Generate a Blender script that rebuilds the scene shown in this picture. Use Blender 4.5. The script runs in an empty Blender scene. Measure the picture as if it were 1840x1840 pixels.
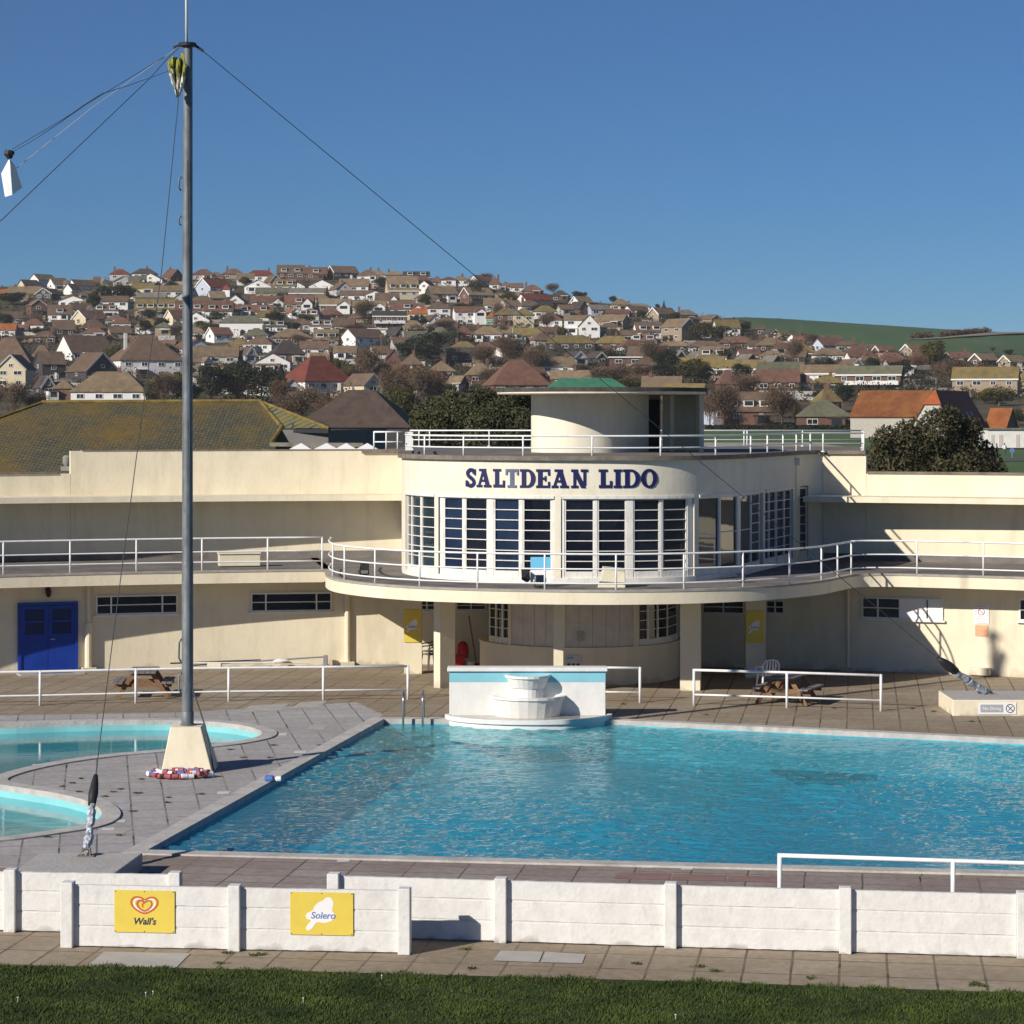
import bpy, bmesh, math, random
import numpy as np
from mathutils import Vector, Matrix
random.seed(7); RNG = np.random.default_rng(7)
S = bpy.context.scene; COL = S.collection
F, H, YH, CX = 4400.0, 7.7, 745.0, 920.0      # focal length in px of the 1840 px photo, eye height, horizon row
R = math.radians
def P(px, py, Y): return Vector(((px-CX)/F*Y, Y, H-(py-YH)/F*Y))
def G(px, py, z=0.0):
    Y = F*(H-z)/(py-YH); return Vector(((px-CX)/F*Y, Y, z))
V = Vector
# ------------------------------------------------------------------ materials
MAT = {}
def mat(name, col, rough=0.8, var=0.0, scale=3.0, var2=None, bump=0.0, bscale=40.0, metal=0.0, spec=0.3,
        stains=None, stains2=None, foot=None, obvar=0.0, stretch=(1, 1, 1)):
    if name in MAT: return MAT[name]
    m = bpy.data.materials.new(name); m.use_nodes = True
    nt = m.node_tree; N = nt.nodes; L = nt.links
    b = N['Principled BSDF']; b.inputs['Roughness'].default_value = rough
    b.inputs['Metallic'].default_value = metal; b.inputs['Specular IOR Level'].default_value = spec
    c = (*col, 1)
    tc = N.new('ShaderNodeTexCoord'); mp = N.new('ShaderNodeMapping'); mp.inputs['Scale'].default_value = stretch
    L.new(tc.outputs['Object'], mp.inputs['Vector']); vec = mp.outputs['Vector']
    if obvar:
        oi = N.new('ShaderNodeObjectInfo'); ad = N.new('ShaderNodeVectorMath'); ad.operation = 'SCALE'
        cm = N.new('ShaderNodeCombineXYZ'); L.new(oi.outputs['Random'], cm.inputs[0]); L.new(oi.outputs['Random'], cm.inputs[1])
        ad.inputs['Scale'].default_value = 60; L.new(cm.outputs[0], ad.inputs[0])
        a2 = N.new('ShaderNodeVectorMath'); L.new(vec, a2.inputs[0]); L.new(ad.outputs[0], a2.inputs[1]); vec = a2.outputs[0]
    cur = None
    if var or var2:
        nz = N.new('ShaderNodeTexNoise'); nz.inputs['Scale'].default_value = scale; nz.inputs['Detail'].default_value = 6
        nz.inputs['Roughness'].default_value = 0.65; L.new(vec, nz.inputs['Vector'])
        cr = N.new('ShaderNodeValToRGB'); cr.color_ramp.elements[0].position = 0.32; cr.color_ramp.elements[1].position = 0.68
        lo = tuple(x*(1-var) for x in col); hi = tuple(min(1, x*(1+var)) for x in col) if var2 is None else var2
        cr.color_ramp.elements[0].color = (*lo, 1); cr.color_ramp.elements[1].color = (*hi, 1)
        L.new(nz.outputs['Fac'], cr.inputs[0]); cur = cr.outputs[0]
    for sx_ in [q for q in (stains, stains2) if q]:
        sc, amount, scol, st = sx_
        mp2 = N.new('ShaderNodeMapping'); mp2.inputs['Scale'].default_value = st; L.new(tc.outputs['Object'], mp2.inputs[0])
        n2 = N.new('ShaderNodeTexNoise'); n2.inputs['Scale'].default_value = sc; n2.inputs['Detail'].default_value = 8; n2.inputs['Roughness'].default_value = 0.7
        L.new(mp2.outputs[0], n2.inputs['Vector'])
        r2 = N.new('ShaderNodeValToRGB'); r2.color_ramp.elements[0].position = 0.5; r2.color_ramp.elements[1].position = 0.78
        r2.color_ramp.elements[0].color = (0, 0, 0, 1); r2.color_ramp.elements[1].color = (amount, amount, amount, 1)
        L.new(n2.outputs['Fac'], r2.inputs[0])
        mx = N.new('ShaderNodeMix'); mx.data_type = 'RGBA'; L.new(r2.outputs[0], mx.inputs['Factor'])
        if cur: L.new(cur, mx.inputs['A'])
        else: mx.inputs['A'].default_value = c
        mx.inputs['B'].default_value = (*scol, 1); cur = mx.outputs['Result']
    if foot:                                    # splashed dirt near the ground, ragged along its top
        fh, fcol, fam = foot; sx = N.new('ShaderNodeSeparateXYZ'); L.new(tc.outputs['Object'], sx.inputs[0])
        n5 = N.new('ShaderNodeTexNoise'); n5.inputs['Scale'].default_value = 2.6; n5.inputs['Detail'].default_value = 8; L.new(tc.outputs['Object'], n5.inputs['Vector'])
        m5 = N.new('ShaderNodeMath'); m5.operation = 'MULTIPLY_ADD'; m5.inputs[1].default_value = -fh*3.2; m5.inputs[2].default_value = fh*1.9; L.new(n5.outputs['Fac'], m5.inputs[0])
        m6 = N.new('ShaderNodeMapRange'); m6.inputs['To Min'].default_value = fam; m6.inputs['To Max'].default_value = 0; m6.inputs['From Min'].default_value = 0.0; L.new(sx.outputs[2], m6.inputs[0]); m7 = N.new('ShaderNodeMath'); m7.operation = 'MAXIMUM'; m7.inputs[1].default_value = 0.01; L.new(m5.outputs[0], m7.inputs[0]); L.new(m7.outputs[0], m6.inputs['From Max'])
        mx = N.new('ShaderNodeMix'); mx.data_type = 'RGBA'; L.new(m6.outputs[0], mx.inputs['Factor'])
        if cur: L.new(cur, mx.inputs['A'])
        else: mx.inputs['A'].default_value = c
        mx.inputs['B'].default_value = (*fcol, 1); cur = mx.outputs['Result']
    if obvar:
        hs = N.new('ShaderNodeHueSaturation'); mr = N.new('ShaderNodeMapRange')
        mr.inputs['To Min'].default_value = 1-obvar; mr.inputs['To Max'].default_value = 1+obvar
        L.new(oi.outputs['Random'], mr.inputs['Value']); L.new(mr.outputs[0], hs.inputs['Value'])
        if cur: L.new(cur, hs.inputs['Color'])
        else: hs.inputs['Color'].default_value = c
        cur = hs.outputs[0]
    if cur: L.new(cur, b.inputs['Base Color'])
    else: b.inputs['Base Color'].default_value = c
    if bump:
        n3 = N.new('ShaderNodeTexNoise'); n3.inputs['Scale'].default_value = bscale; n3.inputs['Detail'].default_value = 5
        L.new(vec, n3.inputs['Vector'])
        bp = N.new('ShaderNodeBump'); bp.inputs['Strength'].default_value = bump; bp.inputs['Distance'].default_value = 0.05
        L.new(n3.outputs['Fac'], bp.inputs['Height']); L.new(bp.outputs[0], b.inputs['Normal'])
    MAT[name] = m; return m
def brickmat(name, c1, c2, mortar, bw, bh, ms, rot=0.0, offset=0.0, rough=0.85, patch=None, pscale=0.15, weeds=None, bump=0.3, vertical=False, fine=0.25):
    """flat slabs or roof tiles; object coordinates, turned about z by rot"""
    m = bpy.data.materials.new(name); m.use_nodes = True; nt = m.node_tree; N = nt.nodes; L = nt.links
    b = N['Principled BSDF']; b.inputs['Roughness'].default_value = rough; b.inputs['Specular IOR Level'].default_value = 0.25
    tc = N.new('ShaderNodeTexCoord'); mp = N.new('ShaderNodeMapping'); mp.inputs['Rotation'].default_value = (0, 0, rot)
    L.new(tc.outputs['UV' if vertical else 'Object'], mp.inputs[0])
    # joints wander a little
    wn = N.new('ShaderNodeTexNoise'); wn.inputs['Scale'].default_value = 1.7; L.new(mp.outputs[0], wn.inputs['Vector'])
    wv = N.new('ShaderNodeVectorMath'); wv.operation = 'SCALE'; wv.inputs['Scale'].default_value = 0.03*bw
    L.new(wn.outputs['Color'], wv.inputs[0]); wa = N.new('ShaderNodeVectorMath'); L.new(mp.outputs[0], wa.inputs[0]); L.new(wv.outputs[0], wa.inputs[1])
    br = N.new('ShaderNodeTexBrick'); br.offset = offset; br.squash = 1.0
    br.inputs['Scale'].default_value = 1.0; br.inputs['Brick Width'].default_value = bw; br.inputs['Row Height'].default_value = bh
    br.inputs['Mortar Size'].default_value = ms; br.inputs['Mortar Smooth'].default_value = 0.1; br.inputs['Bias'].default_value = 0.0
    br.inputs['Color1'].default_value = (*c1, 1); br.inputs['Color2'].default_value = (*c2, 1); br.inputs['Mortar'].default_value = (*mortar, 1)
    L.new(wa.outputs[0], br.inputs['Vector']); cur = br.outputs['Color']
    def over(cur, fac, col, blend='MIX'):
        mx = N.new('ShaderNodeMix'); mx.data_type = 'RGBA'; mx.blend_type = blend; L.new(fac, mx.inputs['Factor']); L.new(cur, mx.inputs['A'])
        mx.inputs['B'].default_value = (*col, 1); return mx.outputs['Result']
    def ramp(src, p0, p1, v1):
        r = N.new('ShaderNodeValToRGB'); r.color_ramp.elements[0].position = p0; r.color_ramp.elements[1].position = p1
        r.color_ramp.elements[0].color = (0, 0, 0, 1); r.color_ramp.elements[1].color = (v1, v1, v1, 1); L.new(src, r.inputs[0]); return r.outputs[0]
    n1 = N.new('ShaderNodeTexNoise'); n1.inputs['Scale'].default_value = pscale; n1.inputs['Detail'].default_value = 7; n1.inputs['Roughness'].default_value = 0.7; L.new(mp.outputs[0], n1.inputs['Vector'])
    if patch: cur = over(cur, ramp(n1.outputs['Fac'], 0.42, 0.62, 0.85), patch)
    n2 = N.new('ShaderNodeTexNoise'); n2.inputs['Scale'].default_value = 6.0; n2.inputs['Detail'].default_value = 8; n2.inputs['Roughness'].default_value = 0.75; L.new(mp.outputs[0], n2.inputs['Vector'])
    hs = N.new('ShaderNodeHueSaturation'); mr = N.new('ShaderNodeMapRange'); mr.inputs['From Min'].default_value = 0.3; mr.inputs['From Max'].default_value = 0.7
    mr.inputs['To Min'].default_value = 1-fine; mr.inputs['To Max'].default_value = 1+fine
    L.new(n2.outputs['Fac'], mr.inputs[0]); L.new(mr.outputs[0], hs.inputs['Value']); L.new(cur, hs.inputs['Color']); cur = hs.outputs[0]
    if weeds:
        n4 = N.new('ShaderNodeTexNoise'); n4.inputs['Scale'].default_value = 1.1; n4.inputs['Detail'].default_value = 6; L.new(mp.outputs[0], n4.inputs['Vector'])
        mm = N.new('ShaderNodeMath'); mm.operation = 'MULTIPLY'; L.new(ramp(n4.outputs['Fac'], 0.58, 0.66, 1.0), mm.inputs[0]); L.new(br.outputs['Fac'], mm.inputs[1])
        cur = over(cur, mm.outputs[0], weeds)
    L.new(cur, b.inputs['Base Color'])
    if bump:
        bp = N.new('ShaderNodeBump'); bp.inputs['Strength'].default_value = bump; bp.inputs['Distance'].default_value = 0.03; bp.invert = True
        ma = N.new('ShaderNodeMath'); ma.operation = 'SUBTRACT'; L.new(br.outputs['Fac'], ma.inputs[0]); 
        m3 = N.new('ShaderNodeMath'); m3.operation = 'MULTIPLY'; m3.inputs[1].default_value = 0.5; L.new(n2.outputs['Fac'], m3.inputs[0]); L.new(m3.outputs[0], ma.inputs[1])
        L.new(ma.outputs[0], bp.inputs['Height']); L.new(bp.outputs[0], b.inputs['Normal'])
    MAT[name] = m; return m
# ------------------------------------------------------------------ object helpers
ORG = {}
def tag(o, label=None, cat=None, group=None, kind=None):
    if label: o['label'] = label
    if cat: o['category'] = cat
    if group: o['group'] = group
    if kind: o['kind'] = kind
    return o
def thing(name, label, cat, loc=(0, 0, 0), rz=0.0, group=None, local=False):
    o = bpy.data.objects.new(name, None); COL.objects.link(o); o.location = loc; o.rotation_euler = (0, 0, rz)
    o.empty_display_size = 0.3
    ORG[o] = V((0, 0, 0)) if local else V(loc)
    return tag(o, label, cat, group)
class MB:
    def __init__(s): s.v = []; s.f = []; s.mi = []; s.m = 0
    def add(s, vs, fs):
        n = len(s.v); s.v += [tuple(p) for p in vs]; s.f += [tuple(i+n for i in f) for f in fs]; s.mi += [s.m]*len(fs); return s
    def obox(s, c, ux, uy, uz, sx, sy, sz):
        c = V(c); ux, uy, uz = V(ux)*sx/2, V(uy)*sy/2, V(uz)*sz/2
        vs = [c+a*ux+b*uy+d*uz for d in (-1, 1) for b in (-1, 1) for a in (-1, 1)]
        return s.add(vs, [(0, 2, 3, 1), (4, 5, 7, 6), (0, 1, 5, 4), (2, 6, 7, 3), (0, 4, 6, 2), (1, 3, 7, 5)])
    def box(s, x0, x1, y0, y1, z0, z1):
        return s.obox(((x0+x1)/2, (y0+y1)/2, (z0+z1)/2), (1, 0, 0), (0, 1, 0), (0, 0, 1), x1-x0, y1-y0, z1-z0)
    def bar(s, a, b, w, h=None):                 # rectangular bar between two points
        a, b = V(a), V(b); d = b-a; l = d.length; d.normalize()
        up = V((0, 0, 1)) if abs(d.z) < 0.95 else V((0, 1, 0)); x = d.cross(up).normalized(); z = x.cross(d)
        return s.obox((a+b)/2, x, d, z, w, l, h or w)
    def tube(s, pts, r, n=8, cap=True):
        pts = [V(p) for p in pts]; rs = r if isinstance(r, (list, tuple)) else [r]*len(pts); rings = []; prev = None
        for i, p in enumerate(pts):
            d = (pts[min(i+1, len(pts)-1)]-pts[max(i-1, 0)])
            if d.length < 1e-9: d = V((0, 0, 1))
            d.normalize()
            if prev is None:
                up = V((0, 0, 1)) if abs(d.z) < 0.9 else V((0, 1, 0)); x = d.cross(up).normalized()
            else: x = (prev-d*prev.dot(d)).normalized()
            prev = x; y = d.cross(x)
            rings.append([p+(x*math.cos(2*math.pi*k/n)+y*math.sin(2*math.pi*k/n))*rs[i] for k in range(n)])
        vs = [q for rg in rings for q in rg]; fs = []
        for i in range(len(pts)-1):
            for k in range(n): fs.append((i*n+k, i*n+(k+1) % n, (i+1)*n+(k+1) % n, (i+1)*n+k))
        if cap: fs += [tuple(range(n-1, -1, -1)), tuple((len(pts)-1)*n+k for k in range(n))]
        return s.add(vs, fs)
    def lathe(s, c, prof, n=16, a0=0, a1=2*math.pi):
        full = abs(a1-a0-2*math.pi) < 1e-6; m = n if full else n+1; vs = []; fs = []
        for (r, z) in prof:
            for k in range(m):
                a = a0+(a1-a0)*k/n; vs.append((c[0]+r*math.sin(a), c[1]+r*math.cos(a), c[2]+z))
        for i in range(len(prof)-1):
            for k in range(n): fs.append((i*m+k, (i+1)*m+k, (i+1)*m+(k+1) % m, i*m+(k+1) % m))
        return s.add(vs, fs)
    def prism(s, poly, z0, z1, top=True, bot=True):         # poly: xy list counter-clockwise
        n = len(poly); vs = [(p[0], p[1], z0) for p in poly]+[(p[0], p[1], z1) for p in poly]
        fs = [(i, (i+1) % n, n+(i+1) % n, n+i) for i in range(n)]
        if top: fs.append(tuple(range(n, 2*n)))
        if bot: fs.append(tuple(range(n-1, -1, -1)))
        return s.add(vs, fs)
    def strip(s, a, b):
        n = len(a); return s.add(list(a)+list(b), [(i, i+1, n+i+1, n+i) for i in range(n-1)])
    def band(s, pts, z0, z1, th=0.0, nrm=None):               # vertical sheet (or a wall of thickness th) over an xy polyline
        if not th: return s.strip([(p[0], p[1], z0) for p in pts], [(p[0], p[1], z1) for p in pts])
        inn = offset(pts, th); n = len(pts)
        q = [(pts, z0), (pts, z1), (inn, z1), (inn, z0)]
        vs = [(p[0], p[1], z) for (l, z) in q for p in l]; fs = []
        for k in range(4):
            k2 = (k+1) % 4
            fs += [(k*n+i, k*n+i+1, k2*n+i+1, k2*n+i) for i in range(n-1)]
        fs += [(0, n, 2*n, 3*n), (4*n-1, 3*n-1, 2*n-1, n-1)]
        return s.add(vs, fs)
    def flat(s, o, ux, uy, poly, d0, d1):                     # polygon in the plane (o,ux,uy) pushed along the normal ux x uy
        o, ux, uy = V(o), V(ux), V(uy); nn = ux.cross(uy); n = len(poly)
        vs = [o+ux*p[0]+uy*p[1]+nn*d0 for p in poly]+[o+ux*p[0]+uy*p[1]+nn*d1 for p in poly]
        return s.add(vs, [(i, (i+1) % n, n+(i+1) % n, n+i) for i in range(n)]+[tuple(range(n, 2*n)), tuple(range(n-1, -1, -1))])
    def build(s, name, m, parent=None, smooth=False, base=None, bevel=0.0):
        me = bpy.data.meshes.new(name)
        if parent is not None: org = ORG.get(parent, V((0, 0, 0)))
        elif base is not None: org = V(base)
        else:
            a = np.array(s.v); org = V(((a[:, 0].min()+a[:, 0].max())/2, (a[:, 1].min()+a[:, 1].max())/2, a[:, 2].min()))
        me.from_pydata([(p[0]-org.x, p[1]-org.y, p[2]-org.z) for p in s.v], [], s.f)
        ms = m if isinstance(m, (list, tuple)) else [m]
        for q in ms: me.materials.append(q)
        if len(ms) > 1: me.polygons.foreach_set('material_index', s.mi)
        if smooth: me.polygons.foreach_set('use_smooth', [True]*len(me.polygons))
        me.update()
        o = bpy.data.objects.new(name, me); COL.objects.link(o)
        if parent is not None: o.parent = parent
        else: o.location = org
        ORG[o] = org
        if smooth == 'auto':
            try: me.set_sharp_from_angle(angle=R(35))
            except Exception: pass
        if bevel:
            md = o.modifiers.new('edge', 'BEVEL'); md.width = bevel; md.segments = 2; md.limit_method = 'ANGLE'
        return o
def offset(pts, d):
    """offset an xy polyline; d>0 to the left of travel"""
    out = []
    for i, p in enumerate(pts):
        a = pts[max(i-1, 0)]; b = pts[min(i+1, len(pts)-1)]
        tx, ty = b[0]-a[0], b[1]-a[1]; l = math.hypot(tx, ty) or 1
        out.append((p[0]-ty/l*d, p[1]+tx/l*d))
    return out
def crom(pts, k=8):
    out = []; n = len(pts)
    for i in range(n-1):
        p0 = pts[max(i-1, 0)]; p1 = pts[i]; p2 = pts[i+1]; p3 = pts[min(i+2, n-1)]
        for j in range(k):
            t = j/k
            out.append(tuple(0.5*((2*b)+(-a+c)*t+(2*a-5*b+4*c-d)*t*t+(-a+3*b-3*c+d)*t**3) for a, b, c, d in zip(p0, p1, p2, p3)))
    out.append(tuple(pts[-1])); return out
def hit(line, px):
    """first (nearest) point where the sight line of column px crosses an xy polyline, with its tangent"""
    u = (px-CX)/F; best = None
    for a, b in zip(line, line[1:]):
        fa = a[0]-u*a[1]; fb = b[0]-u*b[1]
        if fa*fb <= 0 and fa != fb:
            t = fa/(fa-fb); q = (a[0]+(b[0]-a[0])*t, a[1]+(b[1]-a[1])*t)
            if best is None or q[1] < best[0][1]:
                l = math.hypot(b[0]-a[0], b[1]-a[1]); best = (q, ((b[0]-a[0])/l, (b[1]-a[1])/l))
    if best is None:                              # just off an end of the line
        i = min(range(len(line)), key=lambda k: abs(line[k][0]-u*line[k][1])); i = min(max(i, 0), len(line)-2); a, b = line[i], line[i+1]
        l = math.hypot(b[0]-a[0], b[1]-a[1]); best = (line[i], ((b[0]-a[0])/l, (b[1]-a[1])/l))
    return best
def between(line, p0, p1, n=6):
    """points of the polyline seen between two columns"""
    return [hit(line, p0+(p1-p0)*i/n)[0] for i in range(n+1)]
def text_poly(txt, size, extrude=0.006, shear=0.0, off=0.0, align='CENTER'):
    cu = bpy.data.curves.new('t', 'FONT'); cu.body = txt; cu.size = size; cu.extrude = extrude; cu.shear = shear; cu.offset = off
    cu.align_x = align; cu.align_y = 'CENTER'
    ob = bpy.data.objects.new('t', cu); COL.objects.link(ob)
    dg = bpy.context.evaluated_depsgraph_get(); me = bpy.data.meshes.new_from_object(ob.evaluated_get(dg))
    vs = [tuple(v.co) for v in me.vertices]; fs = [tuple(p.vertices) for p in me.polygons]
    bpy.data.objects.remove(ob); bpy.data.curves.remove(cu); bpy.data.meshes.remove(me)
    return vs, fs
def put_text(mb, txt, o, ux, uy, size, d, **k):
    vs, fs = text_poly(txt, size, **k); o, ux, uy = V(o), V(ux), V(uy); nn = ux.cross(uy)
    mb.add([o+ux*v[0]+uy*v[1]+nn*(d+v[2]) for v in vs], fs)
# ------------------------------------------------------------------ colours
M_cream = mat('cream_render', (0.79, 0.71, 0.54), 0.85, 0.05, 1.2, bump=0.12, bscale=9, stains=(1.6, 0.42, (0.44, 0.37, 0.25), (1, 1, 0.16)), stains2=(0.5, 0.4, (0.62, 0.53, 0.37), (1, 1, 0.7)), foot=(0.35, (0.36, 0.30, 0.21), 0.55))
M_pale = mat('pale_render', (0.77, 0.715, 0.585), 0.85, 0.05, 1.5, bump=0.1, bscale=9, stains=(1.5, 0.5, (0.5, 0.45, 0.34), (1, 1, 0.16)), stains2=(0.6, 0.35, (0.64, 0.57, 0.43), (1, 1, 0.6)))
M_white = mat('white_paint', (0.78, 0.77, 0.74), 0.6, 0.05, 3, bump=0.12, bscale=12, stains=(2.5, 0.4, (0.55, 0.52, 0.46), (1, 1, 0.3)))
M_oldwhite = mat('flaking_white_paint', (0.76, 0.74, 0.69), 0.7, 0.05, 5, stains=(7, 0.75, (0.38, 0.34, 0.29), (1, 1, 0.35)), bump=0.1)
M_rail = mat('white_rail_paint', (0.82, 0.82, 0.82), 0.45, 0.03, 4, stains=(5, 0.4, (0.45, 0.38, 0.3), (1, 1, 0.6)))
M_boards = mat('white_concrete_boards', (0.72, 0.705, 0.68), 0.85, 0.06, 4, bump=0.15, bscale=14, stains=(2.2, 0.3, (0.5, 0.47, 0.42), (1, 1, 0.5)), stains2=(9, 0.35, (0.36, 0.33, 0.29), (1, 1, 0.5)), foot=(0.16, (0.27, 0.24, 0.19), 0.75))
M_felt = mat('roofing_felt', (0.17, 0.155, 0.145), 0.9, 0.3, 1.1, bump=0.3, bscale=12, stains=(0.7, 0.7, (0.28, 0.25, 0.22), (1, 1, 1)))
M_coping = mat('weathered_coping', (0.20, 0.17, 0.135), 0.9, 0.3, 2.5, bump=0.3, stains=(1.1, 0.8, (0.075, 0.065, 0.055), (1, 1, 0.5)))
M_glass = mat('dark_window_glass', (0.006, 0.008, 0.018), 0.04, 0.5, 0.8, spec=0.45)
M_glassw = mat('dark_low_window_glass', (0.014, 0.013, 0.013), 0.12, 0.6, 1.2, spec=0.35)
M_glassb = mat('blue_window_glass', (0.012, 0.024, 0.06), 0.04, 0.4, 0.7, spec=0.45)
M_glasst = mat('teal_window_glass', (0.022, 0.038, 0.048), 0.05, 0.5, 0.9, spec=0.6)
M_glassr = mat('reflective_window_glass', (0.045, 0.052, 0.06), 0.03, 0.4, 0.7, spec=0.9)
M_fglass = mat('house_window_glass', (0.02, 0.024, 0.03), 0.12, spec=0.5, obvar=0.6)
M_navy = mat('navy_letter_paint', (0.012, 0.014, 0.085), 0.5, 0.1, 4)
M_dkcope = mat('blackened_coping', (0.07, 0.063, 0.055), 0.9, 0.4, 3, bump=0.3)
M_faded = mat('faded_letter_paint', (0.11, 0.13, 0.21), 0.6, 0.25, 5)
M_blue = mat('blue_door_paint', (0.012, 0.05, 0.32), 0.45, 0.15, 2, stains=(4, 0.6, (0.02, 0.04, 0.17), (1, 1, 0.4)))
M_steel = mat('galvanised_steel', (0.17, 0.185, 0.20), 0.55, 0.4, 5.0, metal=0.25, stains=(4, 0.8, (0.07, 0.08, 0.09), (1, 1, 0.12)), stretch=(1, 1, .3))
M_dark = mat('dark_fittings', (0.025, 0.026, 0.03), 0.6)
M_wire = mat('wire_rope', (0.06, 0.065, 0.07), 0.6)
M_chrome = mat('polished_steel', (0.45, 0.46, 0.48), 0.25, metal=0.9)
M_wrap = mat('silver_wrapping', (0.42, 0.45, 0.50), 0.45, 0.5, 14, metal=0.3, bump=0.8, bscale=18)
M_conc = mat('pale_concrete', (0.44, 0.42, 0.40), 0.9, 0.12, 2.5, bump=0.25, bscale=14, stains=(1.2, 0.5, (0.28, 0.26, 0.24), (1, 1, 1)))
M_cope = mat('pool_edge_concrete', (0.50, 0.475, 0.445), 0.9, 0.16, 3, bump=0.25, bscale=14, stains=(0.8, 0.6, (0.24, 0.22, 0.2), (1, 1, 1)))
M_yellow = mat('yellow_sign_face', (0.74, 0.57, 0.09), 0.55, 0.05, 3)
M_orange = mat('orange_heart', (0.55, 0.13, 0.035), 0.55)
M_signwhite = mat('sign_white', (0.83, 0.82, 0.83), 0.55)
M_signgrey = mat('sign_grey', (0.36, 0.38, 0.41), 0.6)
M_signblue = mat('sign_blue', (0.16, 0.22, 0.48), 0.6)
M_ink = mat('sign_ink', (0.045, 0.05, 0.075), 0.6)
M_peach = mat('peach_notice', (0.72, 0.40, 0.24), 0.7, 0.1, 9)
M_stripe = mat('turquoise_stripe_paint', (0.25, 0.56, 0.66), 0.6, 0.06, 2)
M_wood = mat('weathered_timber', (0.22, 0.125, 0.065), 0.75, 0.3, 6, stretch=(1, 1, 6), bump=0.2)
M_greywood = mat('grey_timber', (0.20, 0.18, 0.18), 0.8, 0.3, 7, bump=0.2)
M_plastic = mat('white_plastic', (0.78, 0.78, 0.79), 0.35)
M_dkplastic = mat('dark_plastic', (0.05, 0.05, 0.06), 0.4)
M_red = mat('red_plastic', (0.42, 0.02, 0.02), 0.4)
M_bluefl = mat('blue_float', (0.08, 0.17, 0.44), 0.6, 0.3, 9); M_redfl = mat('red_float', (0.40, 0.10, 0.11), 0.6, 0.3, 9)
M_trunk = mat('bark', (0.12, 0.095, 0.07), 0.95, 0.3, 5, bump=0.4)
# ------------------------------------------------------------------ camera, sun, sky
cam = bpy.data.objects.new('camera', bpy.data.cameras.new('camera')); COL.objects.link(cam); S.camera = cam
cam.location = (0, 0, H); cam.rotation_euler = (R(90), 0, 0)
cam.data.sensor_width = 36; cam.data.lens = 36*F/1840; cam.data.shift_y = -(920-YH)/-1840*-1
cam.data.clip_start = 0.5; cam.data.clip_end = 8000
SUNAZ = R(48.1); SUNEL = R(27)     # direction the light travels, in plan
sun = bpy.data.objects.new('sun', bpy.data.lights.new('sun', 'SUN')); COL.objects.link(sun)
sun.data.energy = 5.0; sun.data.angle = R(0.5); sun.data.color = (1.0, 0.93, 0.82)
sd = V((math.sin(SUNAZ)*math.cos(SUNEL), math.cos(SUNAZ)*math.cos(SUNEL), -math.sin(SUNEL)))
sun.rotation_euler = sd.to_track_quat('-Z', 'Y').to_euler(); sun.location = (-60, -60, 60)
W = bpy.data.worlds.new('World'); S.world = W; W.use_nodes = True
bg = W.node_tree.nodes['Background']; sky = W.node_tree.nodes.new('ShaderNodeTexSky'); sky.sky_type = 'NISHITA'; sky.sun_disc = False
sky.sun_elevation = SUNEL; sky.sun_rotation = SUNAZ+math.pi; sky.altitude = 30; sky.air_density = 0.8; sky.dust_density = 0.0; sky.ozone_density = 10
hs_ = W.node_tree.nodes.new('ShaderNodeHueSaturation'); hs_.inputs['Saturation'].default_value = 1.08; hs_.inputs['Value'].default_value = 0.93
W.node_tree.links.new(sky.outputs[0], hs_.inputs['Color']); W.node_tree.links.new(hs_.outputs[0], bg.inputs[0]); bg.inputs[1].default_value = 0.066
S.view_settings.view_transform = 'Standard'; S.view_settings.look = 'None'; S.view_settings.exposure = 0.08; S.view_settings.gamma = 1
S.cycles.max_bounces = 8; S.cycles.diffuse_bounces = 3; S.cycles.glossy_bounces = 3; S.cycles.transparent_max_bounces = 16; S.cycles.caustics_reflective = False; S.cycles.caustics_refractive = False
# ------------------------------------------------------------------ the plan of the building
C0 = (-1.1, 39.8)                                   # centre of the crescent
def arc(r, t0, t1, n=40): return [(C0[0]+r*math.sin(R(t0+(t1-t0)*i/n)), C0[1]+r*math.cos(R(t0+(t1-t0)*i/n))) for i in range(n+1)]
def theta(p): return math.degrees(math.atan2(p[0]-C0[0], p[1]-C0[1]))
RD, RW, RU, RC = 34.45, 35.7, 41.0, 39.45            # deck edge, changing-room wall, upper wall, canopy edge
ZD, ZS, ZR = 3.0, 2.64, 6.5                        # deck, soffit, roof deck
balc = [(-5.55, 74.0), (-5.5, 72.2), (-5.22, 70.4), (-4.73, 69.1), (-3.79, 67.7), (-2.5, 66.5), (-0.93, 65.75), (0.89, 65.3), (2.76, 65.15), (4.59, 65.5), (6.25, 66.3), (7.66, 67.5), (8.71, 68.9), (9.4, 70.3), (10.15, 71.75), (11.2, 71.95)]
edge = arc(RD, -42, theta(balc[0])-0.3, 24)+crom(balc, 6)+arc(RD, theta(balc[-1])+0.6, 42, 24)
rot_pts = [(-3.57, 80.7), (-3.45, 77), (-3.33, 74), (-3.15, 72.2), (-2.5, 70.6), (-1.4, 69.4), (0.3, 68.5), (2.2, 68.25), (4.0, 68.5), (5.5, 69.5), (6.6, 71.3), (7.6, 74.0), (8.7, 77.0), (9.5, 79.0), (10.2, 79.3)]
ROT = crom(rot_pts, 8)
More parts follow.
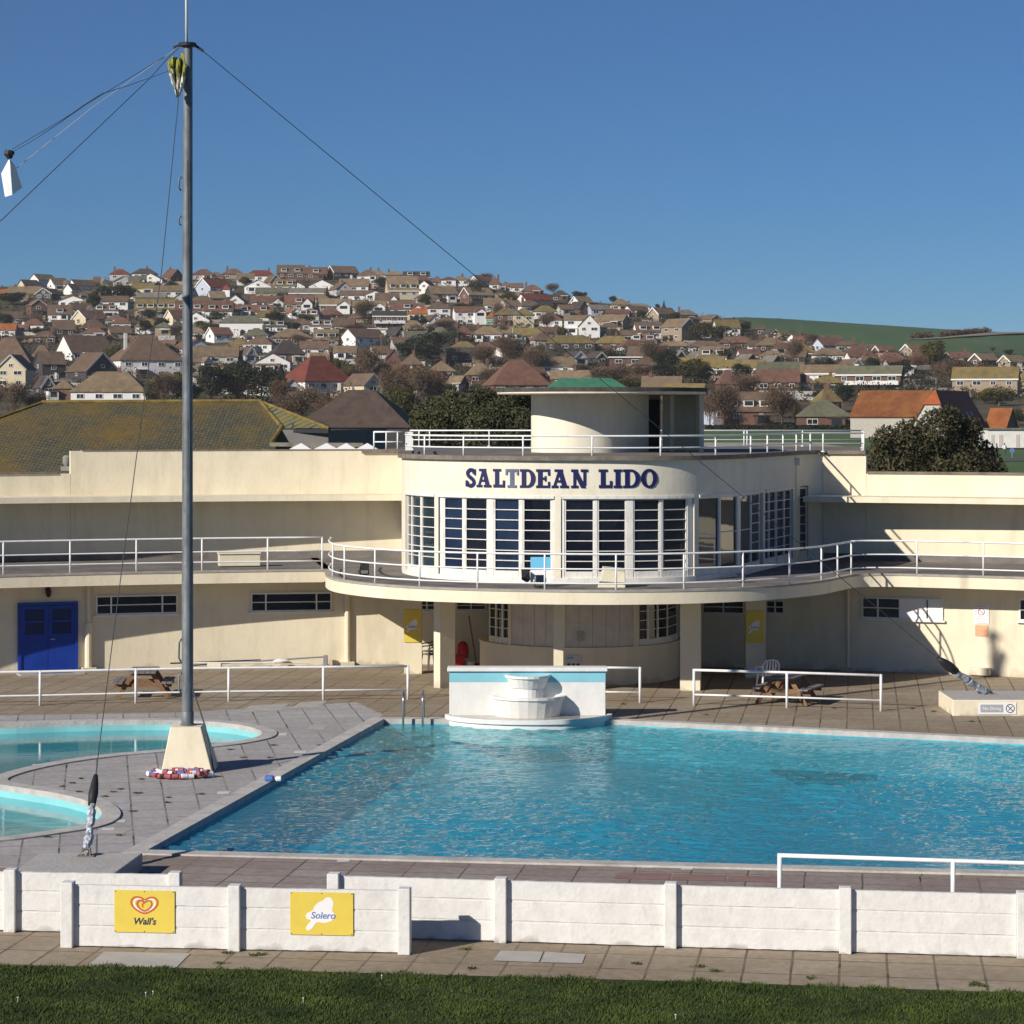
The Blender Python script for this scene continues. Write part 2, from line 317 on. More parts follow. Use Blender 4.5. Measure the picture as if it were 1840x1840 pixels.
# ------------------------------------------------------------------ the lido building: one thing with parts
LB = thing('lido_building', 'long cream crescent building with a curved glazed centre, navy lettering and balcony behind the pool', 'building', (2.5, 73.0, 0))
b = MB(); w = arc(RW, -42, 42, 90); b.band(w, -0.3, ZS, 0.3)
ground_wall = b.build('ground_floor_wall', M_cream, LB, smooth='auto')
b = MB(); b.band(edge, ZS, ZD-0.03, 0.25); b.build('balcony_fascia', M_cream, LB, smooth='auto')
b = MB(); b.band(offset(edge, -0.02), ZD-0.03, ZD+0.03, 0.22); b.build('balcony_kerb', mat('kerb_concrete', (0.36, 0.33, 0.29), 0.9, 0.2, 3, bump=0.2), LB, smooth='auto')
inner = [(C0[0]+(RU+0.3)*math.sin(R(theta(p))), C0[1]+(RU+0.3)*math.cos(R(theta(p)))) for p in edge]
e2 = offset(edge, 0.19)
b = MB(); b.strip([(p[0], p[1], ZD) for p in e2], [(p[0], p[1], ZD) for p in inner]); b.strip([(*p, ZD-.006) for p in arc(RD+.3, -42, 42, 60)], [(*p, ZD-.006) for p in arc(RU+.2, -42, 42, 60)]); b.build('sun_deck', M_felt, LB)
b = MB(); b.strip([(p[0], p[1], ZS+0.01) for p in inner], [(p[0], p[1], ZS+0.01) for p in offset(edge, 0.1)]); b.build('balcony_soffit', M_cream, LB)
tl, tr = theta(ROT[0]), theta(ROT[-1])
b = MB()
ZP = 6.53; ZL = 5.8; tlo, tro = -18.6, 17.75
b.band(arc(RU, tlo, tl+0.15, 24), ZD, ZP, 0.3); b.band(arc(RU, -42, tlo-0.01, 30), ZD, ZL, 0.3)
b.build('upper_floor_wall', M_cream, LB, smooth='auto'); b = MB()
b.band(arc(RU, tr-0.15, tro, 10), ZD, ZP-0.12, 0.3); b.band(arc(RU, tro+0.01, 42, 30), ZD, ZL, 0.3)
b.build('upper_floor_wall', M_cream, LB, smooth='auto')
b = MB(); b.band(arc(RU-0.05, -42, tlo-0.6, 24), ZL, ZL+0.06, 0.4); b.band(arc(RU-0.03, tlo+0.5, tl-1.2, 24), ZP, ZP+0.03, 0.4); b.build('parapet_coping', M_coping, LB); b = MB(); b.band(arc(RU-0.05, tro+0.05, 42, 24), ZL, ZL+0.07, 0.4)
b.build('parapet_coping', M_coping, LB)
b = MB(); b.band(arc(RU-0.05, -42, tl+0.1, 40), ZD, ZD+0.23, 0.04); b.build('felt_upstand', M_felt, LB); b = MB(); b.band(arc(RU-0.05, tr-0.1, 42, 30), ZD, ZD+0.23, 0.04); b.build('felt_upstand', M_felt, LB)
b = MB(); b.band(arc(RC, -42, tl-0.12, 50), 4.92, 5.10, RU-RC); b.build('canopy', M_cream, LB, smooth='auto')
b = MB(); b.band(arc(RC, tr-0.75, 42, 40), 4.92, 5.10, RU-RC); b.build('canopy', M_cream, LB, smooth='auto')
# ---- the glazed rotunda
b = MB(); b.band(ROT, 5.41, 6.42, 0.3); b.build('rotunda_fascia', M_pale, LB, smooth='auto')
b = MB(); b.band(ROT, ZD, ZD+0.14, 0.25); b.build('rotunda_plinth', M_oldwhite, LB, smooth='auto')
b = MB()
piers = [(780.5, 787.5), (996, 1008), (1247.5, 1255.5), (1371.5, 1375), (1425.5, 1437.5), (1452.5, 1486)]
iL = [p for p in ROT if p[1] > 72.0 and p[0] < 0]; b.band(iL, ZD+0.14, 5.41, 0.25)
b.build('rotunda_pier', M_pale, LB, smooth='auto')
for (a, c) in piers: b = MB(); b.band(between(ROT, a, c, 5), ZD+0.14, 5.41, 0.25); b.build('rotunda_pier', M_pale, LB, smooth='auto')
b = MB(); b.prism(list(offset(ROT, 0.28)), 5.38, 5.44); b.build('rotunda_ceiling', M_white, LB)
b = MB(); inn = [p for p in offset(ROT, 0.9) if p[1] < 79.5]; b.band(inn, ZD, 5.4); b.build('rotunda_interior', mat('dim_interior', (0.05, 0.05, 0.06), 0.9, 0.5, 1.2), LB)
def sash(px0, px1, glass, rows=7, z0=ZD+0.14, z1=5.36, line=ROT, fw=0.045, name='window'):
    """one sash between two columns of the photo: frame with bars, one pane behind them"""
    a, t0 = hit(line, px0); c, t1 = hit(line, px1); a = V((*a, 0)); c = V((*c, 0)); ux = (c-a).normalized(); nn = V((ux.y, -ux.x, 0)); wd = (c-a).length
    a = a-nn*0.07; c = c-nn*0.07; mid = (a+c)/2; up = V((0, 0, 1)); b = MB()
    b.obox(a+ux*fw/2+up*(z0+z1)/2, ux, nn, up, fw, 0.045, z1-z0); b.obox(c-ux*fw/2+up*(z0+z1)/2, ux, nn, up, fw, 0.045, z1-z0)
    b.obox(mid+up*(z1-fw/2), ux, nn, up, wd-2*fw, 0.07, fw); b.obox(mid+up*(z0+0.09), ux, nn, up, wd-2*fw, 0.07, 0.18)
    g0, g1 = z0+0.18, z1-fw
    for k in range(1, rows): b.obox(mid+up*(g0+(g1-g0)*k/rows), ux, nn, up, wd-2*fw, 0.035, 0.024)
    fr = b.build(name, M_oldwhite, LB)
    tilt = V((0, 0, random.uniform(-0.012, 0.012))); b = MB(); o = nn*-0.03
    b.add([a+o+up*g0, c+o+up*g0, c+o+nn*random.uniform(-.012, .012)+up*g1, a+o+up*g1], [(0, 1, 2, 3)]); b.build('pane', glass, fr)
Gd, Gb, Gt = M_glass, M_glassb, M_glasst
for (a, c, g, rw) in [(729.5, 736.5, Gt, 7), (737, 753.5, Gt, 7), (755, 780, Gt, 7), (795.5, 830.5, Gb, 7), (834, 875, Gd, 7), (886, 933.5, Gb, 7), (938.5, 991, Gd, 7),
                  (1014, 1068, Gd, 7), (1073.5, 1126, Gd, 7), (1138.5, 1187.5, Gd, 7), (1192, 1237, Gd, 7), (1256, 1295.5, M_glassr, 1), (1296.5, 1328, M_glassr, 2), (1333, 1352.5, M_glassr, 2), (1353, 1368, Gt, 7),
                  (1375, 1384.8, Gd, 7), (1385, 1397, Gd, 7), (1398.5, 1412, Gd, 7), (1412.3, 1424, Gd, 7), (1439, 1452, Gd, 7)]: sash(a, c, g, rw)
def frame_fill(px0, px1, name='window_surround'):          # jambs, mullion and head board between the sashes
    b = MB(); b.band(offset(between(ROT, px0, px1, 8), 0.015), 5.33, 5.47, 0.12); 
    return b
b = MB()
for (a, c) in [(728, 781), (788.5, 995.5), (1009, 1246.5), (1256.5, 1371), (1376, 1425)]:
    b.band(offset(between(ROT, a, c, 10), -0.03), 5.35, 5.43, 0.2)
for (a, c) in [(789, 795.5), (830.5, 834), (875, 886), (933.5, 938.5), (991, 996), (1009, 1014), (1068, 1073.5), (1126, 1138.5), (1187.5, 1192), (1237, 1246), (1295, 1297.2), (1328, 1333), (753.2, 755.3)]:
    b.band(offset(between(ROT, a, c, 3), 0.035), ZD+0.14, 5.35, 0.1)
b.build('window_surround', M_oldwhite, LB)
# roof deck, coping, roof rails
rfr = arc(RU, tl, -2.9-2.2, 3)[::-1]
deckpoly = [(-4.85, 80.7)]+list(ROT)+arc(RU, tr+0.2, tro, 5)+[(13.3, 92.6), (-3.9, 92.6)]
b = MB(); b.prism(offset(deckpoly, 0.02), ZR-0.07, ZR); b.build('roof_deck', M_felt, LB)
b = MB(); b.band(offset(ROT, -0.12), 6.42, 6.545, 0.42)
b.band(arc(RU-0.1, theta((-4.95, 80.6)), tl, 4), 6.44, 6.56, 0.4); b.band(arc(RU-0.1, tr, tro, 6), 6.42, 6.545, 0.4); b.build('roof_coping', M_coping, LB, smooth='auto')
b = MB(); b.prism([(11.45, 79.1), (13.3, 92.6), (13.0, 92.6), (11.15, 79.1)], 2.0, 6.42); b.build('end_wall', M_pale, LB)
def rail_run(name, pts, z, h, rails, posts, r=0.022, parent=LB, top=0.028, pr=0.026):
    b = MB()
    for f in rails: b.tube([(p[0], p[1], z+h*f) for p in pts], top if f == 1 else r, 8)
    o = b.build(name, M_rail, parent, smooth=True)
    for p in posts:
        c = MB(); c.tube([(p[0], p[1], z-0.02), (p[0], p[1], z+h+0.02)], pr, 8); c.lathe((p[0], p[1], z), [(0.07, 0), (0.07, 0.02), (0.03, 0.03)], 8)
        c.build('rail_post', M_rail, o, smooth=True)
    return o
er = offset(edge, 0.1)
lft = [p for p in er if theta(p) < theta(balc[0])-0.1 and theta(p) > -32 and math.hypot(p[0]-C0[0], p[1]-C0[1]) > 34.3]; 
bal = [p for p in er if p[0] > -5.6 and p[0] < 10.12 and theta(p) > -7.8]
rgt = [p for p in er if p[0] > 9.9 and theta(p) < 32]
rail_run('balcony_railing', lft, ZD, 0.99, (1, .593, .28), [hit(lft, x)[0] for x in (-114, 6, 126, 245, 363, 481)]+[lft[-1]])
rail_run('balcony_railing', bal, ZD, 0.98, (1, .593, .2), [hit(bal, x)[0] for x in (598, 619, 674, 754, 858, 979, 1107, 1229, 1335, 1419, 1476, 1505)])
rail_run('balcony_railing', rgt, ZD, 0.99, (1, .593, .2), [rgt[0]]+[hit(rgt, x)[0] for x in (1648, 1767, 1890)])
rr = offset(ROT, 0.12); rr = [p for p in rr if p[1] < 79.2]+[(11.35, 79.0)]
rail_run('roof_railing', rr, ZR, 0.6, (1, .45), [hit(rr, x)[0] for x in (763, 833, 940, 1064, 1187, 1286, 1349, 1379, 1407, 1431, 1456, 1479)]+[(11.35, 79.0)])
bk = [(-3.85, 92.5), (13.2, 92.5)]
rail_run('roof_railing', bk, ZR, 0.6, (1, .42), [hit(bk, x)[0] for x in (736, 753, 772, 879, 1337, 1342.5, 1442, 1551)])
rail_run('roof_railing', [(11.4, 79.2), (13.2, 92.5)], ZR, 0.6, (1, .45), [(11.8, 82.3), (12.5, 87.4)])
fl = [(-4.55, 80.75), (-3.6, 80.8)]
rail_run('roof_railing', fl, ZR+0.03, 0.6, (1, .45), [hit(fl, x)[0] for x in (671.5, 694, 714.5)])
b = MB(); b.box(-3.45, -3.2, 79.2, 79.3, ZR, 7.14); b.build('rail_panel', M_rail, LB)
b = MB(); b.box(4.6, 12.9, 92.8, 108, 5.5, 6.47); b.build('rear_roof', mat('pale_flat_roof', (0.34, 0.31, 0.24), 0.9, 0.35, 0.6), LB)
# downpipe and small fittings
q, t = hit(ROT, 1432); b = MB(); b.tube([(q[0]-0.1, q[1]-0.16, ZD), (q[0]-0.1, q[1]-0.16, 6.15)], 0.09, 10); b.obox((q[0]-0.1, q[1]-0.18, 6.2), (1, 0, 0), (0, 1, 0), (0, 0, 1), 0.3, 0.25, 0.22); b.build('downpipe', M_pale, LB, smooth='auto')
for px in (158, 624, 1525):
    q, t = hit(w, px); n = (t[1], -t[0]); b = MB(); x, y = q[0]+n[0]*0.1, q[1]+n[1]*0.1
    if px == 158:
        b.tube([(x, y, 0.1), (x, y, 1.45)], 0.11, 10); b.tube([(x, y, 1.45), (x, y, 2.62)], 0.06, 8)
    else: b.tube([(x, y, 0.02), (x, y, 2.62)], 0.085 if px < 1000 else 0.055, 10)
    b.obox((x, y, 0.06), (*t, 0), (*n, 0), (0, 0, 1), 0.42, 0.34, 0.12)
    b.build('downpipe', M_cream, LB, smooth='auto')
# ---- lettering: slab-serif capitals built stroke by stroke
def letter(ch, w):
    """strokes as polygons in a box w wide and 1 high"""
    t, sf, sw = 0.24, 0.13, 0.10; o = []
    def rect(x0, x1, y0, y1): o.append([(x0, y0), (x1, y0), (x1, y1), (x0, y1)])
    def ser(xc, y, hw=0.24):
        rect(xc-hw, xc+hw, y, y+sf) if y < 0.5 else rect(xc-hw, xc+hw, y-sf, y)
    def ring(cx, cy, rx, ry, tx, ty, a0, a1, n=14):
        out = [(cx+rx*math.cos(R(a0+(a1-a0)*i/n)), cy+ry*math.sin(R(a0+(a1-a0)*i/n))) for i in range(n+1)]
        inn = [(cx+(rx-tx)*math.cos(R(a0+(a1-a0)*i/n)), cy+(ry-ty)*math.sin(R(a0+(a1-a0)*i/n))) for i in range(n+1)]
        for i in range(n): o.append([inn[i], out[i], out[i+1], inn[i+1]] if a1 > a0 else [out[i], inn[i], inn[i+1], out[i+1]])
    if ch in 'LIDE': 
        x = 0.2 if ch != 'I' else w/2; rect(x-t/2+(0.02 if ch != 'I' else 0), x+t/2+(0.02 if ch != 'I' else 0), sf, 1-sf)
    if ch == 'I': ser(w/2, 0, w/2); ser(w/2, 1, w/2)
    if ch == 'L': rect(0, w, 0, sf+0.03); ser(0.22, 1); rect(w-0.12, w, sf+0.03, 0.38)
    if ch == 'E':
        rect(0, w, 0, sf); rect(0, w, 1-sf, 1); rect(0.34, w-0.22, 0.44, 0.56); rect(w-0.1, w, sf, 0.33); rect(w-0.1, w, 0.67, 1-sf); rect(w-0.28, w-0.2, 0.36, 0.64)
    if ch == 'D':
        rect(0, 0.42, 0, sf); rect(0, 0.42, 1-sf, 1); ring(0.42, 0.5, w-0.42, 0.5, t, sf, -90, 90)
    if ch == 'O': ring(w/2, 0.5, w/2, 0.52, t, 0.14, 0, 360, 24)
    if ch == 'T': rect(w/2-t/2, w/2+t/2, sf, 1-sf-0.02); ser(w/2, 0, 0.26); rect(0, w, 1-sf-0.02, 1); rect(0, 0.1, 0.68, 1-sf-0.02); rect(w-0.1, w, 0.68, 1-sf-0.02)
    if ch == 'A':
        o.append([(0.1, sf), (0.24, sf), (w/2+0.02, 1-sf), (w/2-0.12, 1-sf)]); o.append([(w-0.36, sf), (w-0.1, sf), (w/2+0.14, 1-sf), (w/2-0.1, 1-sf)])
        rect(0, 0.36, 0, sf); rect(w-0.46, w, 0, sf); rect(w/2-0.3, w/2+0.14, 1-sf, 1); rect(0.3, w-0.34, 0.3, 0.42)
    if ch == 'N':
        rect(0.12, 0.26, sf, 1-sf); rect(w-0.24, w-0.1, sf, 1-sf); o.append([(w-0.36, 0.0), (w-0.1, 0.0), (0.36, 1-sf), (0.1, 1-sf)])
        rect(0, 0.38, 0, sf); rect(0, 0.36, 1-sf, 1); rect(w-0.38, w, 1-sf, 1)
    if ch == 'S':
        pts = crom([(w-0.13, 0.74), (w*0.72, 0.9), (w*0.42, 0.92), (0.15, 0.78), (0.2, 0.62), (w*0.5, 0.5), (w-0.17, 0.36), (w-0.14, 0.2), (w*0.6, 0.08), (w*0.32, 0.09), (0.1, 0.27)], 4)
        l = offset(pts, 0.1); r = offset(pts, -0.1)
        for i in range(len(pts)-1): o.append([r[i], r[i+1], l[i+1], l[i]] if True else None)
        rect(w-0.12, w-0.02, 0.64, 0.97); rect(0.02, 0.12, 0.03, 0.36)
    return o
LET = MB(); 
lets = [('S', 837, 856), ('A', 857, 883), ('L', 887, 907.5), ('T', 909, 932), ('D', 934.5, 962), ('E', 963.5, 988), ('A', 991, 1021.5), ('N', 1026, 1056), ('L', 1076, 1099.5), ('I', 1102.5, 1117), ('D', 1119.5, 1149.5), ('O', 1151.5, 1180.5)]
lt = thing('lettering', None, None, tuple(ORG[LB])); lt.parent = LB; lt.location = (0, 0, 0)
for ch, x0, x1 in lets:
    a, _ = hit(ROT, x0); c, _ = hit(ROT, x1); a = V((*a, 0)); c = V((*c, 0)); ux = (c-a).normalized(); nn = V((ux.y, -ux.x, 0)); wd = (c-a).length; hgt = 0.52; z0 = 5.655
    b = MB()
    for k, poly in enumerate(letter(ch, wd/hgt)):
        b.flat(a+nn*0.05+V((0, 0, z0)), ux*hgt, V((0, 0, hgt)), poly, 0, 0)if False else b.flat(a+nn*0.012+V((0, 0, z0)), ux, V((0, 0, 1)), [(p[0]*hgt, p[1]*hgt) for p in poly], -0.02, 0.014+0.0012*(k % 7))
    b.build('letter', M_faded if ch == 'T' else M_navy, lt)
# ---- stair tower on the roof
tc = (2.16, 78.3); r0 = 1.55
pts = [(tc[0]+r0*math.sin(R(a)), tc[1]+r0*math.cos(R(a))) for a in range(300, 126, -6)]
pts = pts+[(4.43, 79.35)]
b = MB(); b.band(pts, ZR, 8.34, 0.15); b.build('tower_drum', M_pale, LB, smooth='auto')
b = MB(); b.box(4.95, 6.02, 80.4, 80.6, ZR, 8.335); b.box(4.3, 4.95, 81.6, 81.8, ZR, 8.335); b.box(6.02, 6.16, 78.6, 83, ZR, 8.335); b.build('tower_wall', M_pale, LB)
b = MB(); b.box(4.5, 4.9, 81.5, 81.58, ZR, 8.2); b.build('tower_door', M_dark, LB)
b = MB(); b.box(5.15, 5.27, 79.6, 79.72, ZR, 8.335); b.build('tower_post', M_pale, LB)
sc_ = (2.85, 78.0); rs = 3.36
b = MB(); b.lathe((sc_[0], sc_[1], 8.34), [(0.0, 0), (rs-0.06, 0.0), (rs-0.03, 0.03), (rs-0.03, 0.075), (rs, 0.075), (rs, 0.2), (0.0, 0.2)], 64); o = b.build('tower_canopy', [M_pale, M_dkcope], LB)
for p in o.data.polygons:
    if p.center.z+ORG[LB].z > 8.34+0.08: p.material_index = 1
b = MB(); b.box(0.2, 6.22, 77.9, 83.4, 8.345, 8.535); b.build('tower_roof_slab', M_dkcope, LB)
# ---- under the balcony: kiosk drum, piers, high windows
kc = (2.0, 72.4); kr = 2.95
kl = [(kc[0]+kr*math.sin(R(a)), kc[1]+kr*math.cos(R(a))) for a in range(300, 59, -6)]
b = MB(); b.band(kl, 0, 1.04, 0.2); b.band(offset(kl, -0.04), 1.04, 1.09, 0.3); b.build('kiosk_counter', M_cream, LB, smooth='auto')
b = MB()
for (x0, x1) in ((912.5, 918), (1001, 1016), (1139, 1148)): b = MB(); b.band(between(kl, x0, x1, 2), 1.09, ZS, 0.2); b.build('kiosk_pier', M_cream, LB)
M_shut = mat('shutter_paint', (0.62, 0.57, 0.52), 0.7, 0.08, 3, stains=(5, 0.5, (0.4, 0.36, 0.32), (1, 1, 0.4)))
for (x0, x1, n) in ((918, 1001, 4), (1016, 1139, 5)):
    for k in range(n):
        a = x0+(x1-x0)*k/n; c = x0+(x1-x0)*(k+1)/n; bb = MB(); bb.band(offset(between(kl, a+0.35, c-0.35, 2), 0.03), 1.1, ZS, 0.05); bb.build('shutter_panel', M_shut, LB)
for (x0, x1, n) in ((876, 912, 3), (1149, 1221, 4)):
    for k in range(n):
        sash(x0+(x1-x0)*k/n, x0+(x1-x0)*(k+1)/n, M_glass, 5, 1.1, ZS, kl, 0.04)
b = MB(); q, t = hit(kl, 1043); ux = V((*t, 0)); nn = V((ux.y, -ux.x, 0)); b.obox(V((*q, 1.42))+nn*0.0, ux, nn, (0, 0, 1), 0.2, 0.03, 0.26); b.build('pinned_notice', mat('faded_notice', (0.36, 0.38, 0.3), 0.8, 0.5, 25), LB)
def pier(px0, px1, Y, depth, yaw=0.0, left=0.0):
    a = (px0-CX)/F*Y; c = (px1-CX)/F*Y; b = MB(); ux = V((math.cos(yaw), math.sin(yaw), 0)); uy = V((-ux.y, ux.x, 0))
    b.obox(V(((a+c)/2, Y, ZS/2))+uy*depth/2, ux, uy, (0, 0, 1), c-a, depth, ZS); return b.build('pier', M_cream, LB)
def pier_poly(poly):
    b = MB(); b.prism(poly, 0, ZS+0.005); return b.build('pier', M_cream, LB)
pier(726, 758, 72.7, 0.35); pier(1340, 1376, 71.5, 0.4); pier(1222, 1258, 68.3, 0.45, R(-8)); pier(995, 1012, 67.6, 0.3)
x0, x1 = (780-CX)/F*69.3, (791-CX)/F*69.0; x2 = (818-CX)/F*69.4
pier_poly([(x1, 68.9), (x2, 69.25), (x2-0.05, 69.7), (x0, 69.5), (x0, 69.05)])
WINS = []
def wall_window(px0, px1, y0, y1, cols, line=None, bars=(0.5,), glass=None, proud=0.03):
    line = line or w; a, _ = hit(line, px0); c, _ = hit(line, px1); a = V((*a, 0)); c = V((*c, 0)); ux = (c-a).normalized(); nn = V((ux.y, -ux.x, 0)); wd = (c-a).length
    Y = (a.y+c.y)/2; z1 = H-(y0-YH)/F*Y; z0 = H-(y1-YH)/F*Y; up = V((0, 0, 1)); b = MB(); f = 0.045
    def bx(x0, x1, za, zb, d=0.06): b.obox(a+ux*(x0+x1)/2+up*(za+zb)/2+nn*(proud), ux, nn, up, x1-x0, d, zb-za)
    bx(0, wd, z0, z0+f); bx(0, wd, z1-f, z1); bx(0, f, z0+f, z1-f); bx(wd-f, wd, z0+f, z1-f)
    for k in cols: bx(wd*k-f/2, wd*k+f/2, z0+f, z1-f, 0.055)
    for k in bars: bx(f, wd-f, z0+(z1-z0)*k-0.014, z0+(z1-z0)*k+0.014, 0.045)
    bx(-0.06, wd+0.06, z0-0.06, z0-0.002, 0.14)
    fr = b.build('window', M_white, LB); b = MB(); o = a+nn*(proud+0.003)
    b.add([o+ux*f+up*z0, o+ux*(wd-f)+up*z0, o+ux*(wd-f)+up*z1, o+ux*f+up*z1], [(0, 1, 2, 3)]); b.build('pane', glass or M_glassw, fr)
    if px0 == 1549:
        b = MB(); b.obox(a+ux*wd*.90+up*(z0+z1)/2+nn*(proud+0.006), ux, nn, up, wd*.17, .004, z1-z0-2*f); b.obox(a+ux*wd*.62+up*(z0+z1*.999)/2+nn*(proud+0.006), ux, nn, up, wd*.32, .004, z1-z0-2*f); b.build('papered_pane', M_signwhite, fr)
wall_window(172, 319, 1069, 1103.5, (.185, .81)); wall_window(450.5, 596, 1064.5, 1098.5, (.185, .81)); wall_window(1549, 1695, 1074, 1112.5, (.2, .79)); wall_window(1832, 1975, 1078, 1118, (.2, .79)); wall_window(-130, -10, 1071, 1108, (.2, .8))
for (x0, x1) in ((752, 782), (819, 874), (1262, 1338), (1376, 1410)): wall_window(x0, x1, 1078, 1097 if x0 < 1000 else 1103, (.5,), proud=0.02)
# blue double door with lamp over it
q, t = hit(w, 34); q2, t2 = hit(w, 137); a = V((*q, 0)); c = V((*q2, 0)); ux = (c-a).normalized(); nn = V((ux.y, -ux.x, 0)); wd = (c-a).length; up = V((0, 0, 1))
b = MB(); 
for (x0, x1, z0, z1) in ((-0.04, 0.05, 0, 2.1), (wd-0.05, wd+0.04, 0, 2.1), (0.05, wd-0.05, 2.02, 2.1)): b.obox(a+ux*(x0+x1)/2+up*(z0+z1)/2+nn*0.03, ux, nn, up, x1-x0, 0.12, z1-z0)
fr = b.build('double_door', M_blue, LB)
for (x0, x1) in ((0.055, wd/2-0.005), (wd/2+0.005, wd-0.055)):
    b = MB(); b.obox(a+ux*(x0+x1)/2+up*1.01+nn*0.03, ux, nn, up, x1-x0, 0.05, 2.0)
    for (u0, u1, z0, z1) in ((0, .14, 1.05, 2), (.86, 1, 1.05, 2), (.14, .86, 1.9, 2), (.14, .86, 1.05, 1.15), (.14, .86, 1.5, 1.55)):
        b.obox(a+ux*(x0+(x1-x0)*(u0+u1)/2)+up*(z0+z1)/2+nn*0.065, ux, nn, up, (x1-x0)*(u1-u0), 0.03, z1-z0)
    d = b.build('door_leaf', M_blue, fr)
    b = MB(); b.obox(a+ux*(x0+x1)/2+up*1.525+nn*0.057, ux, nn, up, (x1-x0)*.72, 0.006, 0.75); b.build('door_pane', mat('blue_tinted_pane', (0.008, 0.02, 0.09), 0.25), fr)
b = MB(); b.bar(a+ux*(wd/2+0.08)+up*1.0+nn*0.06, a+ux*(wd/2+0.08)+up*1.0+nn*0.13, 0.03); b.bar(a+ux*(wd/2+0.08)+up*1.0+nn*0.12, a+ux*(wd/2+0.2)+up*1.0+nn*0.12, 0.025); b.build('door_handle', M_chrome, fr)
b = MB(); b.obox(a+ux*(wd/2)+up*0.02+nn*0.45, ux, nn, up, wd+0.2, 0.8, 0.06); b.build('door_step', M_conc, LB)
b = MB(); b.obox(a+ux*(wd*.55)+up*0.056+nn*0.5, ux, nn, up, wd*.6, 0.55, 0.012); tag(b.build('door_mat', M_blue), 'blue mat lying in front of the blue double door', 'door mat')
b = MB(); m = a+ux*wd*.5+nn*0.12; b.obox(m+up*2.5-nn*0.08, ux, nn, up, 0.14, 0.12, 0.1); b.lathe((m.x, m.y, 2.25), [(0.03, 0), (0.07, 0.05), (0.09, 0.18), (0.03, 0.26), (0.0, 0.27)], 10); b.build('wall_lantern', M_dark, LB, smooth='auto')
# parapet floodlight
q = P(123, 846, 80.6); b = MB(); b.box(q.x-0.2, q.x+0.12, 80.3, 80.7, ZL+0.06, ZL+0.2); b.lathe((q.x, 80.4, ZL+0.2), [(0.09, 0), (0.15, 0.1), (0.16, 0.3), (0.1, 0.36), (0, 0.37)], 12); tag(b.build('roof_vent', mat('grey_vent', (0.3, 0.28, 0.25), 0.7, 0.2), smooth='auto'), 'small grey vent cowl on the low stretch of cream parapet', 'vent')
# four white pyramid rooflights behind the parapet
for k, px in enumerate((541, 587, 622, 660)):
    q = P(px, 796, 83.0); b = MB(); s = 0.58 if k != 1 else 0.64
    b.add([(q.x-s, 83-s, 5.9), (q.x+s, 83-s, 5.9), (q.x+s, 83+s, 5.9), (q.x-s, 83+s, 5.9), (q.x-s, 83-s, 6.42), (q.x+s, 83-s, 6.42), (q.x+s, 83+s, 6.42), (q.x-s, 83+s, 6.42), (q.x, 83, q.z)], [(0, 1, 5, 4), (1, 2, 6, 5), (2, 3, 7, 6), (3, 0, 4, 7), (4, 5, 8), (5, 6, 8), (6, 7, 8), (7, 4, 8), (3, 2, 1, 0)])
    b.build('pyramid_rooflight', M_signwhite, LB)
# ------------------------------------------------------------------ things on the deck
def on_deck(px, py): return G(px, py, ZD)
M_box = mat('cream_box_paint', (0.70, 0.64, 0.48), 0.6, 0.06, 3)
q = on_deck(428, 1019); b = MB(); b.obox((q.x, q.y+0.25, ZD+0.21), (0.97, 0.2, 0), (-0.2, 0.97, 0), (0, 0, 1), 1.28, 0.5, 0.36); bx_ = thing('deck_chest', 'long cream storage chest on the sun deck beside the mast', 'chest', (q.x, q.y+0.25, ZD)); b.build('chest_body', M_box, bx_, bevel=0.015)
b = MB(); b.obox((q.x, q.y+0.24, ZD+0.42), (0.97, 0.2, 0), (-0.2, 0.97, 0), (0, 0, 1), 1.33, 0.56, 0.05); b.build('chest_lid', M_box, bx_, bevel=0.015)
b = MB(); b.obox((q.x, q.y+0.2, ZD+0.015), (0.97, 0.2, 0), (-0.2, 0.97, 0), (0, 0, 1), 1.1, 0.4, 0.03); b.build('chest_foot', M_dark, bx_)
q = on_deck(274, 1003); b = MB(); b.obox((q.x, q.y+0.2, ZD+0.06), (0.97, 0.2, 0), (-0.2, 0.97, 0.0), (0, 0, 1), 0.86, 0.5, 0.1); tag(b.build('deck_slab', M_box, bevel=0.01), 'low flat cream slab lying on the sun deck', 'slab')
q = on_deck(1097, 1056); b = MB(); x, y = q.x, q.y
b.add([(x-.36, y-.05, ZD), (x+.40, y-.1, ZD), (x+.42, y+.5, ZD), (x-.3, y+.5, ZD), (x-.20, y-.02, ZD+.5), (x+.40, y-.05, ZD+.42), (x+.42, y+.5, ZD+.5), (x-.2, y+.5, ZD+.56)], [(3, 2, 1, 0), (4, 5, 6, 7), (0, 1, 5, 4), (1, 2, 6, 5), (2, 3, 7, 6), (3, 0, 4, 7)])
tag(b.build('angular_box', M_box, bevel=0.02), 'cream wedge shaped box tilted against the glazing on the balcony', 'box')
q = on_deck(965, 1055); x, y = q.x, q.y
t_ = thing('leaning_board', 'blue and white board leaning on the balcony windows', 'board', (x, y, ZD)); b = MB(); b.obox((x+0.1, y+0.35, ZD+0.62), (1, 0, 0), (0, 0.97, -0.25), (0, 0.25, 0.97), 0.55, 0.04, 0.36); b.build('blue_panel', mat('pale_blue_panel', (0.16, 0.5, 0.75), 0.5), t_)
b = MB(); b.obox((x+0.1, y+0.27, ZD+0.27), (1, 0, 0), (0, 0.97, -0.25), (0, 0.25, 0.97), 0.56, 0.05, 0.36); b.build('white_panel', M_signwhite, t_)
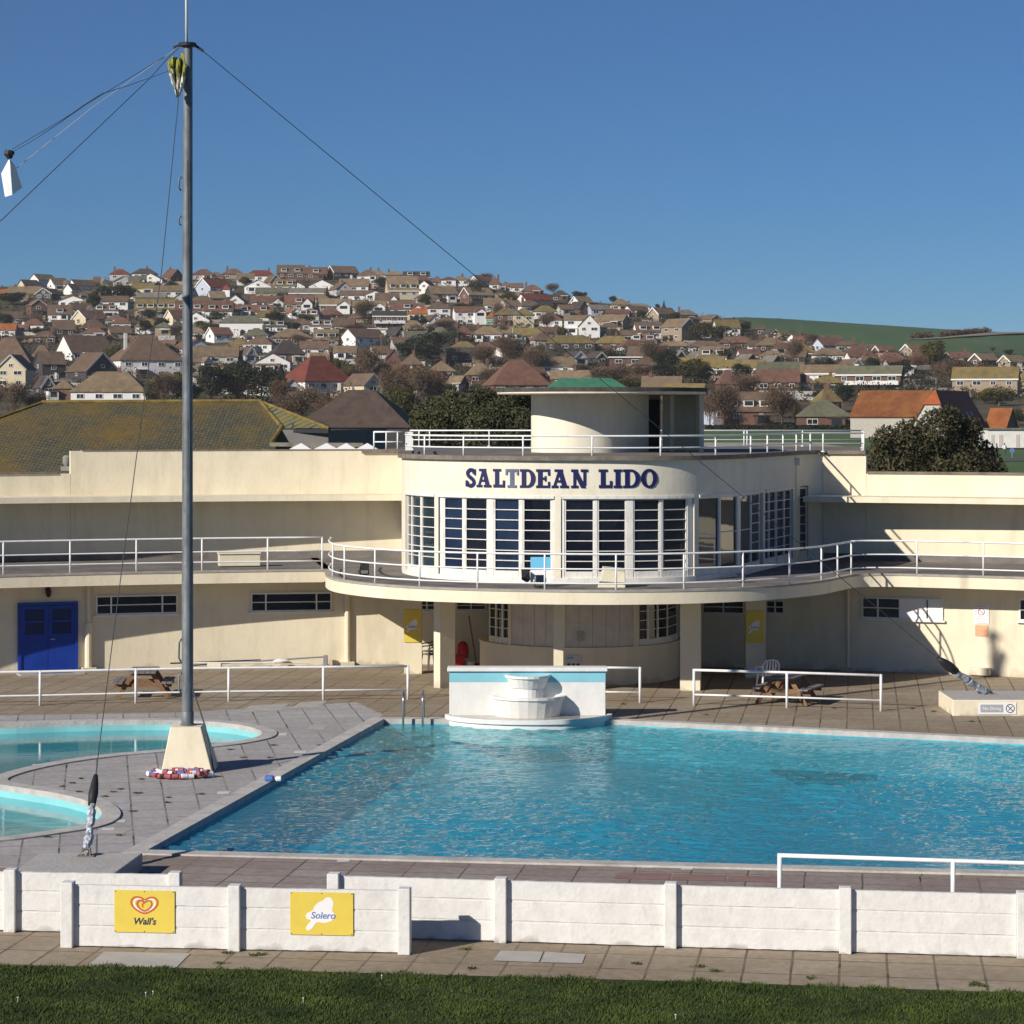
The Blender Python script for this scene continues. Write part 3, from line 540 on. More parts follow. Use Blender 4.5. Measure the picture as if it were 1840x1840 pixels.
b = MB(); b.add([(x-.43, y+.1, ZD+.48), (x-.2, y+.1, ZD+.42), (x-.18, y+.15, ZD+.2), (x-.26, y+.1, ZD+.1), (x-.42, y+.1, ZD+.2), (x-.43, y+.3, ZD+.48), (x-.2, y+.3, ZD+.42), (x-.18, y+.3, ZD+.2), (x-.26, y+.3, ZD+.1), (x-.42, y+.3, ZD+.2)], [(0, 4, 3, 2, 1), (5, 6, 7, 8, 9), (0, 1, 6, 5), (1, 2, 7, 6), (2, 3, 8, 7), (3, 4, 9, 8), (4, 0, 5, 9)]); tag(b.build('dark_crate', M_dark), 'dark open crate beside the blue and white board on the balcony', 'crate')
def floodlight(px, py, label, yaw=0.0, sc=1.0):
    q = on_deck(px, py); t_ = thing('floodlight', label, 'floodlight', tuple(q), yaw, 'black floodlights on the balcony', local=True); b = MB()
    b.box(-.13*sc, .13*sc, -.06, .05, .16*sc, .36*sc); b.build('lamp_head', M_dark, t_, bevel=0.015)
    b = MB(); b.bar((-.15*sc, 0, .05), (-.15*sc, 0, .28*sc), .02); b.bar((.15*sc, 0, .05), (.15*sc, 0, .28*sc), .02); b.box(-.16*sc, .16*sc, -.03, .03, .02, .05); b.box(-.04, .04, -.08, .08, 0, .02); b.build('bracket', M_dark, t_)
    b = MB(); b.box(-.11*sc, .11*sc, -.066, -.06, .18*sc, .34*sc); b.build('lamp_glass', M_glassb, t_)
floodlight(655, 1034, 'black floodlight standing on the curved deck behind the balcony railing near its first corner', 0.7); floodlight(971, 1057, 'black floodlight in front of the white half of the leaning board', 0.1); floodlight(1331, 1047, 'small black floodlight fixed low on the shaded side of the balcony', -0.6, .8)
# ------------------------------------------------------------------ ground by the pools
POOL = [(-6.42, 43.16), (16.5, 40.15), (16.5, 56.1), (2.5, 61.5), (-3.23, 61.7)]
kid_px = [(-420, 1312), (-200, 1306), (0, 1303), (120, 1299), (240, 1296.5), (330, 1297), (400, 1301), (446, 1308), (470, 1317), (462, 1326), (420, 1335), (360, 1342), (290, 1349), (200, 1357), (120, 1367), (50, 1380), (5, 1392), (-18, 1403), (0, 1412), (50, 1420), (110, 1430), (158, 1443), (181, 1459), (178, 1473), (150, 1485), (90, 1495), (0, 1507), (-150, 1520), (-420, 1535)]
KID = crom([tuple(G(x, y).xy) for x, y in kid_px], 5)[:-1]
def area(p): return sum(a[0]*b[1]-b[0]*a[1] for a, b in zip(p, p[1:]+p[:1]))/2
if area(KID) < 0: KID = KID[::-1]
def offc(p, d):
    n = len(p); out = []
    for i in range(n):
        a, b = p[i-1], p[(i+1) % n]; q = p[i]
        t1 = V((q[0]-a[0], q[1]-a[1])).normalized(); t2 = V((b[0]-q[0], b[1]-q[1])).normalized(); n1 = V((t1.y, -t1.x)); n2 = V((t2.y, -t2.x)); m = (n1+n2)
        m = m/max(0.35, m.dot(n1)) if m.length > 1e-6 else n1; out.append((q[0]+m.x*d, q[1]+m.y*d))
    return out
def holed(outer, holes, z):
    """flat sheet with holes, triangulated through a filled 2D curve"""
    cu = bpy.data.curves.new('s', 'CURVE'); cu.dimensions = '2D'; cu.fill_mode = 'BOTH'
    for lp in [outer]+holes:
        sp = cu.splines.new('POLY'); sp.points.add(len(lp)-1); sp.use_cyclic_u = True
        for p, q in zip(sp.points, lp): p.co = (q[0], q[1], 0, 1)
    ob = bpy.data.objects.new('s', cu); COL.objects.link(ob); dg = bpy.context.evaluated_depsgraph_get(); me = bpy.data.meshes.new_from_object(ob.evaluated_get(dg))
    vs = [(v.co.x, v.co.y, z) for v in me.vertices]; fs = [tuple(p.vertices) for p in me.polygons]; bpy.data.objects.remove(ob); bpy.data.curves.remove(cu)
    fs = [f if sum((vs[f[i]][0]*vs[f[(i+1) % len(f)]][1]-vs[f[(i+1) % len(f)]][0]*vs[f[i]][1]) for i in range(len(f))) > 0 else f[::-1] for f in fs]
    return vs, fs
M_pave = brickmat('paving_slabs', (0.30, 0.245, 0.18), (0.36, 0.30, 0.225), (0.12, 0.095, 0.07), 0.66, 0.92, 0.019, R(8), patch=(0.245, 0.19, 0.13), pscale=0.22, weeds=(0.03, 0.05, 0.012))
M_pave2 = brickmat('grey_poolside_slabs', (0.385, 0.365, 0.36), (0.44, 0.42, 0.415), (0.17, 0.155, 0.145), 0.66, 0.92, 0.019, R(-9.6+0), patch=(0.34, 0.315, 0.305), pscale=0.3, weeds=(0.03, 0.05, 0.012))
M_pave3 = brickmat('pinkish_slabs', (0.29, 0.245, 0.22), (0.345, 0.30, 0.275), (0.10, 0.085, 0.07), 0.95, 0.62, 0.016, R(8), patch=(0.24, 0.185, 0.16), pscale=0.3, weeds=(0.03, 0.05, 0.012))
cop = offc(POOL, 0.36); kco = offc(KID, 0.36)
vs, fs = holed([(-70, 30.5), (70, 30.5), (70, 77), (-70, 77)], [offc(POOL, 0.34), offc(KID, 0.34)], 0.0)
MB().add(vs, fs).build('paving', M_pave)['kind'] = 'structure'
# greyer slabs between the two pools
pen = [tuple(G(x, y).xy) for x, y in [(262, 1531), (688, 1293), (600, 1268), (420, 1276), (300, 1283), (100, 1288), (-150, 1296)]]
gp = [tuple(G(x, y).xy) for x, y in [(205, 1560), (655, 1300), (690, 1285), (640, 1262), (480, 1272), (330, 1280), (-420, 1292), (-420, 1560)]]
if area(gp) < 0: gp = gp[::-1]
vs, fs = holed(gp, [offc(KID, 0.34)], 0.004)
MB().add(vs, fs).build('grey_paving', M_pave2)['kind'] = 'structure'
fg = [tuple(G(x, y).xy) for x, y in [(262, 1536), (1400, 1566), (2150, 1590), (2150, 1625), (100, 1620)]]
if area(fg) < 0: fg = fg[::-1]
vs, fs = holed(fg, [], 0.004); MB().add(vs, fs).build('pinkish_paving', M_pave3)['kind'] = 'structure'
def ring(inner_, outer_, z0, z1, nm, m):
    n = len(inner_); b = MB(); vs = [(p[0], p[1], z) for l, z in ((outer_, z0), (outer_, z1), (inner_, z1), (inner_, z1-0.12)) for p in l]
    fs = [(k*n+i, k*n+(i+1) % n, (k+1)*n+(i+1) % n, (k+1)*n+i) for k in range(3) for i in range(n)]
    o = b.add(vs, fs).build(nm, m); o['kind'] = 'structure'; return o
def densify(p, step=0.6):
    out = []
    for a, c in zip(p, p[1:]+p[:1]):
        n = max(1, int(math.hypot(c[0]-a[0], c[1]-a[1])/step))
        out += [(a[0]+(c[0]-a[0])*i/n, a[1]+(c[1]-a[1])*i/n) for i in range(n)]
    return out
ring(POOL, cop, 0.0, 0.035, 'pool_edge', M_cope); ring(KID, kco, 0.0, 0.035, 'paddling_pool_edge', M_cope)
M_basin = mat('turquoise_pool_paint', (0.11, 0.47, 0.58), 0.6, 0.12, 0.7, stains=(0.28, 0.75, (0.06, 0.37, 0.54), (1, 1, 1)))
M_basin2 = mat('pale_turquoise_pool_paint', (0.26, 0.60, 0.62), 0.6, 0.1, 0.8, stains=(0.5, 0.6, (0.2, 0.5, 0.52), (1, 1, 1)))
def basin(poly, depth, nm, m):
    n = len(poly); b = MB(); vs = [(p[0], p[1], z) for z in (-0.085, -depth) for p in poly]
    fs = [(i, n+i, n+(i+1) % n, (i+1) % n) for i in range(n)]+[tuple(range(n, 2*n))]
    o = b.add(vs, fs).build(nm, m); o['kind'] = 'structure'
basin(POOL, 1.0, 'pool_basin', M_basin); basin(KID, 0.7, 'paddling_pool_basin', M_basin2)
def water_mat(name, tint, s1, s2, strength, dist, body=(0.03, 0.26, 0.40), turb=0.5, far=None):
    m = bpy.data.materials.new(name); m.use_nodes = True; nt = m.node_tree; N = nt.nodes; L = nt.links
    N.remove(N['Principled BSDF']); out = N['Material Output']
    tr0 = N.new('ShaderNodeBsdfTransparent'); tr0.inputs[0].default_value = (*tint, 1); df = N.new('ShaderNodeBsdfDiffuse'); df.inputs['Color'].default_value = (*body, 1)
    if far:                                    # shallower and greener towards the far end
        t2 = N.new('ShaderNodeTexCoord'); sx = N.new('ShaderNodeSeparateXYZ'); L.new(t2.outputs['Object'], sx.inputs[0]); mr = N.new('ShaderNodeMapRange'); mr.inputs['From Min'].default_value = 44; mr.inputs['From Max'].default_value = 60; L.new(sx.outputs[1], mr.inputs[0]); mc = N.new('ShaderNodeMix'); mc.data_type = 'RGBA'; L.new(mr.outputs[0], mc.inputs['Factor']); mc.inputs['A'].default_value = (*body, 1); mc.inputs['B'].default_value = (*far, 1); L.new(mc.outputs['Result'], df.inputs['Color'])
    tr = N.new('ShaderNodeMixShader'); tr.inputs[0].default_value = turb; L.new(tr0.outputs[0], tr.inputs[1]); L.new(df.outputs[0], tr.inputs[2])
    gl = N.new('ShaderNodeBsdfGlossy'); gl.inputs['Roughness'].default_value = 0.03; gl.inputs['Color'].default_value = (0.95, 0.97, 1, 1)
    mx = N.new('ShaderNodeMixShader'); tc = N.new('ShaderNodeTexCoord'); mp = N.new('ShaderNodeMapping'); mp.inputs['Rotation'].default_value = (0, 0, R(4)); mp.inputs['Scale'].default_value = (0.7, 2.2, 1)
    L.new(tc.outputs['Object'], mp.inputs[0])
    n1 = N.new('ShaderNodeTexNoise'); n1.inputs['Scale'].default_value = s1; n1.inputs['Detail'].default_value = 4; n1.inputs['Roughness'].default_value = 0.55; L.new(mp.outputs[0], n1.inputs['Vector'])
    bp = N.new('ShaderNodeBump'); bp.inputs['Strength'].default_value = strength; bp.inputs['Distance'].default_value = dist; L.new(n1.outputs['Fac'], bp.inputs['Height'])
    L.new(bp.outputs[0], gl.inputs['Normal']); L.new(bp.outputs[0], df.inputs['Normal'])
    # Schlick's reflectance of water, the same from above and from below
    ge_ = N.new('ShaderNodeNewGeometry'); dt = N.new('ShaderNodeVectorMath'); dt.operation = 'DOT_PRODUCT'; L.new(bp.outputs[0], dt.inputs[0]); L.new(ge_.outputs['Incoming'], dt.inputs[1])
    def mth(op, a, b=None):
        n = N.new('ShaderNodeMath'); n.operation = op; n.use_clamp = op in ('SUBTRACT', 'ADD')
        for i, q in enumerate((a, b)):
            if q is None: continue
            if isinstance(q, (int, float)): n.inputs[i].default_value = q
            else: L.new(q, n.inputs[i])
        return n.outputs[0]
    fr_ = mth('ADD', mth('MULTIPLY', mth('POWER', mth('SUBTRACT', 1.0, mth('ABSOLUTE', dt.outputs['Value'])), 5.0), 0.98), 0.02)
    L.new(fr_, mx.inputs[0]); L.new(tr.outputs[0], mx.inputs[1]); L.new(gl.outputs[0], mx.inputs[2]); L.new(mx.outputs[0], out.inputs['Surface'])
    return m
def water(poly, z, nm, m, step, waves, seed):
    """a real rippled surface: a fine grid clipped to the pool's outline"""
    a = np.array(poly); x0, y0 = a.min(0); x1, y1 = a.max(0); nx = int((x1-x0)/step)+2; ny = int((y1-y0)/step)+2
    xs = x0+np.arange(nx)*step; ys = y0+np.arange(ny)*step; X, Y = np.meshgrid(xs, ys); rg = np.random.default_rng(seed); Z = np.zeros_like(X)
    for (lam, amp, ang, spread, cnt) in waves:
        for _ in range(cnt):
            l = lam*rg.uniform(0.6, 1.6); t = ang+rg.normal(0, spread); k = 2*math.pi/l
            Z += amp*rg.uniform(.4, 1)/math.sqrt(cnt)*np.sin(k*(X*math.cos(t)+Y*math.sin(t))+rg.uniform(0, 6.28)+1.2*np.sin(X*.31*rg.uniform(.5, 1.5)+Y*.27*rg.uniform(.5, 1.5)+rg.uniform(0, 6)))
    Z *= 0.6+0.5*np.sin(X*0.5+1)*np.cos(Y*0.41+X*.2)
    ins = np.zeros(X.shape, bool); n = len(poly)
    for i in range(n):
        (xa, ya), (xb, yb) = poly[i], poly[(i+1) % n]
        if ya == yb: continue
        c = ((ya > Y) != (yb > Y)) & (X < (xb-xa)*(Y-ya)/(yb-ya)+xa); ins ^= c
    near = np.zeros_like(ins)
    for dy in (-1, 0, 1):
        for dx in (-1, 0, 1): near |= np.roll(np.roll(ins, dy, 0), dx, 1)
    q = near[:-1, :-1] & near[1:, :-1] & near[:-1, 1:] & near[1:, 1:]
    idx = np.arange(nx*ny).reshape(ny, nx); f = np.stack([idx[:-1, :-1], idx[:-1, 1:], idx[1:, 1:], idx[1:, :-1]], -1)[q]
    used = np.zeros(nx*ny, bool); used[f.ravel()] = True; mp = np.cumsum(used)-1
    co = np.stack([X.ravel(), Y.ravel(), Z.ravel()+z], -1)[used]; f = mp[f]
    me = bpy.data.meshes.new(nm); me.vertices.add(len(co)); me.vertices.foreach_set('co', co.ravel()); me.loops.add(f.size); me.loops.foreach_set('vertex_index', f.ravel().astype(np.int32))
    me.polygons.add(len(f)); me.polygons.foreach_set('loop_start', (np.arange(len(f))*4).astype(np.int32)); me.polygons.foreach_set('loop_total', np.full(len(f), 4, np.int32)); me.polygons.foreach_set('use_smooth', np.ones(len(f), bool))
    me.update(calc_edges=True); me.materials.append(m); o = bpy.data.objects.new(nm, me); COL.objects.link(o); o['kind'] = 'structure'; return o
wind = R(84)
water(POOL, -0.1, 'pool_water', water_mat('pool_water', (0.62, 0.92, 0.97), 5.5, 2.0, 1.0, 0.055, (0.040, 0.36, 0.54), 0.36, (0.105, 0.48, 0.51)), 0.05, [(1.6, 0.014, wind, .25, 7), (0.52, 0.031, wind, .3, 16), (0.25, 0.016, wind, .5, 22)], 3)
water(KID, -0.22, 'paddling_pool_water', water_mat('still_pool_water', (0.62, 0.88, 0.92), 3.0, 2.0, 0.06, 0.03, (0.07, 0.33, 0.38), 0.3), 0.12, [(0.9, 0.0010, wind, .8, 6), (0.45, 0.0006, wind, .9, 6)], 5)
# a dark patch on the pool floor
q = [G(x, y, -0.985) for x, y in [(1382, 1384), (1398, 1374), (1425, 1371), (1450, 1364), (1490, 1366), (1525, 1363), (1565, 1371), (1590, 1377), (1570, 1386), (1575, 1394), (1530, 1394), (1500, 1401), (1455, 1397), (1425, 1399), (1405, 1391)]]
b = MB(); b.add([(p.x, p.y+(p.y-59.6)*.6-.3, -0.985) for p in q], [tuple(range(len(q)))[::-1]]); b.build('pool_floor_stain', mat('silt', (0.01, 0.05, 0.05), 0.9, 0.4, 1.2))['kind'] = 'structure'
def slab_patch(pxs, m, z=0.009):
    p = [G(x, y) for x, y in pxs]; b = MB(); b.add([(q.x, q.y, z) for q in p], [tuple(range(len(p)))[::-1]]); o = b.build('replaced_slab', m)
    if o.data.polygons[0].normal.z < 0: o.data.flip_normals()
    o['kind'] = 'structure'
M_slab = mat('new_pale_slab', (0.42, 0.40, 0.37), 0.9, 0.12, 2, bump=0.2); M_slabr = mat('red_slab', (0.27, 0.165, 0.145), 0.9, 0.15, 2, bump=0.2); M_slabw = mat('white_tile', (0.62, 0.60, 0.56), 0.8, 0.1, 4)
for pp in ([(187, 1711), (342, 1714), (300, 1756), (143, 1748)], [(899, 1709), (976, 1711), (968, 1730), (886, 1727)], [(980, 1711), (1052, 1716), (1046, 1732), (972, 1730)]): slab_patch(pp, M_slab)
for pp in ([(1111, 1568), (1206, 1570.5), (1202, 1582), (1103, 1579)], [(1210, 1571), (1305, 1573.5), (1302, 1584), (1206, 1582)], [(1309, 1573.7), (1398, 1576), (1396, 1586.5), (1306, 1584.3)]): slab_patch(pp, M_slabr)
for (x, y) in ((505, 1320), (540, 1352), (402, 1425), (215, 1476), (70, 1376), (195, 1490), (618, 1547), (1236, 1561), (1165, 1558)): slab_patch([(x-11, y-2.2), (x+12, y-2.6), (x+9, y+2.4), (x-13, y+2.6)], M_slabw)
for pp in ([(450, 1268), (520, 1265), (505, 1277), (430, 1281)], [(540, 1262), (590, 1260), (570, 1272), (520, 1274)], [(560, 1303), (593, 1303), (580, 1312), (548, 1311)], [(180, 1489), (240, 1489), (222, 1498), (165, 1499)]): slab_patch(pp, M_slab, 0.008)
# ------------------------------------------------------------------ concrete board walls in front
def board_wall(label, posts, hgt=0.91, last=True):
    a = V((*posts[0], 0)); t_ = thing('board_wall', label, 'wall', tuple(a)); up = V((0, 0, 1))
    for i, p in enumerate(posts):
        q = V((*p, 0)); d = V((*(posts[min(i+1, len(posts)-1)]), 0))-V((*(posts[max(i-1, 0)]), 0)); d.normalize(); n = V((d.y, -d.x, 0)); b = MB()
        b.obox(q+up*(hgt+0.035)/2+n*0.03, d, n, up, 0.175, 0.2, hgt+0.035); b.build('wall_post', M_boards, t_, bevel=0.012)
    for p, q in zip(posts, posts[1:]):
        p, q = V((*p, 0)), V((*q, 0)); d = (q-p).normalized(); n = V((d.y, -d.x, 0)); L = (q-p).length; b = MB()
        for k in range(3):
            z0 = 0.02+k*hgt/3; z1 = (k+1)*hgt/3-0.012
            m_ = 24; f = [[], []]
            # each board a slab with a faintly uneven lower edge
            for j in range(m_+1):
                s = 0.09+(L-0.18)*j/m_; f[0].append((s, z0+random.uniform(-.004, .004))); f[1].append((s, z1+random.uniform(-.003, .003)))
            vs = []; 
            for off in (0.035, -0.035):
                for row in f:
                    for (s, z) in row: vs.append(p+d*s+n*off+up*z)
            nn = m_+1; fs = []
            for j in range(m_): fs += [(j, j+1, nn+j+1, nn+j), (2*nn+j+1, 2*nn+j, 3*nn+j, 3*nn+j+1), (nn+j, nn+j+1, 3*nn+j+1, 3*nn+j), (j+1, j, 2*nn+j, 2*nn+j+1)]
            fs += [(0, nn, 3*nn, 2*nn), (nn-1, 3*nn-1, 4*nn-1, 2*nn-1)]
            b.add(vs, fs)
        for k in (1, 2): b.obox((p+q)/2+up*(k*hgt/3)+n*0.0, d, n, up, L-0.18, 0.055, 0.03)
        b.build('board_panel', M_boards, t_)
    return t_
WB = [(-6.42, 35.46), (-3.98, 35.22), (-1.53, 35.0)]
board_wall('short white concrete board wall carrying two yellow signs, nearest the lawn', WB)
board_wall('white concrete board wall running behind the one with yellow signs, below the grey paving', [(-12.46, 36.95), (-9.96, 36.73), (-7.46, 36.5), (-4.98, 36.27)], 0.9)
board_wall('longest white concrete board wall along the near side of the blue pool', [(-2.62, 36.12), (-0.155, 35.76), (2.30, 35.40), (4.77, 35.05), (7.24, 34.72), (9.7, 34.38)], 0.91)
def sign_frame(p, q, s0, s1, z0, z1, off):
    p, q = V((*p, 0)), V((*q, 0)); d = (q-p).normalized(); n = V((d.y, -d.x, 0)); return p+d*s0+n*off+V((0, 0, z0)), d, V((0, 0, 1)), s1-s0, z1-z0
LOLLY = crom([(.136,.255),(.172,.21),(.184,.15),(.167,.046),(.2,0),(.205,-.06),(.15,-.11),(.04,-.142),(-.06,-.13),(-.11,-.17),(-.157,-.236),(-.21,-.263),(-.247,-.236),(-.225,-.18),(-.165,-.11),(-.225,-.085),(-.25,-.04),(-.22,.01),(-.146,.045),(-.11,.11),(-.06,.165),(.02,.205),(.07,.25),(.136,.255)], 4)[:-1]
def rect_sign(o, ux, uy, wd, ht, name, label, cat, m, group=None, th=0.008):
    nn = ux.cross(uy); t_ = thing(name, label, cat, tuple(o+ux*wd/2), group=group); b = MB(); b.obox(o+ux*wd/2+uy*ht/2+nn*th/2, ux, uy, nn, wd, ht, th); b.build('sign_board', m, t_); return t_, o+ux*wd/2+uy*ht/2+nn*th
def rivets(t_, c, ux, uy, wd, ht):
    b = MB()
    for sx in (-.48, 0, .48):
        for sy in (-.475, .475): b.obox(c+ux*wd*sx+uy*ht*sy, ux, uy, ux.cross(uy), .014, .014, .006)
    b.build('fixing', M_ink, t_)
# heart sign
o, ux, uy, wd, ht = sign_frame(WB[0], WB[1], 0.69, 1.575, 0.235, 0.84, 0.045); sg, c = rect_sign(o, ux, uy, wd, ht, 'ice_cream_sign', 'yellow sign with an orange double heart on the short white wall', 'sign', M_yellow); rivets(sg, c, ux, uy, wd, ht)
def ribbon(b, pts, wds, o, ux, uy, d0, d1):
    n = len(pts); l = []; r = []
    for i, p in enumerate(pts):
        a = pts[max(i-1, 0)]; e = pts[min(i+1, n-1)]; tx, ty = e[0]-a[0], e[1]-a[1]; k = math.hypot(tx, ty) or 1; w_ = wds(i/(n-1))/2
        l.append((p[0]-ty/k*w_, p[1]+tx/k*w_)); r.append((p[0]+ty/k*w_, p[1]-tx/k*w_))
    nn = ux.cross(uy); vs = [o+ux*p[0]+uy*p[1]+nn*d for d in (d0, d1) for p in l+r]; m2 = 2*n; fs = []
    for i in range(n-1): fs += [(m2+n+i, m2+n+i+1, m2+i+1, m2+i), (i, i+1, m2+i+1, m2+i), (n+i+1, n+i, m2+n+i, m2+n+i+1)]
    b.add(vs, fs)
b = MB(); hc = c+uy*0.085
def heart(s, ext):   # one continuous stroke that starts in the dip, runs round the left lobe, the point, the right lobe and curls back in
    k = [(0.0, 0.09), (-0.07, 0.125), (-0.15, 0.12), (-0.19, 0.06), (-0.17, -0.01), (-0.10, -0.075), (0.0, -0.115), (0.10, -0.075), (0.17, -0.01), (0.19, 0.06), (0.15, 0.12), (0.07, 0.12), (0.01, 0.085)]+ext
    return crom([(x*s[0]+s[2], y*s[1]+s[3]) for x, y in k], 6)
ribbon(b, heart((1.02, 0.95, 0, 0), []), lambda t: 0.026, hc, ux, uy, 0, 0.003)
ribbon(b, heart((0.56, 0.62, 0.0, -0.005), [(-0.06, 0.03), (-0.03, -0.03)]), lambda t: 0.030*(1-0.5*t), hc, ux, uy, 0, 0.0045)
b.build('heart_emblem', M_orange, sg)
b = MB(); ribbon(b, heart((0.80, 0.78, 0, -0.002), []), lambda t: 0.024, hc, ux, uy, 0, 0.0015); b.build('heart_highlight', M_signwhite, sg)
b = MB(); put_text(b, "Wall's", c-uy*0.145, ux, uy, 0.135, 0.0015, extrude=0.0015, shear=0.22, off=0.0035); b.build('lettering', M_ink, sg)
def lolly_sign(o, ux, uy, wd, ht, label):
    sg, c = rect_sign(o, ux, uy, wd, ht, 'ice_cream_sign', label, 'sign', M_yellow, 'yellow ice lolly signs'); s = min(wd, ht)/0.66; b = MB()
    b.flat(c+ux*(-0.0), ux, uy, [(p[0]*s, p[1]*s) for p in (LOLLY if area(LOLLY) > 0 else LOLLY[::-1])], 0.0, 0.002); b.build('lolly_emblem', M_signwhite, sg)
    b = MB(); put_text(b, "Solero", c+ux*0.02*s-uy*0.03*s, ux, uy*1.0+ux*0.0, 0.145*s, 0.004, extrude=0.001, shear=0.2, off=0.002); b.build('lettering', M_signblue, sg)
    return sg, c
o, ux, uy, wd, ht = sign_frame(WB[1], WB[2], 0.81, 1.72, 0.25, 0.86, 0.045); sg, c = lolly_sign(o, ux, uy, wd, ht, 'yellow sign with a white ice lolly on the short white wall'); rivets(sg, c, ux, uy, wd, ht)
Y = 72.7; a = P(726, 1154, Y-0.02); lolly_sign(a, V((1, 0, 0)), V((0, 0, 1)), 31/F*Y, 59/F*Y, 'yellow lolly sign on the half sunlit pier beside the grey chair')
Y = 71.5; a = P(1341, 1155, Y-0.02); lolly_sign(a, V((1, 0, 0)), V((0, 0, 1)), 31/F*Y, 58/F*Y, 'yellow lolly sign on the fully shaded pier behind the white chair')
# prohibition notices
def prohibit(b, c, ux, uy, r, d=0.002):
    n = 24; nn = ux.cross(uy)
    out = [(math.cos(2*math.pi*i/n), math.sin(2*math.pi*i/n)) for i in range(n)]
    vs = [c+ux*p[0]*r*k+uy*p[1]*r*k+nn*e for e in (0, d) for k in (0.82, 1.0) for p in out]; fs = []
    for i in range(n): j = (i+1) % n; fs += [(2*n+i, 3*n+i, 3*n+j, 2*n+j), (n+i, n+j, 3*n+j, 3*n+i)]
    b.add(vs, fs); b.flat(c, (ux-uy).normalized(), (ux+uy).normalized(), [(-.85*r, -.09*r), (.85*r, -.09*r), (.85*r, .09*r), (-.85*r, .09*r)], 0, d*1.6)
q, t = hit(w, 1750); q2, _ = hit(w, 1777.5); ux = (V((*q2, 0))-V((*q, 0))).normalized(); uy = V((0, 0, 1)); nn = ux.cross(uy); wd = (V((*q2, 0))-V((*q, 0))).length; Yw = q[1]; zz = lambda y: H-(y-YH)/F*Yw
o = V((*q, zz(1120.5)))+nn*0.012; ng, c = rect_sign(o, ux, uy, wd, zz(1088)-zz(1120.5), 'rules_notice', 'white notice with a prohibition ring on the sunlit wall', 'notice', M_signwhite)
b = MB(); prohibit(b, c+uy*0.09, ux, uy, 0.105); b.build('prohibition_ring', mat('maroon_ink', (0.2, 0.05, 0.06), 0.6), ng)
for k in range(9):
    b = MB(); y = 0.24-0.06*k
    for sx in (-1, 1):
        if abs(y-0.09) < 0.11: b.flat(c+uy*y+ux*sx*0.165, ux, uy, [(-.045, -.006), (.045, -.006), (.045, .006), (-.045, .006)], 0, .0015)
        elif sx > 0: b.flat(c+uy*y, ux, uy, [(-.18+.02*(k % 3), -.006), (.17-.03*(k % 2), -.006), (.17-.03*(k % 2), .006), (-.18+.02*(k % 3), .006)], 0, .0015)
    b.build('text_line', mat('grey_ink', (0.2, 0.2, 0.22), 0.7), ng)
o = V((*q, zz(1142.5)))+nn*0.012+ux*0.04; ng, c = rect_sign(o, ux, uy, wd-0.07, zz(1123)-zz(1142.5), 'faded_notice', 'faded orange notice under the white prohibition notice', 'notice', M_peach)
# plinth block under the notices
b = MB(); b.obox(V((*hit(w, 1763)[0], 0.14))+nn*0.15, ux, nn, uy, 0.62, 0.28, 0.22); tag(b.build('wall_block', M_cream, bevel=0.02), 'small cream block at the foot of the wall under the two notices', 'block')
# counter poster
q, t = hit(kl, 1017); q2, _ = hit(kl, 1044); ux = (V((*q2, 0))-V((*q, 0))).normalized(); nn = ux.cross(uy); wd = (V((*q2, 0))-V((*q, 0))).length
o = V((*q, 0.42))+nn*0.03; ng, c = rect_sign(o, ux, uy, wd, 0.46, 'counter_poster', 'pale poster with three dark discs on the kiosk counter', 'poster', mat('pale_poster', (0.62, 0.6, 0.56), 0.7))
for k in (-1, 0, 1):
    b = MB(); b.flat(c+ux*k*0.13-uy*0.05, ux, uy, [(0.052*math.cos(R(a)), 0.052*math.sin(R(a))) for a in range(0, 360, 24)], 0, 0.003); b.build('disc', M_ink, ng)
b = MB(); b.flat(c-ux*0.1+uy*0.15, ux, uy, [(-.09, -.03), (.1, -.03), (.1, .03), (-.09, .03)], 0, 0.003); b.build('heading', mat('blue_heading', (0.15, 0.45, 0.65), 0.6), ng)
# ------------------------------------------------------------------ mast
mx, my = -7.03, 53.05; T = 15.75
MS = thing('flag_mast', 'tall grey steel mast on a tapered cream concrete block between the pools', 'mast', (mx, my, 0))
bx0, bx1 = -7.53, -6.42; hb = 0.97; b = MB()
b.add([(bx0, 52.5, 0), (bx1, 52.5, 0), (bx1, 53.6, 0), (bx0, 53.6, 0), (mx-.33, my-.33, hb), (mx+.33, my-.33, hb), (mx+.33, my+.33, hb), (mx-.33, my+.33, hb)], [(3, 2, 1, 0), (4, 5, 6, 7), (0, 1, 5, 4), (1, 2, 6, 5), (2, 3, 7, 6), (3, 0, 4, 7)]); b.build('concrete_base', M_cream, MS, bevel=0.02)
b = MB(); b.tube([(mx, my, hb-.05), (mx, my, 4.5), (mx, my, 4.55), (mx, my, 11), (mx+0.01, my, T)], [0.125, 0.125, 0.118, 0.112, 0.10], 20); b.build('pole', M_steel, MS, smooth='auto')
b = MB(); b.lathe((mx, my, hb), [(0.16, 0), (0.16, 0.03), (0.135, 0.05), (0.14, 0.28), (0.128, 0.3)], 16); b.build('collar', M_steel, MS, smooth='auto'); b = MB(); b.lathe((mx, my, 4.4), [(0.126, 0), (0.128, 0.1), (0.119, 0.12)], 16); b.build('collar', M_steel, MS, smooth='auto')
b = MB(); b.lathe((mx, my, T-0.09), [(0.1, 0), (0.19, 0.02), (0.19, 0.09), (0.05, 0.1)], 16); b.bar((mx+.15, my, T-.04), (mx+.34, my, T-.17), .06); b.bar((mx-.15, my, T-.04), (mx-.3, my, T-.1), .05); b.build('head_ring', M_dark, MS)
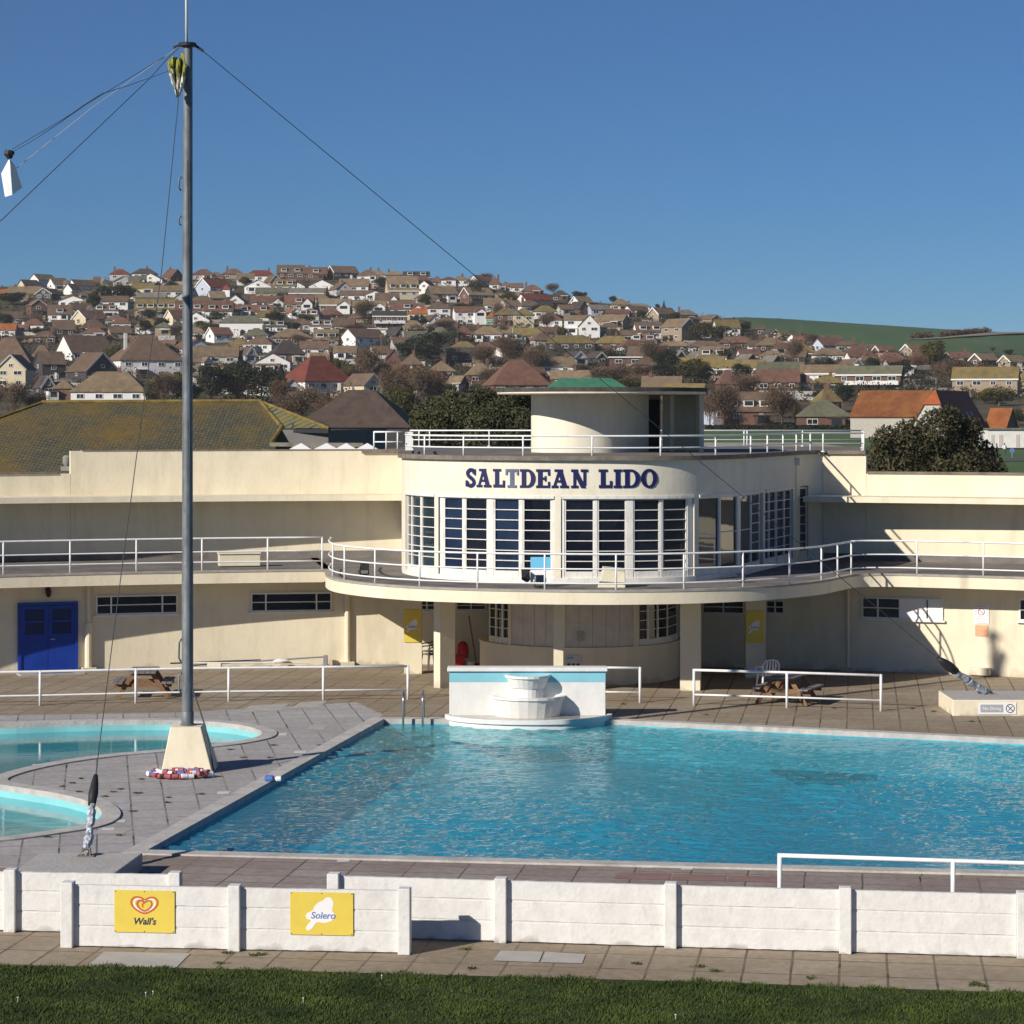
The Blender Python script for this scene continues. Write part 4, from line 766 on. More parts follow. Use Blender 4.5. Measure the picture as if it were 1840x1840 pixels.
b = MB(); b.tube([(mx-.02, my, T), (mx-.03, my, T+3.2)], 0.03, 10); b.build('topmast', M_rail, MS, smooth=True)
for z, s in ((2.6, .5), (1.9, .45), (12.7, .3), (11.9, .2)):
    b = MB(); b.tube([(mx-.13, my-.06, z-s/2), (mx-.18, my-.06, z-s/3), (mx-.17, my-.06, z+s/3), (mx-.12, my-.06, z+s/2)], .022, 6); b.build('cleat', M_steel, MS, smooth=True)
b = MB(); b.tube([(mx+.02, my-.14, 13.2), (mx+.07, my-.15, 9), (mx+.06, my-.15, 2.0)], 0.011, 6); b.build('halyard', M_wire, MS)
b = MB(); b.tube([(mx+.12, my-.05, 1.75), (mx+.42, my-.3, hb+.02), (mx+.62, my-.42, 0.05)], .018, 6); b.build('earth_cable', M_wire, MS)
def guy(name, label, pts, r=0.009, m=M_wire, cat='wire'):
    b = MB(); b.tube(pts, r, 6); return tag(b.build(name, m), label, cat)
top_r = V((mx+.33, my, T-.17)); anc_r = P(1775, 1247, 63.8)
guy('guy_wire', 'dark guy wire running from the mast head across the tower to the far chained block', [top_r, P(1690, 1186, top_r.y+(anc_r.y-top_r.y)*(1690-350)/(1775-350))], cat='guy wire')
anc_l = P(155, 1538, 41.06); top_l = P(322, 165, 52.6); sl0 = P(172, 1393, 42.1)
guy('guy_wire', 'dark guy wire dropping steeply from the mast to the near chained block', [top_l, P(290, 490, 50.1), P(248, 800, 46.9), P(205, 1130, 44.2), sl0], cat='guy wire')
def anchor(label, pts, m_=0.11):
    p0, p1, p2 = [V(p) for p in pts]; t_ = thing('wire_anchor', label, 'anchor', tuple(p2), group='chained anchors of the guy wires')
    b = MB(); b.tube([p0, p0.lerp(p1, .25), p0.lerp(p1, .6), p1], [m_*.45, m_*.75, m_, m_*.8], 10); b.build('black_sleeve', M_dark, t_, smooth=True)
    b = MB(); k = [p1.lerp(p2, i/14) for i in range(15)]; b.tube([p+V((random.uniform(-.03, .03), 0, random.uniform(-.02, .02))) for p in k], [random.uniform(.55, 1.0)*m_ for _ in k], 8); b.build('wrapped_chain', M_wrap, t_)
    b = MB(); b.box(p2.x-.14, p2.x+.14, p2.y-.1, p2.y+.1, p2.z-.03, p2.z+.015); b.tube([p2+V((-.07, 0, 0)), p2+V((-.06, 0, .12)), p2+V((.06, 0, .12)), p2+V((.07, 0, 0))], .025, 6); b.build('ring_plate', M_coping, t_)
anchor('black sleeve and silver wrapped chain of the guy wire nearest the board walls', [sl0, P(165, 1446, 41.7), anc_l], .085)
d_ = (anc_r-top_r); fr_ = lambda x: top_r+d_*((x-350)/(1775-350))
anchor('black sleeve and silver chain on the no diving block', [P(1686, 1183, fr_(1686).y), P(1718, 1207, fr_(1718).y), anc_r], .13)
# anchor blocks
M_creamb = M_cream
b = MB(); x0 = (1712-CX)/F*62.5; b.box(x0, 15.5, 62.5, 64.6, 0, 0.415); bl = thing('anchor_block', 'cream concrete anchor block with a no diving sign at the far pool edge', 'block', (x0+1, 62.5, 0)); b.build('block_body', M_cream, bl, bevel=0.02)
b = MB(); b.box(x0+.02, 15.48, 62.52, 64.58, 0.415, 0.42); b.build('block_top', M_conc, bl)
o = P(1758, 1283.5, 62.49); ux = V((1, 0, 0)); uy = V((0, 0, 1)); sg, c = rect_sign(o, ux, uy, 68/F*62.5, 21/F*62.5, 'no_diving_sign', 'white no diving sign with a struck ring on the far block', 'sign', M_signwhite)
b = MB(); b.obox(c-ux*.14-uy*0.0+V((0, -.001, 0)), ux, uy, V((0, -1, 0)), .58, .2, .003); b.build('text_panel', M_signgrey, sg)
b = MB(); put_text(b, 'No Diving', c-ux*.14+V((0, -.003, 0)), ux, uy, .115, .001, extrude=.0008); b.build('lettering', M_signwhite, sg)
b = MB(); prohibit(b, c+ux*.33, ux, uy, .115); b.flat(c+ux*.33, (ux+uy).normalized(), (uy-ux).normalized(), [(-.08, -.008), (.08, -.008), (.08, .008), (-.08, .008)], 0, .0035); b.build('prohibition_ring', M_ink, sg)
b = MB(); b.prism([(-8.15, 38.2), (-6.55, 38.2), (-6.24, 41.38), (-7.98, 41.38)], 0, 0.295); tag(b.build('anchor_block', M_conc, bevel=0.02), 'low grey concrete block behind the board walls anchoring the near guy wire', 'block')
# flags, ropes and bag at the mast head
b = MB(); fl_ = []; rf_ = random.Random(5); prof = [(304, 331, 97), (302, 333, 105), (301, 334, 113), (303, 334, 121), (305, 333, 129), (307, 332, 137), (309, 331, 145), (312, 329, 152), (314, 327, 158), (316, 325, 165), (317, 324, 173)]
for r, (xa, xb, y) in enumerate(prof):
    for k in range(9): fl_.append(P(xa+(xb-xa)*k/8+rf_.uniform(-1.4, 1.4), y+(8-k)*(1.2 if r == 0 else .3)+rf_.uniform(-1.5, 1.5)-(6 if r == 0 and k in (2, 7) else 0), 52.7+.16*math.sin(k*2.1+r*.5)+rf_.uniform(-.05, .05)))
b.add(fl_, [(r*9+k, r*9+k+1, r*9+k+10, r*9+k+9) for r in range(len(prof)-1) for k in range(8) if not (r > 7 and k in (1, 4, 6)) and not (r == 0 and k in (4, 5))]); o = b.build('tattered_flag', [mat('faded_yellow_cloth', (0.25, 0.25, 0.055), 0.9, 0.6, 2.4, stains=(2.2, 0.9, (0.12, 0.13, 0.03), (1, 1, 1))), mat('bleached_cloth', (0.58, 0.57, 0.46), 0.9, 0.4, 3.0)])
zmid = (max(v.co.z for v in o.data.vertices)+min(v.co.z for v in o.data.vertices))/2
for p in o.data.polygons: p.material_index = 1 if p.center.z < zmid+.08*math.sin(p.index*1.7) else 0
md = o.modifiers.new('s', 'SUBSURF'); md.levels = md.render_levels = 1; md = o.modifiers.new('t', 'SOLIDIFY'); md.thickness = 0.015
tag(o, 'tattered yellow green cloth snagged on the mast head', 'flag')
h0 = P(320, 85, 52.9)
guy('bunting_rope', 'pale rope running from the mast head towards the white bag', [h0, P(297, 101, 52.6), P(165, 194, 51), P(30, 302, 49.6)], .008, mat('pale_rope', (0.5, 0.48, 0.45), 0.8), 'rope')
guy('stay_wire', 'thin dark stay leaving the mast head below the pale rope', [P(321, 86, 52.9), P(300, 106, 52.6), P(270, 140, 52), P(0, 398, 46), P(-150, 540, 44)], .0085, cat='wire')
guy('kinked_rope', 'dark kinked rope sagging between the mast head and the white bag', [P(331, 118, 52.95), P(302, 128, 52.6), P(230, 154, 51.6), P(184, 168, 51.1), P(150, 190, 50.8), P(105, 222, 50.2), P(60, 252, 49.9), P(24, 272, 49.7)], [.006, .006, .007, .009, .016, .009, .006, .006], cat='rope')
guy('upper_rope', 'thin dark rope highest of those leaving the mast head for the white bag', [h0, P(297, 101, 52.6), P(200, 160, 51.2), P(90, 228, 50.2), P(22, 268, 49.7)], .006, cat='rope')
bg_ = thing('hanging_bag', 'white folded cloth bag hanging from the ropes beside the mast', 'bag', tuple(P(18, 275, 49.6))); pp = [P(17, 284, 49.6), P(2, 312, 49.8), P(9, 354, 49.7), P(22, 350, 49.4), P(40, 337, 49.9), P(28, 300, 49.5), P(18, 292, 49.2), P(10, 330, 50.1)]
b = MB(); b.add(pp, [(0, 1, 2, 6), (6, 2, 3), (6, 3, 4, 5), (0, 6, 5), (0, 5, 4, 7), (7, 4, 3, 2), (0, 7, 1), (1, 7, 2)]); b.build('cloth', mat('white_cloth', (0.72, 0.73, 0.74), 0.9, 0.1, 5), bg_)
b = MB(); b.tube([P(17, 270, 49.6), P(16, 277, 49.6), P(18, 285, 49.6)], [.09, .1, .05], 8); b.tube([P(8, 278, 49.6), P(26, 275, 49.6)], .025, 6); b.build('knot', M_dark, bg_)
# lane rope heap and stray float
lr = thing('lane_rope', 'coiled lane rope of red, white and blue floats at the mast foot', 'lane rope', tuple(G(330, 1402)))
b = MB(); sp = []
for k in range(64):
    a = k*0.62; rr_ = 0.95-0.1*(k % 5)-0.004*k; sp.append(V((-7.0+rr_*math.cos(a)*0.68+random.uniform(-.11, .11), 51.92+rr_*math.sin(a)*0.44+random.uniform(-.1, .1), 0.06+0.05*(k//32)+random.uniform(0, .03))))
b.tube(sp, .012, 5); b.build('rope', M_wire, lr)
fm = [M_redfl, M_signwhite, M_bluefl]; proto = {}
for k in range(64):
    if sp[k].y > 52.42 and -7.55 < sp[k].x < -6.4: continue
    d = (sp[min(k+1, 63)]-sp[max(k-1, 0)]).normalized(); b = MB(); q = sp[k]; l = 0.075; b.tube([q-d*l, q-d*l*.8, q+d*l*.8, q+d*l], [.026, .052, .052, .026], 9); b.build('float', fm[random.choice((0, 0, 1, 1, 2))], lr, smooth='auto')
sf = thing('stray_float', 'blue and white float lying alone on the pool edge', 'float', tuple(G(485, 1399))); q = G(484, 1399, .09); b = MB(); b.tube([q+V((-.1, 0, 0)), q+V((-.07, 0, 0)), q+V((.07, 0, 0)), q+V((.1, 0, 0))], [.04, .075, .075, .04], 10); b.build('blue_half', M_bluefl, sf, smooth='auto'); q = q+V((.19, .02, -.01)); b = MB(); b.tube([q+V((-.07, 0, 0)), q+V((-.04, 0, 0)), q+V((.05, 0, 0)), q+V((.07, 0, 0))], [.03, .06, .06, .03], 10); b.build('white_half', M_signwhite, sf, smooth='auto')
# ------------------------------------------------------------------ ground rails
def ground_rail(label, posts, h=0.93, rails=(1, .3), below=True, ext=None):
    a = posts[0]; t_ = thing('poolside_railing', label, 'railing', (a[0], a[1], 0)); b = MB()
    for f in rails:
        pl = list(posts)
        if ext: pl = [ext]+pl
        b.tube([(p[0], p[1], h*f) for p in pl], 0.034 if f == 1 else .026, 8)
    b.build('rail', M_rail, t_, smooth=True)
    for p in posts:
        b = MB(); b.tube([(p[0], p[1], -0.05), (p[0], p[1], h+.03)], .036, 8); b.build('rail_post', M_rail, t_, smooth=True)
g2 = lambda x, y: tuple(G(x, y).xy)
ground_rail('long white poolside railing behind the paddling pool', [(-17.4, 64.0), (-14.95, 64.4), g2(72, 1268), g2(244, 1263.5), g2(411, 1260.5), g2(581, 1258.5), g2(733, 1257)], .9)
ground_rail('short white railing joined to the fountain wall', [g2(1150, 1263)], .93, ext=(1.9, 65.6))
ground_rail('white two bay railing in front of the picnic table and chair', [g2(1247, 1267), g2(1414, 1272), g2(1583, 1278)], .93)
ground_rail('white single rail rising behind the longest board wall', [(4.1, 37.5), (6.67, 37.03), (9.25, 36.56), (11.8, 36.1)], .95, (1,))
# ladder
ld = thing('pool_ladder', 'steel pool ladder at the far corner of the pool', 'ladder', tuple(G(742, 1293)))
for px in (725, 760):
    x = (px-CX)/F*61.6; b = MB(); b.tube([(x, 61.45, -1.2), (x, 61.45, .5), (x, 61.5, .68), (x, 61.75, .74), (x, 62.0, .64), (x, 62.05, 0)], .028, 8); b.build('handrail', M_chrome, ld, smooth=True)
for k in range(3):
    b = MB(); b.box((725-CX)/F*61.6, (760-CX)/F*61.6, 61.4, 61.5, -.3-.3*k, -.26-.3*k); b.build('tread', M_chrome, ld)
# ------------------------------------------------------------------ fountain
ft = thing('pool_fountain', 'white tiered fountain with a turquoise striped back wall on the pool edge', 'fountain', (0.4, 61.8, 0))
fx0, fx1 = (808-CX)/F*62.3, (1088-CX)/F*62.0
b = MB(); b.box(fx0, fx1, 62.0, 62.35, 0, 0.93); b.build('back_wall', M_white, ft, bevel=0.01)
b = MB(); b.box(fx0, fx1, 61.995, 62.355, 0.93, 1.2); b.build('turquoise_band', M_stripe, ft)
b = MB(); b.box(fx0-.05, fx1+.05, 61.93, 62.42, 1.2, 1.3); b.build('wall_cap', M_white, ft, bevel=0.015)
def lowarc(cx_, cy, rx, ry, n=10): return [(cx_-rx*math.cos(math.pi*i/n), cy-ry*math.sin(math.pi*i/n)) for i in range(n+1)]
cxp = (950-CX)/F*61
b = MB(); pl = lowarc(cxp, 62.0, 2.07, 1.36, 28); b.prism([(p[0], p[1]) for p in pl], -0.5, 0.0); b.prism(pl, 0.0, .07); b.build('plinth', M_white, ft, smooth='auto')
po = lowarc(cxp, 62.0, 2.12, 1.42, 28); pi_ = lowarc(cxp, 62.0, 2.0, 1.3, 28); b = MB()
vs = [(p[0], p[1], z) for l, z in ((po, .02), (po, .13), (pi_, .13), (pi_, .07)) for p in l]; n = len(po); b.add(vs, [(k*n+i, k*n+i+1, (k+1)*n+i+1, (k+1)*n+i) for k in range(3) for i in range(n-1)]+[(i, 3*n+i, 3*n+i+1, i+1) for i in range(n-1)]); b.build('plinth_rim', M_white, ft, smooth='auto')
b = MB(); b.add([(p[0], p[1], .09) for p in lowarc(cxp, 61.99, 1.98, 1.28, 28)], [tuple(range(29))]); b.build('wet_apron', mat('wet_concrete', (0.36, 0.34, 0.29), 0.15, 0.2, 2, spec=0.5), ft)
def bowl(nm, rx_t, ry_t, rx_b, ry_b, z0, z1, n=6, rim=.06):
    t_ = lowarc(cxp-.02, 62.0, rx_t, ry_t, n); bo = lowarc(cxp-.02, 62.0, rx_b, ry_b, n); ti = lowarc(cxp-.02, 62.0, rx_t-.08, ry_t-.08, n); rt = lowarc(cxp-.02, 62.0, rx_t+.035, ry_t+.035, n); m = n+1; b = MB()
    L_ = [(bo, z0), (t_, z1-rim), (rt, z1-rim), (rt, z1), (ti, z1), (ti, z1-.12)]
    vs = [(p[0], p[1], z) for l, z in L_ for p in l]; b.add(vs, [(k*m+i, k*m+i+1, (k+1)*m+i+1, (k+1)*m+i) for k in range(len(L_)-1) for i in range(n)]+[tuple(range(5*m, 6*m))]); b.build(nm, M_white, ft)
bowl('lower_basin', .92, .80, .83, .66, .09, .60, 12); bowl('pedestal', .40, .40, .40, .40, .48, .88, 12, .02); bowl('upper_bowl', .54, .56, .44, .42, .80, 1.12, 12)
# ------------------------------------------------------------------ picnic tables, chairs, odds and ends
def picnic(label, loc, rz):
    t_ = thing('picnic_table', label, 'picnic table', loc, rz, 'timber picnic tables', local=True); b = MB(); L = 1.5
    for k in range(5): b.box(-.37+.15*k, -.37+.15*k+.135, -L/2, L/2, .70, .74)
    b.build('table_top', M_greywood, t_)
    for s in (-1, 1):
        b = MB()
        for k in range(2): b.box(s*.66-.14+.145*k, s*.66-.14+.145*k+.13, -L/2, L/2, .42, .46)
        b.build('bench', M_greywood, t_)
    for s in (-1, 1):
        for sx in (-1, 1):
            b = MB(); b.bar((sx*.25, s*.5, .70), (sx*.68, s*.5, 0), .05, .12); b.build('leg', M_wood, t_)
        b = MB(); b.box(-.78, .78, s*.5+.03, s*.5+.075, .31, .42); b.box(-.34, .34, s*.5+.03, s*.5+.075, .62, .70); b.build('cross_beam', M_wood, t_)
picnic('picnic table behind the long railing on the paddling pool side', (-10.05, 66.9, 0), R(4)); picnic('picnic table behind the two bay railing beside the white chair', (7.35, 65.4, 0), R(-24))
def garden_chair(name, label, loc, rz, m, group=None):
    t_ = thing(name, label, 'chair', loc, rz, group, local=True)
    b = MB(); b.prism([(-.22, -.22), (.22, -.22), (.24, .22), (-.24, .22)], .41, .44); b.build('seat', m, t_, bevel=.012)
    for sx in (-1, 1):
        for sy in (-1, 1):
            b = MB(); b.tube([(sx*.21, sy*.2, .43), (sx*.25, sy*.25, 0)], [.032, .02], 6); b.build('leg', m, t_)
        b = MB(); b.tube([(sx*.25, -.22, .42), (sx*.27, -.24, .62), (sx*.27, -.1, .65), (sx*.27, .12, .65), (sx*.24, .23, .7)], .022, 6); b.build('armrest', m, t_)
    b = MB(); pr = [(-.235, .22, .44), (-.24, .27, .72), (-.18, .30, .83), (0, .32, .87), (.18, .30, .83), (.24, .27, .72), (.235, .22, .44)]; b.tube(pr, .024, 6)
    for k in range(4):
        x = -.135+.09*k; b.tube([(x, .24, .44), (x*.95, .29, .70), (x*.9, .31, .84-.15*abs(x))], [.028, .026, .02], 5)
    b.build('backrest', m, t_); return t_
garden_chair('plastic_chair', 'white plastic garden chair in the shade behind the picnic table', (7.15, 68.5, 0), R(-165), M_plastic)
M_dkpl = mat('grey_plastic', (0.10, 0.10, 0.11), 0.35)
for k in range(2): garden_chair('plastic_chair', ['lower dark plastic chair of the stacked pair beside the sunlit pier', 'upper dark plastic chair of the stacked pair beside the sunlit pier'][k], (-2.45, 74.4, .09*k), R(-60+4*k), M_dkpl, 'stacked dark plastic chairs')
q = G(829, 1198); t_ = thing('red_cart', 'red plastic cart leaning in the shaded passage behind the column', 'cart', (q.x, 73.5, 0), R(10), local=True)
b = MB(); b.add([(-.2, -.15, .12), (.12, -.15, .12), (.12, .2, .12), (-.2, .2, .12), (-.24, -.2, .5), (.1, -.2, .5), (.1, .25, .5), (-.24, .25, .5)], [(3, 2, 1, 0), (0, 1, 5, 4), (1, 2, 6, 5), (2, 3, 7, 6), (3, 0, 4, 7), (4, 5, 6, 7)]); b.build('cart_tub', M_red, t_, bevel=.03)
b = MB(); b.lathe((.07, .02, .5), [(.17, -.1), (.19, .1), (.17, .28), (.08, .38), (0, .4)], 12); b.build('cart_hood', M_red, t_, smooth='auto')
for s in (-1, 1):
    b = MB(); b.tube([(s*.16-.04, -.2, .08), (s*.16-.04, -.14, .08)], .08, 12); b.build('wheel', M_dark, t_)
q = G(846, 1195); b = MB(); bk_ = thing('white_bucket', 'white bucket on the floor beside the red cart', 'bucket', (q.x, 73.6, 0), local=True); b.lathe((0, 0, 0), [(0, .005), (.12, 0), (.16, .26), (.175, .27), (.175, .29), (.15, .29), (.11, .02)], 14); b.build('tub', M_plastic, bk_, smooth='auto'); b = MB(); b.tube([(-.17, 0, .27), (-.12, -.1, .3), (0, -.15, .31), (.12, -.1, .3), (.17, 0, .27)], .008, 5); b.build('bucket_handle', M_dark, bk_)
bm_ = thing('broom', 'long handled broom propped in the shaded passage', 'broom', (-1.2, 74.6, 0), local=True); b = MB(); b.tube([(.12, 0, .05), (-.12, .35, 1.55)], .018, 6); b.build('handle', M_wood, bm_); b = MB(); b.obox((.13, -.02, .07), (1, 0, 0), (0, 1, 0), (0, 0, 1), .3, .07, .12); b.build('broom_head', M_red, bm_, bevel=.01)
q = hit(w, 330)[0]; M_pole = mat('grey_pole', (0.25, 0.25, 0.27), 0.5)
for k, (xa, xb, za, zb, lab, m_) in enumerate([(308, 470, .18, .22, 'dark pole lying along the cream wall behind the mast', M_dark), (330, 588, .1, .3, 'long grey pole lying along the foot of the cream wall', M_pole), (345, 560, .2, .14, 'white pole lying along the cream wall among grey ones', M_rail)]):
    a = hit(w, xa)[0]; c = hit(w, xb)[0]; b = MB(); b.tube([(a[0], a[1]-.25-.1*k, za), (c[0], c[1]-.25-.1*k, zb)], .025, 6); tag(b.build('cleaning_pole', m_), lab, 'pole', 'poles along the cream wall')
a = hit(w, 388)[0]; b = MB(); b.box(a[0]-.2, a[0]+.22, a[1]-.55, a[1]-.3, 0.0, .17); tag(b.build('support_block', M_cream, bevel=.015), 'cream block holding up the poles along the wall', 'block')
a = hit(w, 508)[0]; b = MB(); b.lathe((a[0], a[1]-.45, .17), [(.05, -.02), (.24, .0), (.26, .04), (.15, .09), (0, .1)], 12); tag(b.build('net_head', M_plastic, smooth='auto'), 'white pool net head on the poles by the wall', 'net')
a = hit(w, 587)[0]; b = MB(); b.box(a[0]-.08, a[0]+.05, a[1]-.4, a[1]-.2, 0, .34); b.box(a[0]-.14, a[0]+.1, a[1]-.42, a[1]-.18, .0, .05); tag(b.build('pole_stand', M_pole, bevel=.01), 'small grey stand at the end of the poles', 'stand')
# ------------------------------------------------------------------ lawn in the foreground
M_soil = mat('lawn_soil', (0.022, 0.038, 0.010), 0.95, 0.4, 3)
ge = [tuple(G(x, y).xy) for x, y in [(-1500, 1692), (-300, 1727), (0, 1737), (300, 1741), (700, 1752), (1000, 1760), (1300, 1768), (1600, 1779), (1840, 1787), (2300, 1803), (3400, 1838)]]
b = MB(); b.add([(-60, -30, .022), (60, -30, .022)]+[(p[0], p[1], .022) for p in ge[::-1]], [tuple(range(len(ge)+2))]); b.build('lawn', M_soil)['kind'] = 'structure'
gx = np.array([p[0] for p in ge]); gy = np.array([p[1] for p in ge])
NB = 210000; X = RNG.uniform(-9, 9, NB); Yr = RNG.uniform(29.6, 35.6, NB)
lim = np.interp(X, gx, gy)+0.07*np.sin(X*3.1)+.06*np.sin(X*7.7+1)+.04*np.sin(X*17+2)+RNG.normal(0, .045, NB); k = Yr < lim; X, Yr, lim = X[k], Yr[k], lim[k]; n = len(X)
clump = 0.5+0.5*np.sin(X*2.3+np.sin(Yr*3.1)*1.7)*np.cos(Yr*4.3+X*1.1); clump2 = 0.5+.5*np.sin(X*9.1+Yr*3)*np.cos(Yr*11-X*4)
hgt = (0.020+0.026*clump+.012*clump2)*RNG.uniform(.6, 1.3, n); an = RNG.uniform(0, 6.28, n); wd_ = RNG.uniform(.006, .011, n); ln = hgt*RNG.uniform(.2, 1.0, n); la = RNG.normal(.8, 1.2, n)
A = np.stack([X-np.cos(an)*wd_, Yr-np.sin(an)*wd_, np.full(n, .015)], -1); B = np.stack([X+np.cos(an)*wd_, Yr+np.sin(an)*wd_, np.full(n, .015)], -1); Cc = np.stack([X+np.cos(la)*ln, Yr+np.sin(la)*ln, .015+hgt], -1)
co = np.stack([A, B, Cc], 1).reshape(-1, 3)
def tri_mesh(nm, co, nv, m):
    me = bpy.data.meshes.new(nm); N_ = len(co); nf = N_//nv; me.vertices.add(N_); me.vertices.foreach_set('co', np.ascontiguousarray(co, dtype=np.float32).ravel()); me.loops.add(N_); me.loops.foreach_set('vertex_index', np.arange(N_, dtype=np.int32)); me.polygons.add(nf)
    me.polygons.foreach_set('loop_start', (np.arange(nf)*nv).astype(np.int32)); me.polygons.foreach_set('loop_total', np.full(nf, nv, np.int32)); me.update(calc_edges=True)
    for q in (m if isinstance(m, list) else [m]): me.materials.append(q)
    return me
def leafmat(name, c1, c2, scale=1.5, trans=0.25, obv=0.2):
    m = mat(name, c1, 0.7, 0.3, scale, var2=c2, spec=0.2, obvar=obv); b = m.node_tree.nodes['Principled BSDF']
    return m
M_grass = leafmat('grass_blades', (0.022, 0.046, 0.007), (0.088, 0.118, 0.022), 0.9, obv=0)
me = tri_mesh('grass', co, 3, M_grass); o = bpy.data.objects.new('grass', me); COL.objects.link(o); o['kind'] = 'stuff'
# daisies in the grass
for (px, py) in [(262, 1784), (275, 1782), (32, 1793), (686, 1753), (545, 1794), (1214, 1824)]:
    q = G(px, py, .08); b = MB(); b.lathe((q.x, q.y, .085), [(0, .006), (.008, .006), (.014, 0), (0, -.002)], 8); b.tube([(q.x, q.y, 0), (q.x, q.y, .085)], .003, 4); tag(b.build('daisy', M_signwhite), 'tiny white daisy in the foreground lawn', 'flower', 'daisies in the lawn')
# weeds in the joints
wp = [(x, y) for x, y in [(407, 1714), (455, 1718), (470, 1716), (395, 1732), (836, 1707), (848, 1742), (1143, 1733), (1257, 1738), (1284, 1746), (1748, 1771), (1752, 1768), (1765, 1773), (1455, 1759), (1800, 1717), (1050, 1695), (1200, 1698)]+[(145, 1400), (130, 1408), (112, 1414), (143, 1424), (216, 1419), (205, 1424), (190, 1432), (245, 1426), (255, 1401), (250, 1426), (275, 1397), (302, 1434), (300, 1443), (360, 1428), (240, 1459), (85, 1505), (215, 1502), (414, 1348), (437, 1362), (485, 1362), (490, 1340), (575, 1340)]+[(1678, 1279), (1640, 1274), (1500, 1273), (1452, 1268), (1270, 1285), (1745, 1297), (1120, 1266)]]
wv = []
for (px, py) in wp:
    q = G(px, py); sc = 0.036 if py > 1650 else 0.032
    for _ in range(34):
        x = q.x+random.gauss(0, sc*1.15); y = q.y+random.gauss(0, sc*.9); a = random.uniform(0, 6.28); h = random.uniform(.4, 1.1)*sc; wv += [(x-.012*math.cos(a), y-.012*math.sin(a), .01), (x+.012*math.cos(a), y+.012*math.sin(a), .01), (x+random.gauss(0, .03), y+random.gauss(0, .03), .01+h)]
o = bpy.data.objects.new('weeds', tri_mesh('weeds', np.array(wv), 3, M_grass)); COL.objects.link(o); o['kind'] = 'stuff'
# ------------------------------------------------------------------ the hillside beyond
TB = np.array([(60, 1310), (110, 1053), (150, 950), (200, 885), (280, 833), (380, 806), (450, 779), (500, 767), (560, 735), (640, 700), (730, 660), (820, 620), (900, 580), (960, 550), (1030, 520), (1080, 500), (1120, 485), (1250, 430), (1600, 300), (2200, 100)], float)
TT = np.array([(-2200, 560), (-800, 535), (0, 516), (75, 512), (150, 512), (215, 499.5), (300, 500), (450, 500), (520, 498), (660, 497), (770, 500), (860, 508), (960, 524), (1060, 543), (1140, 551), (1230, 566), (1295, 573), (1330, 570.5), (1400, 573), (1500, 579.5), (1600, 586), (1700, 592.5), (1800, 597.5), (1840, 598.5), (2600, 622), (4200, 650)], float)
def ground_row(px, Y):
    yb = np.interp(Y, TB[:, 0], TB[:, 1]); yt = np.interp(px, TT[:, 0], TT[:, 1]); k = 6.0; d = (yb-yt)/k
    return yt+k*np.logaddexp(0, d)
def tz(px, Y): return H-(ground_row(px, Y)-YH)/F*Y
def z_at(x, y): return float(tz(CX+F*x/y, y))
def row_to_Y(px, py):
    lo, hi = 105.0, 1120.0
    for _ in range(40):
        m = (lo+hi)/2
        if ground_row(px, m) > py: lo = m
        else: hi = m
    return lo
FB = np.array([(1290, 560), (1325, 570), (1345, 592), (1400, 603), (1500, 613), (1560, 627), (1620, 632), (1700, 637), (1840, 641), (2600, 665), (4200, 690)], float)
M_hill = mat('garden_ground', (0.062, 0.066, 0.026), 0.95, 0.5, 0.06, var2=(0.135, 0.102, 0.062), stains=(0.2, 0.7, (0.045, 0.040, 0.024), (1, 1, 1)))
M_field = mat('winter_wheat', (0.058, 0.112, 0.045), 0.95, 0.2, 0.01, stains=(0.025, 0.6, (0.10, 0.125, 0.055), (1, .12, 1)), stains2=(0.3, 0.3, (0.04, 0.085, 0.03), (1, .05, 1)))
M_park = mat('park_grass', (0.07, 0.125, 0.032), 0.95, 0.25, 0.25)
M_track = mat('chalk_track', (0.24, 0.21, 0.16), 0.95, 0.2, 0.1)
pxs = np.arange(-2000, 3960, 20.0); Ys = np.concatenate([[77, 90], np.arange(110, 460, 25), np.arange(460, 1230, 14), [1260, 1320]])
PX, YY = np.meshgrid(pxs, Ys); Z = tz(PX, YY); Z[YY < 105] = -0.05; Z[-1] -= 40
mask_far = YY > 480
Z = Z+np.where(mask_far, 0.25*np.sin(PX*.05+YY*.11)*np.cos(YY*.07-PX*.03), 0)
XX = (PX-CX)/F*YY; nx = len(pxs); rowsg = ground_row(PX, YY)
cl = {'hillside': [], 'wheat_field': [], 'park_lawn': [], 'field_track': []}
for j in range(len(Ys)-1):
    for i in range(nx-1):
        px = pxs[i]+10; Ym = (Ys[j]+Ys[j+1])/2; r = float(ground_row(px, Ym)); f = (j*nx+i, j*nx+i+1, (j+1)*nx+i+1, (j+1)*nx+i)
        fb = np.interp(px, FB[:, 0], FB[:, 1]) if px > 1310 else -1
        nm = 'park_lawn' if Ym < 470 else ('wheat_field' if r < fb and Ym > 700 else 'hillside')
        cl[nm].append(f)
allv = np.stack([XX.ravel(), YY.ravel(), Z.ravel()], -1)
for nm, m in (('hillside', M_hill), ('wheat_field', M_field), ('park_lawn', M_park)):
    fs = np.array(cl[nm]); us = np.unique(fs); mp = np.zeros(len(allv), int); mp[us] = np.arange(len(us)); me = bpy.data.meshes.new(nm)
    me.from_pydata([tuple(p) for p in allv[us]], [], [tuple(f) for f in mp[fs]]); me.materials.append(m); me.polygons.foreach_set('use_smooth', [True]*len(me.polygons)); me.update()
    o = bpy.data.objects.new(nm, me); COL.objects.link(o); o['kind'] = 'structure'
def hill_pt(px, py, dz=0.0):
    Y = row_to_Y(px, py); return V(((px-CX)/F*Y, Y, float(tz(px, Y))+dz)), Y
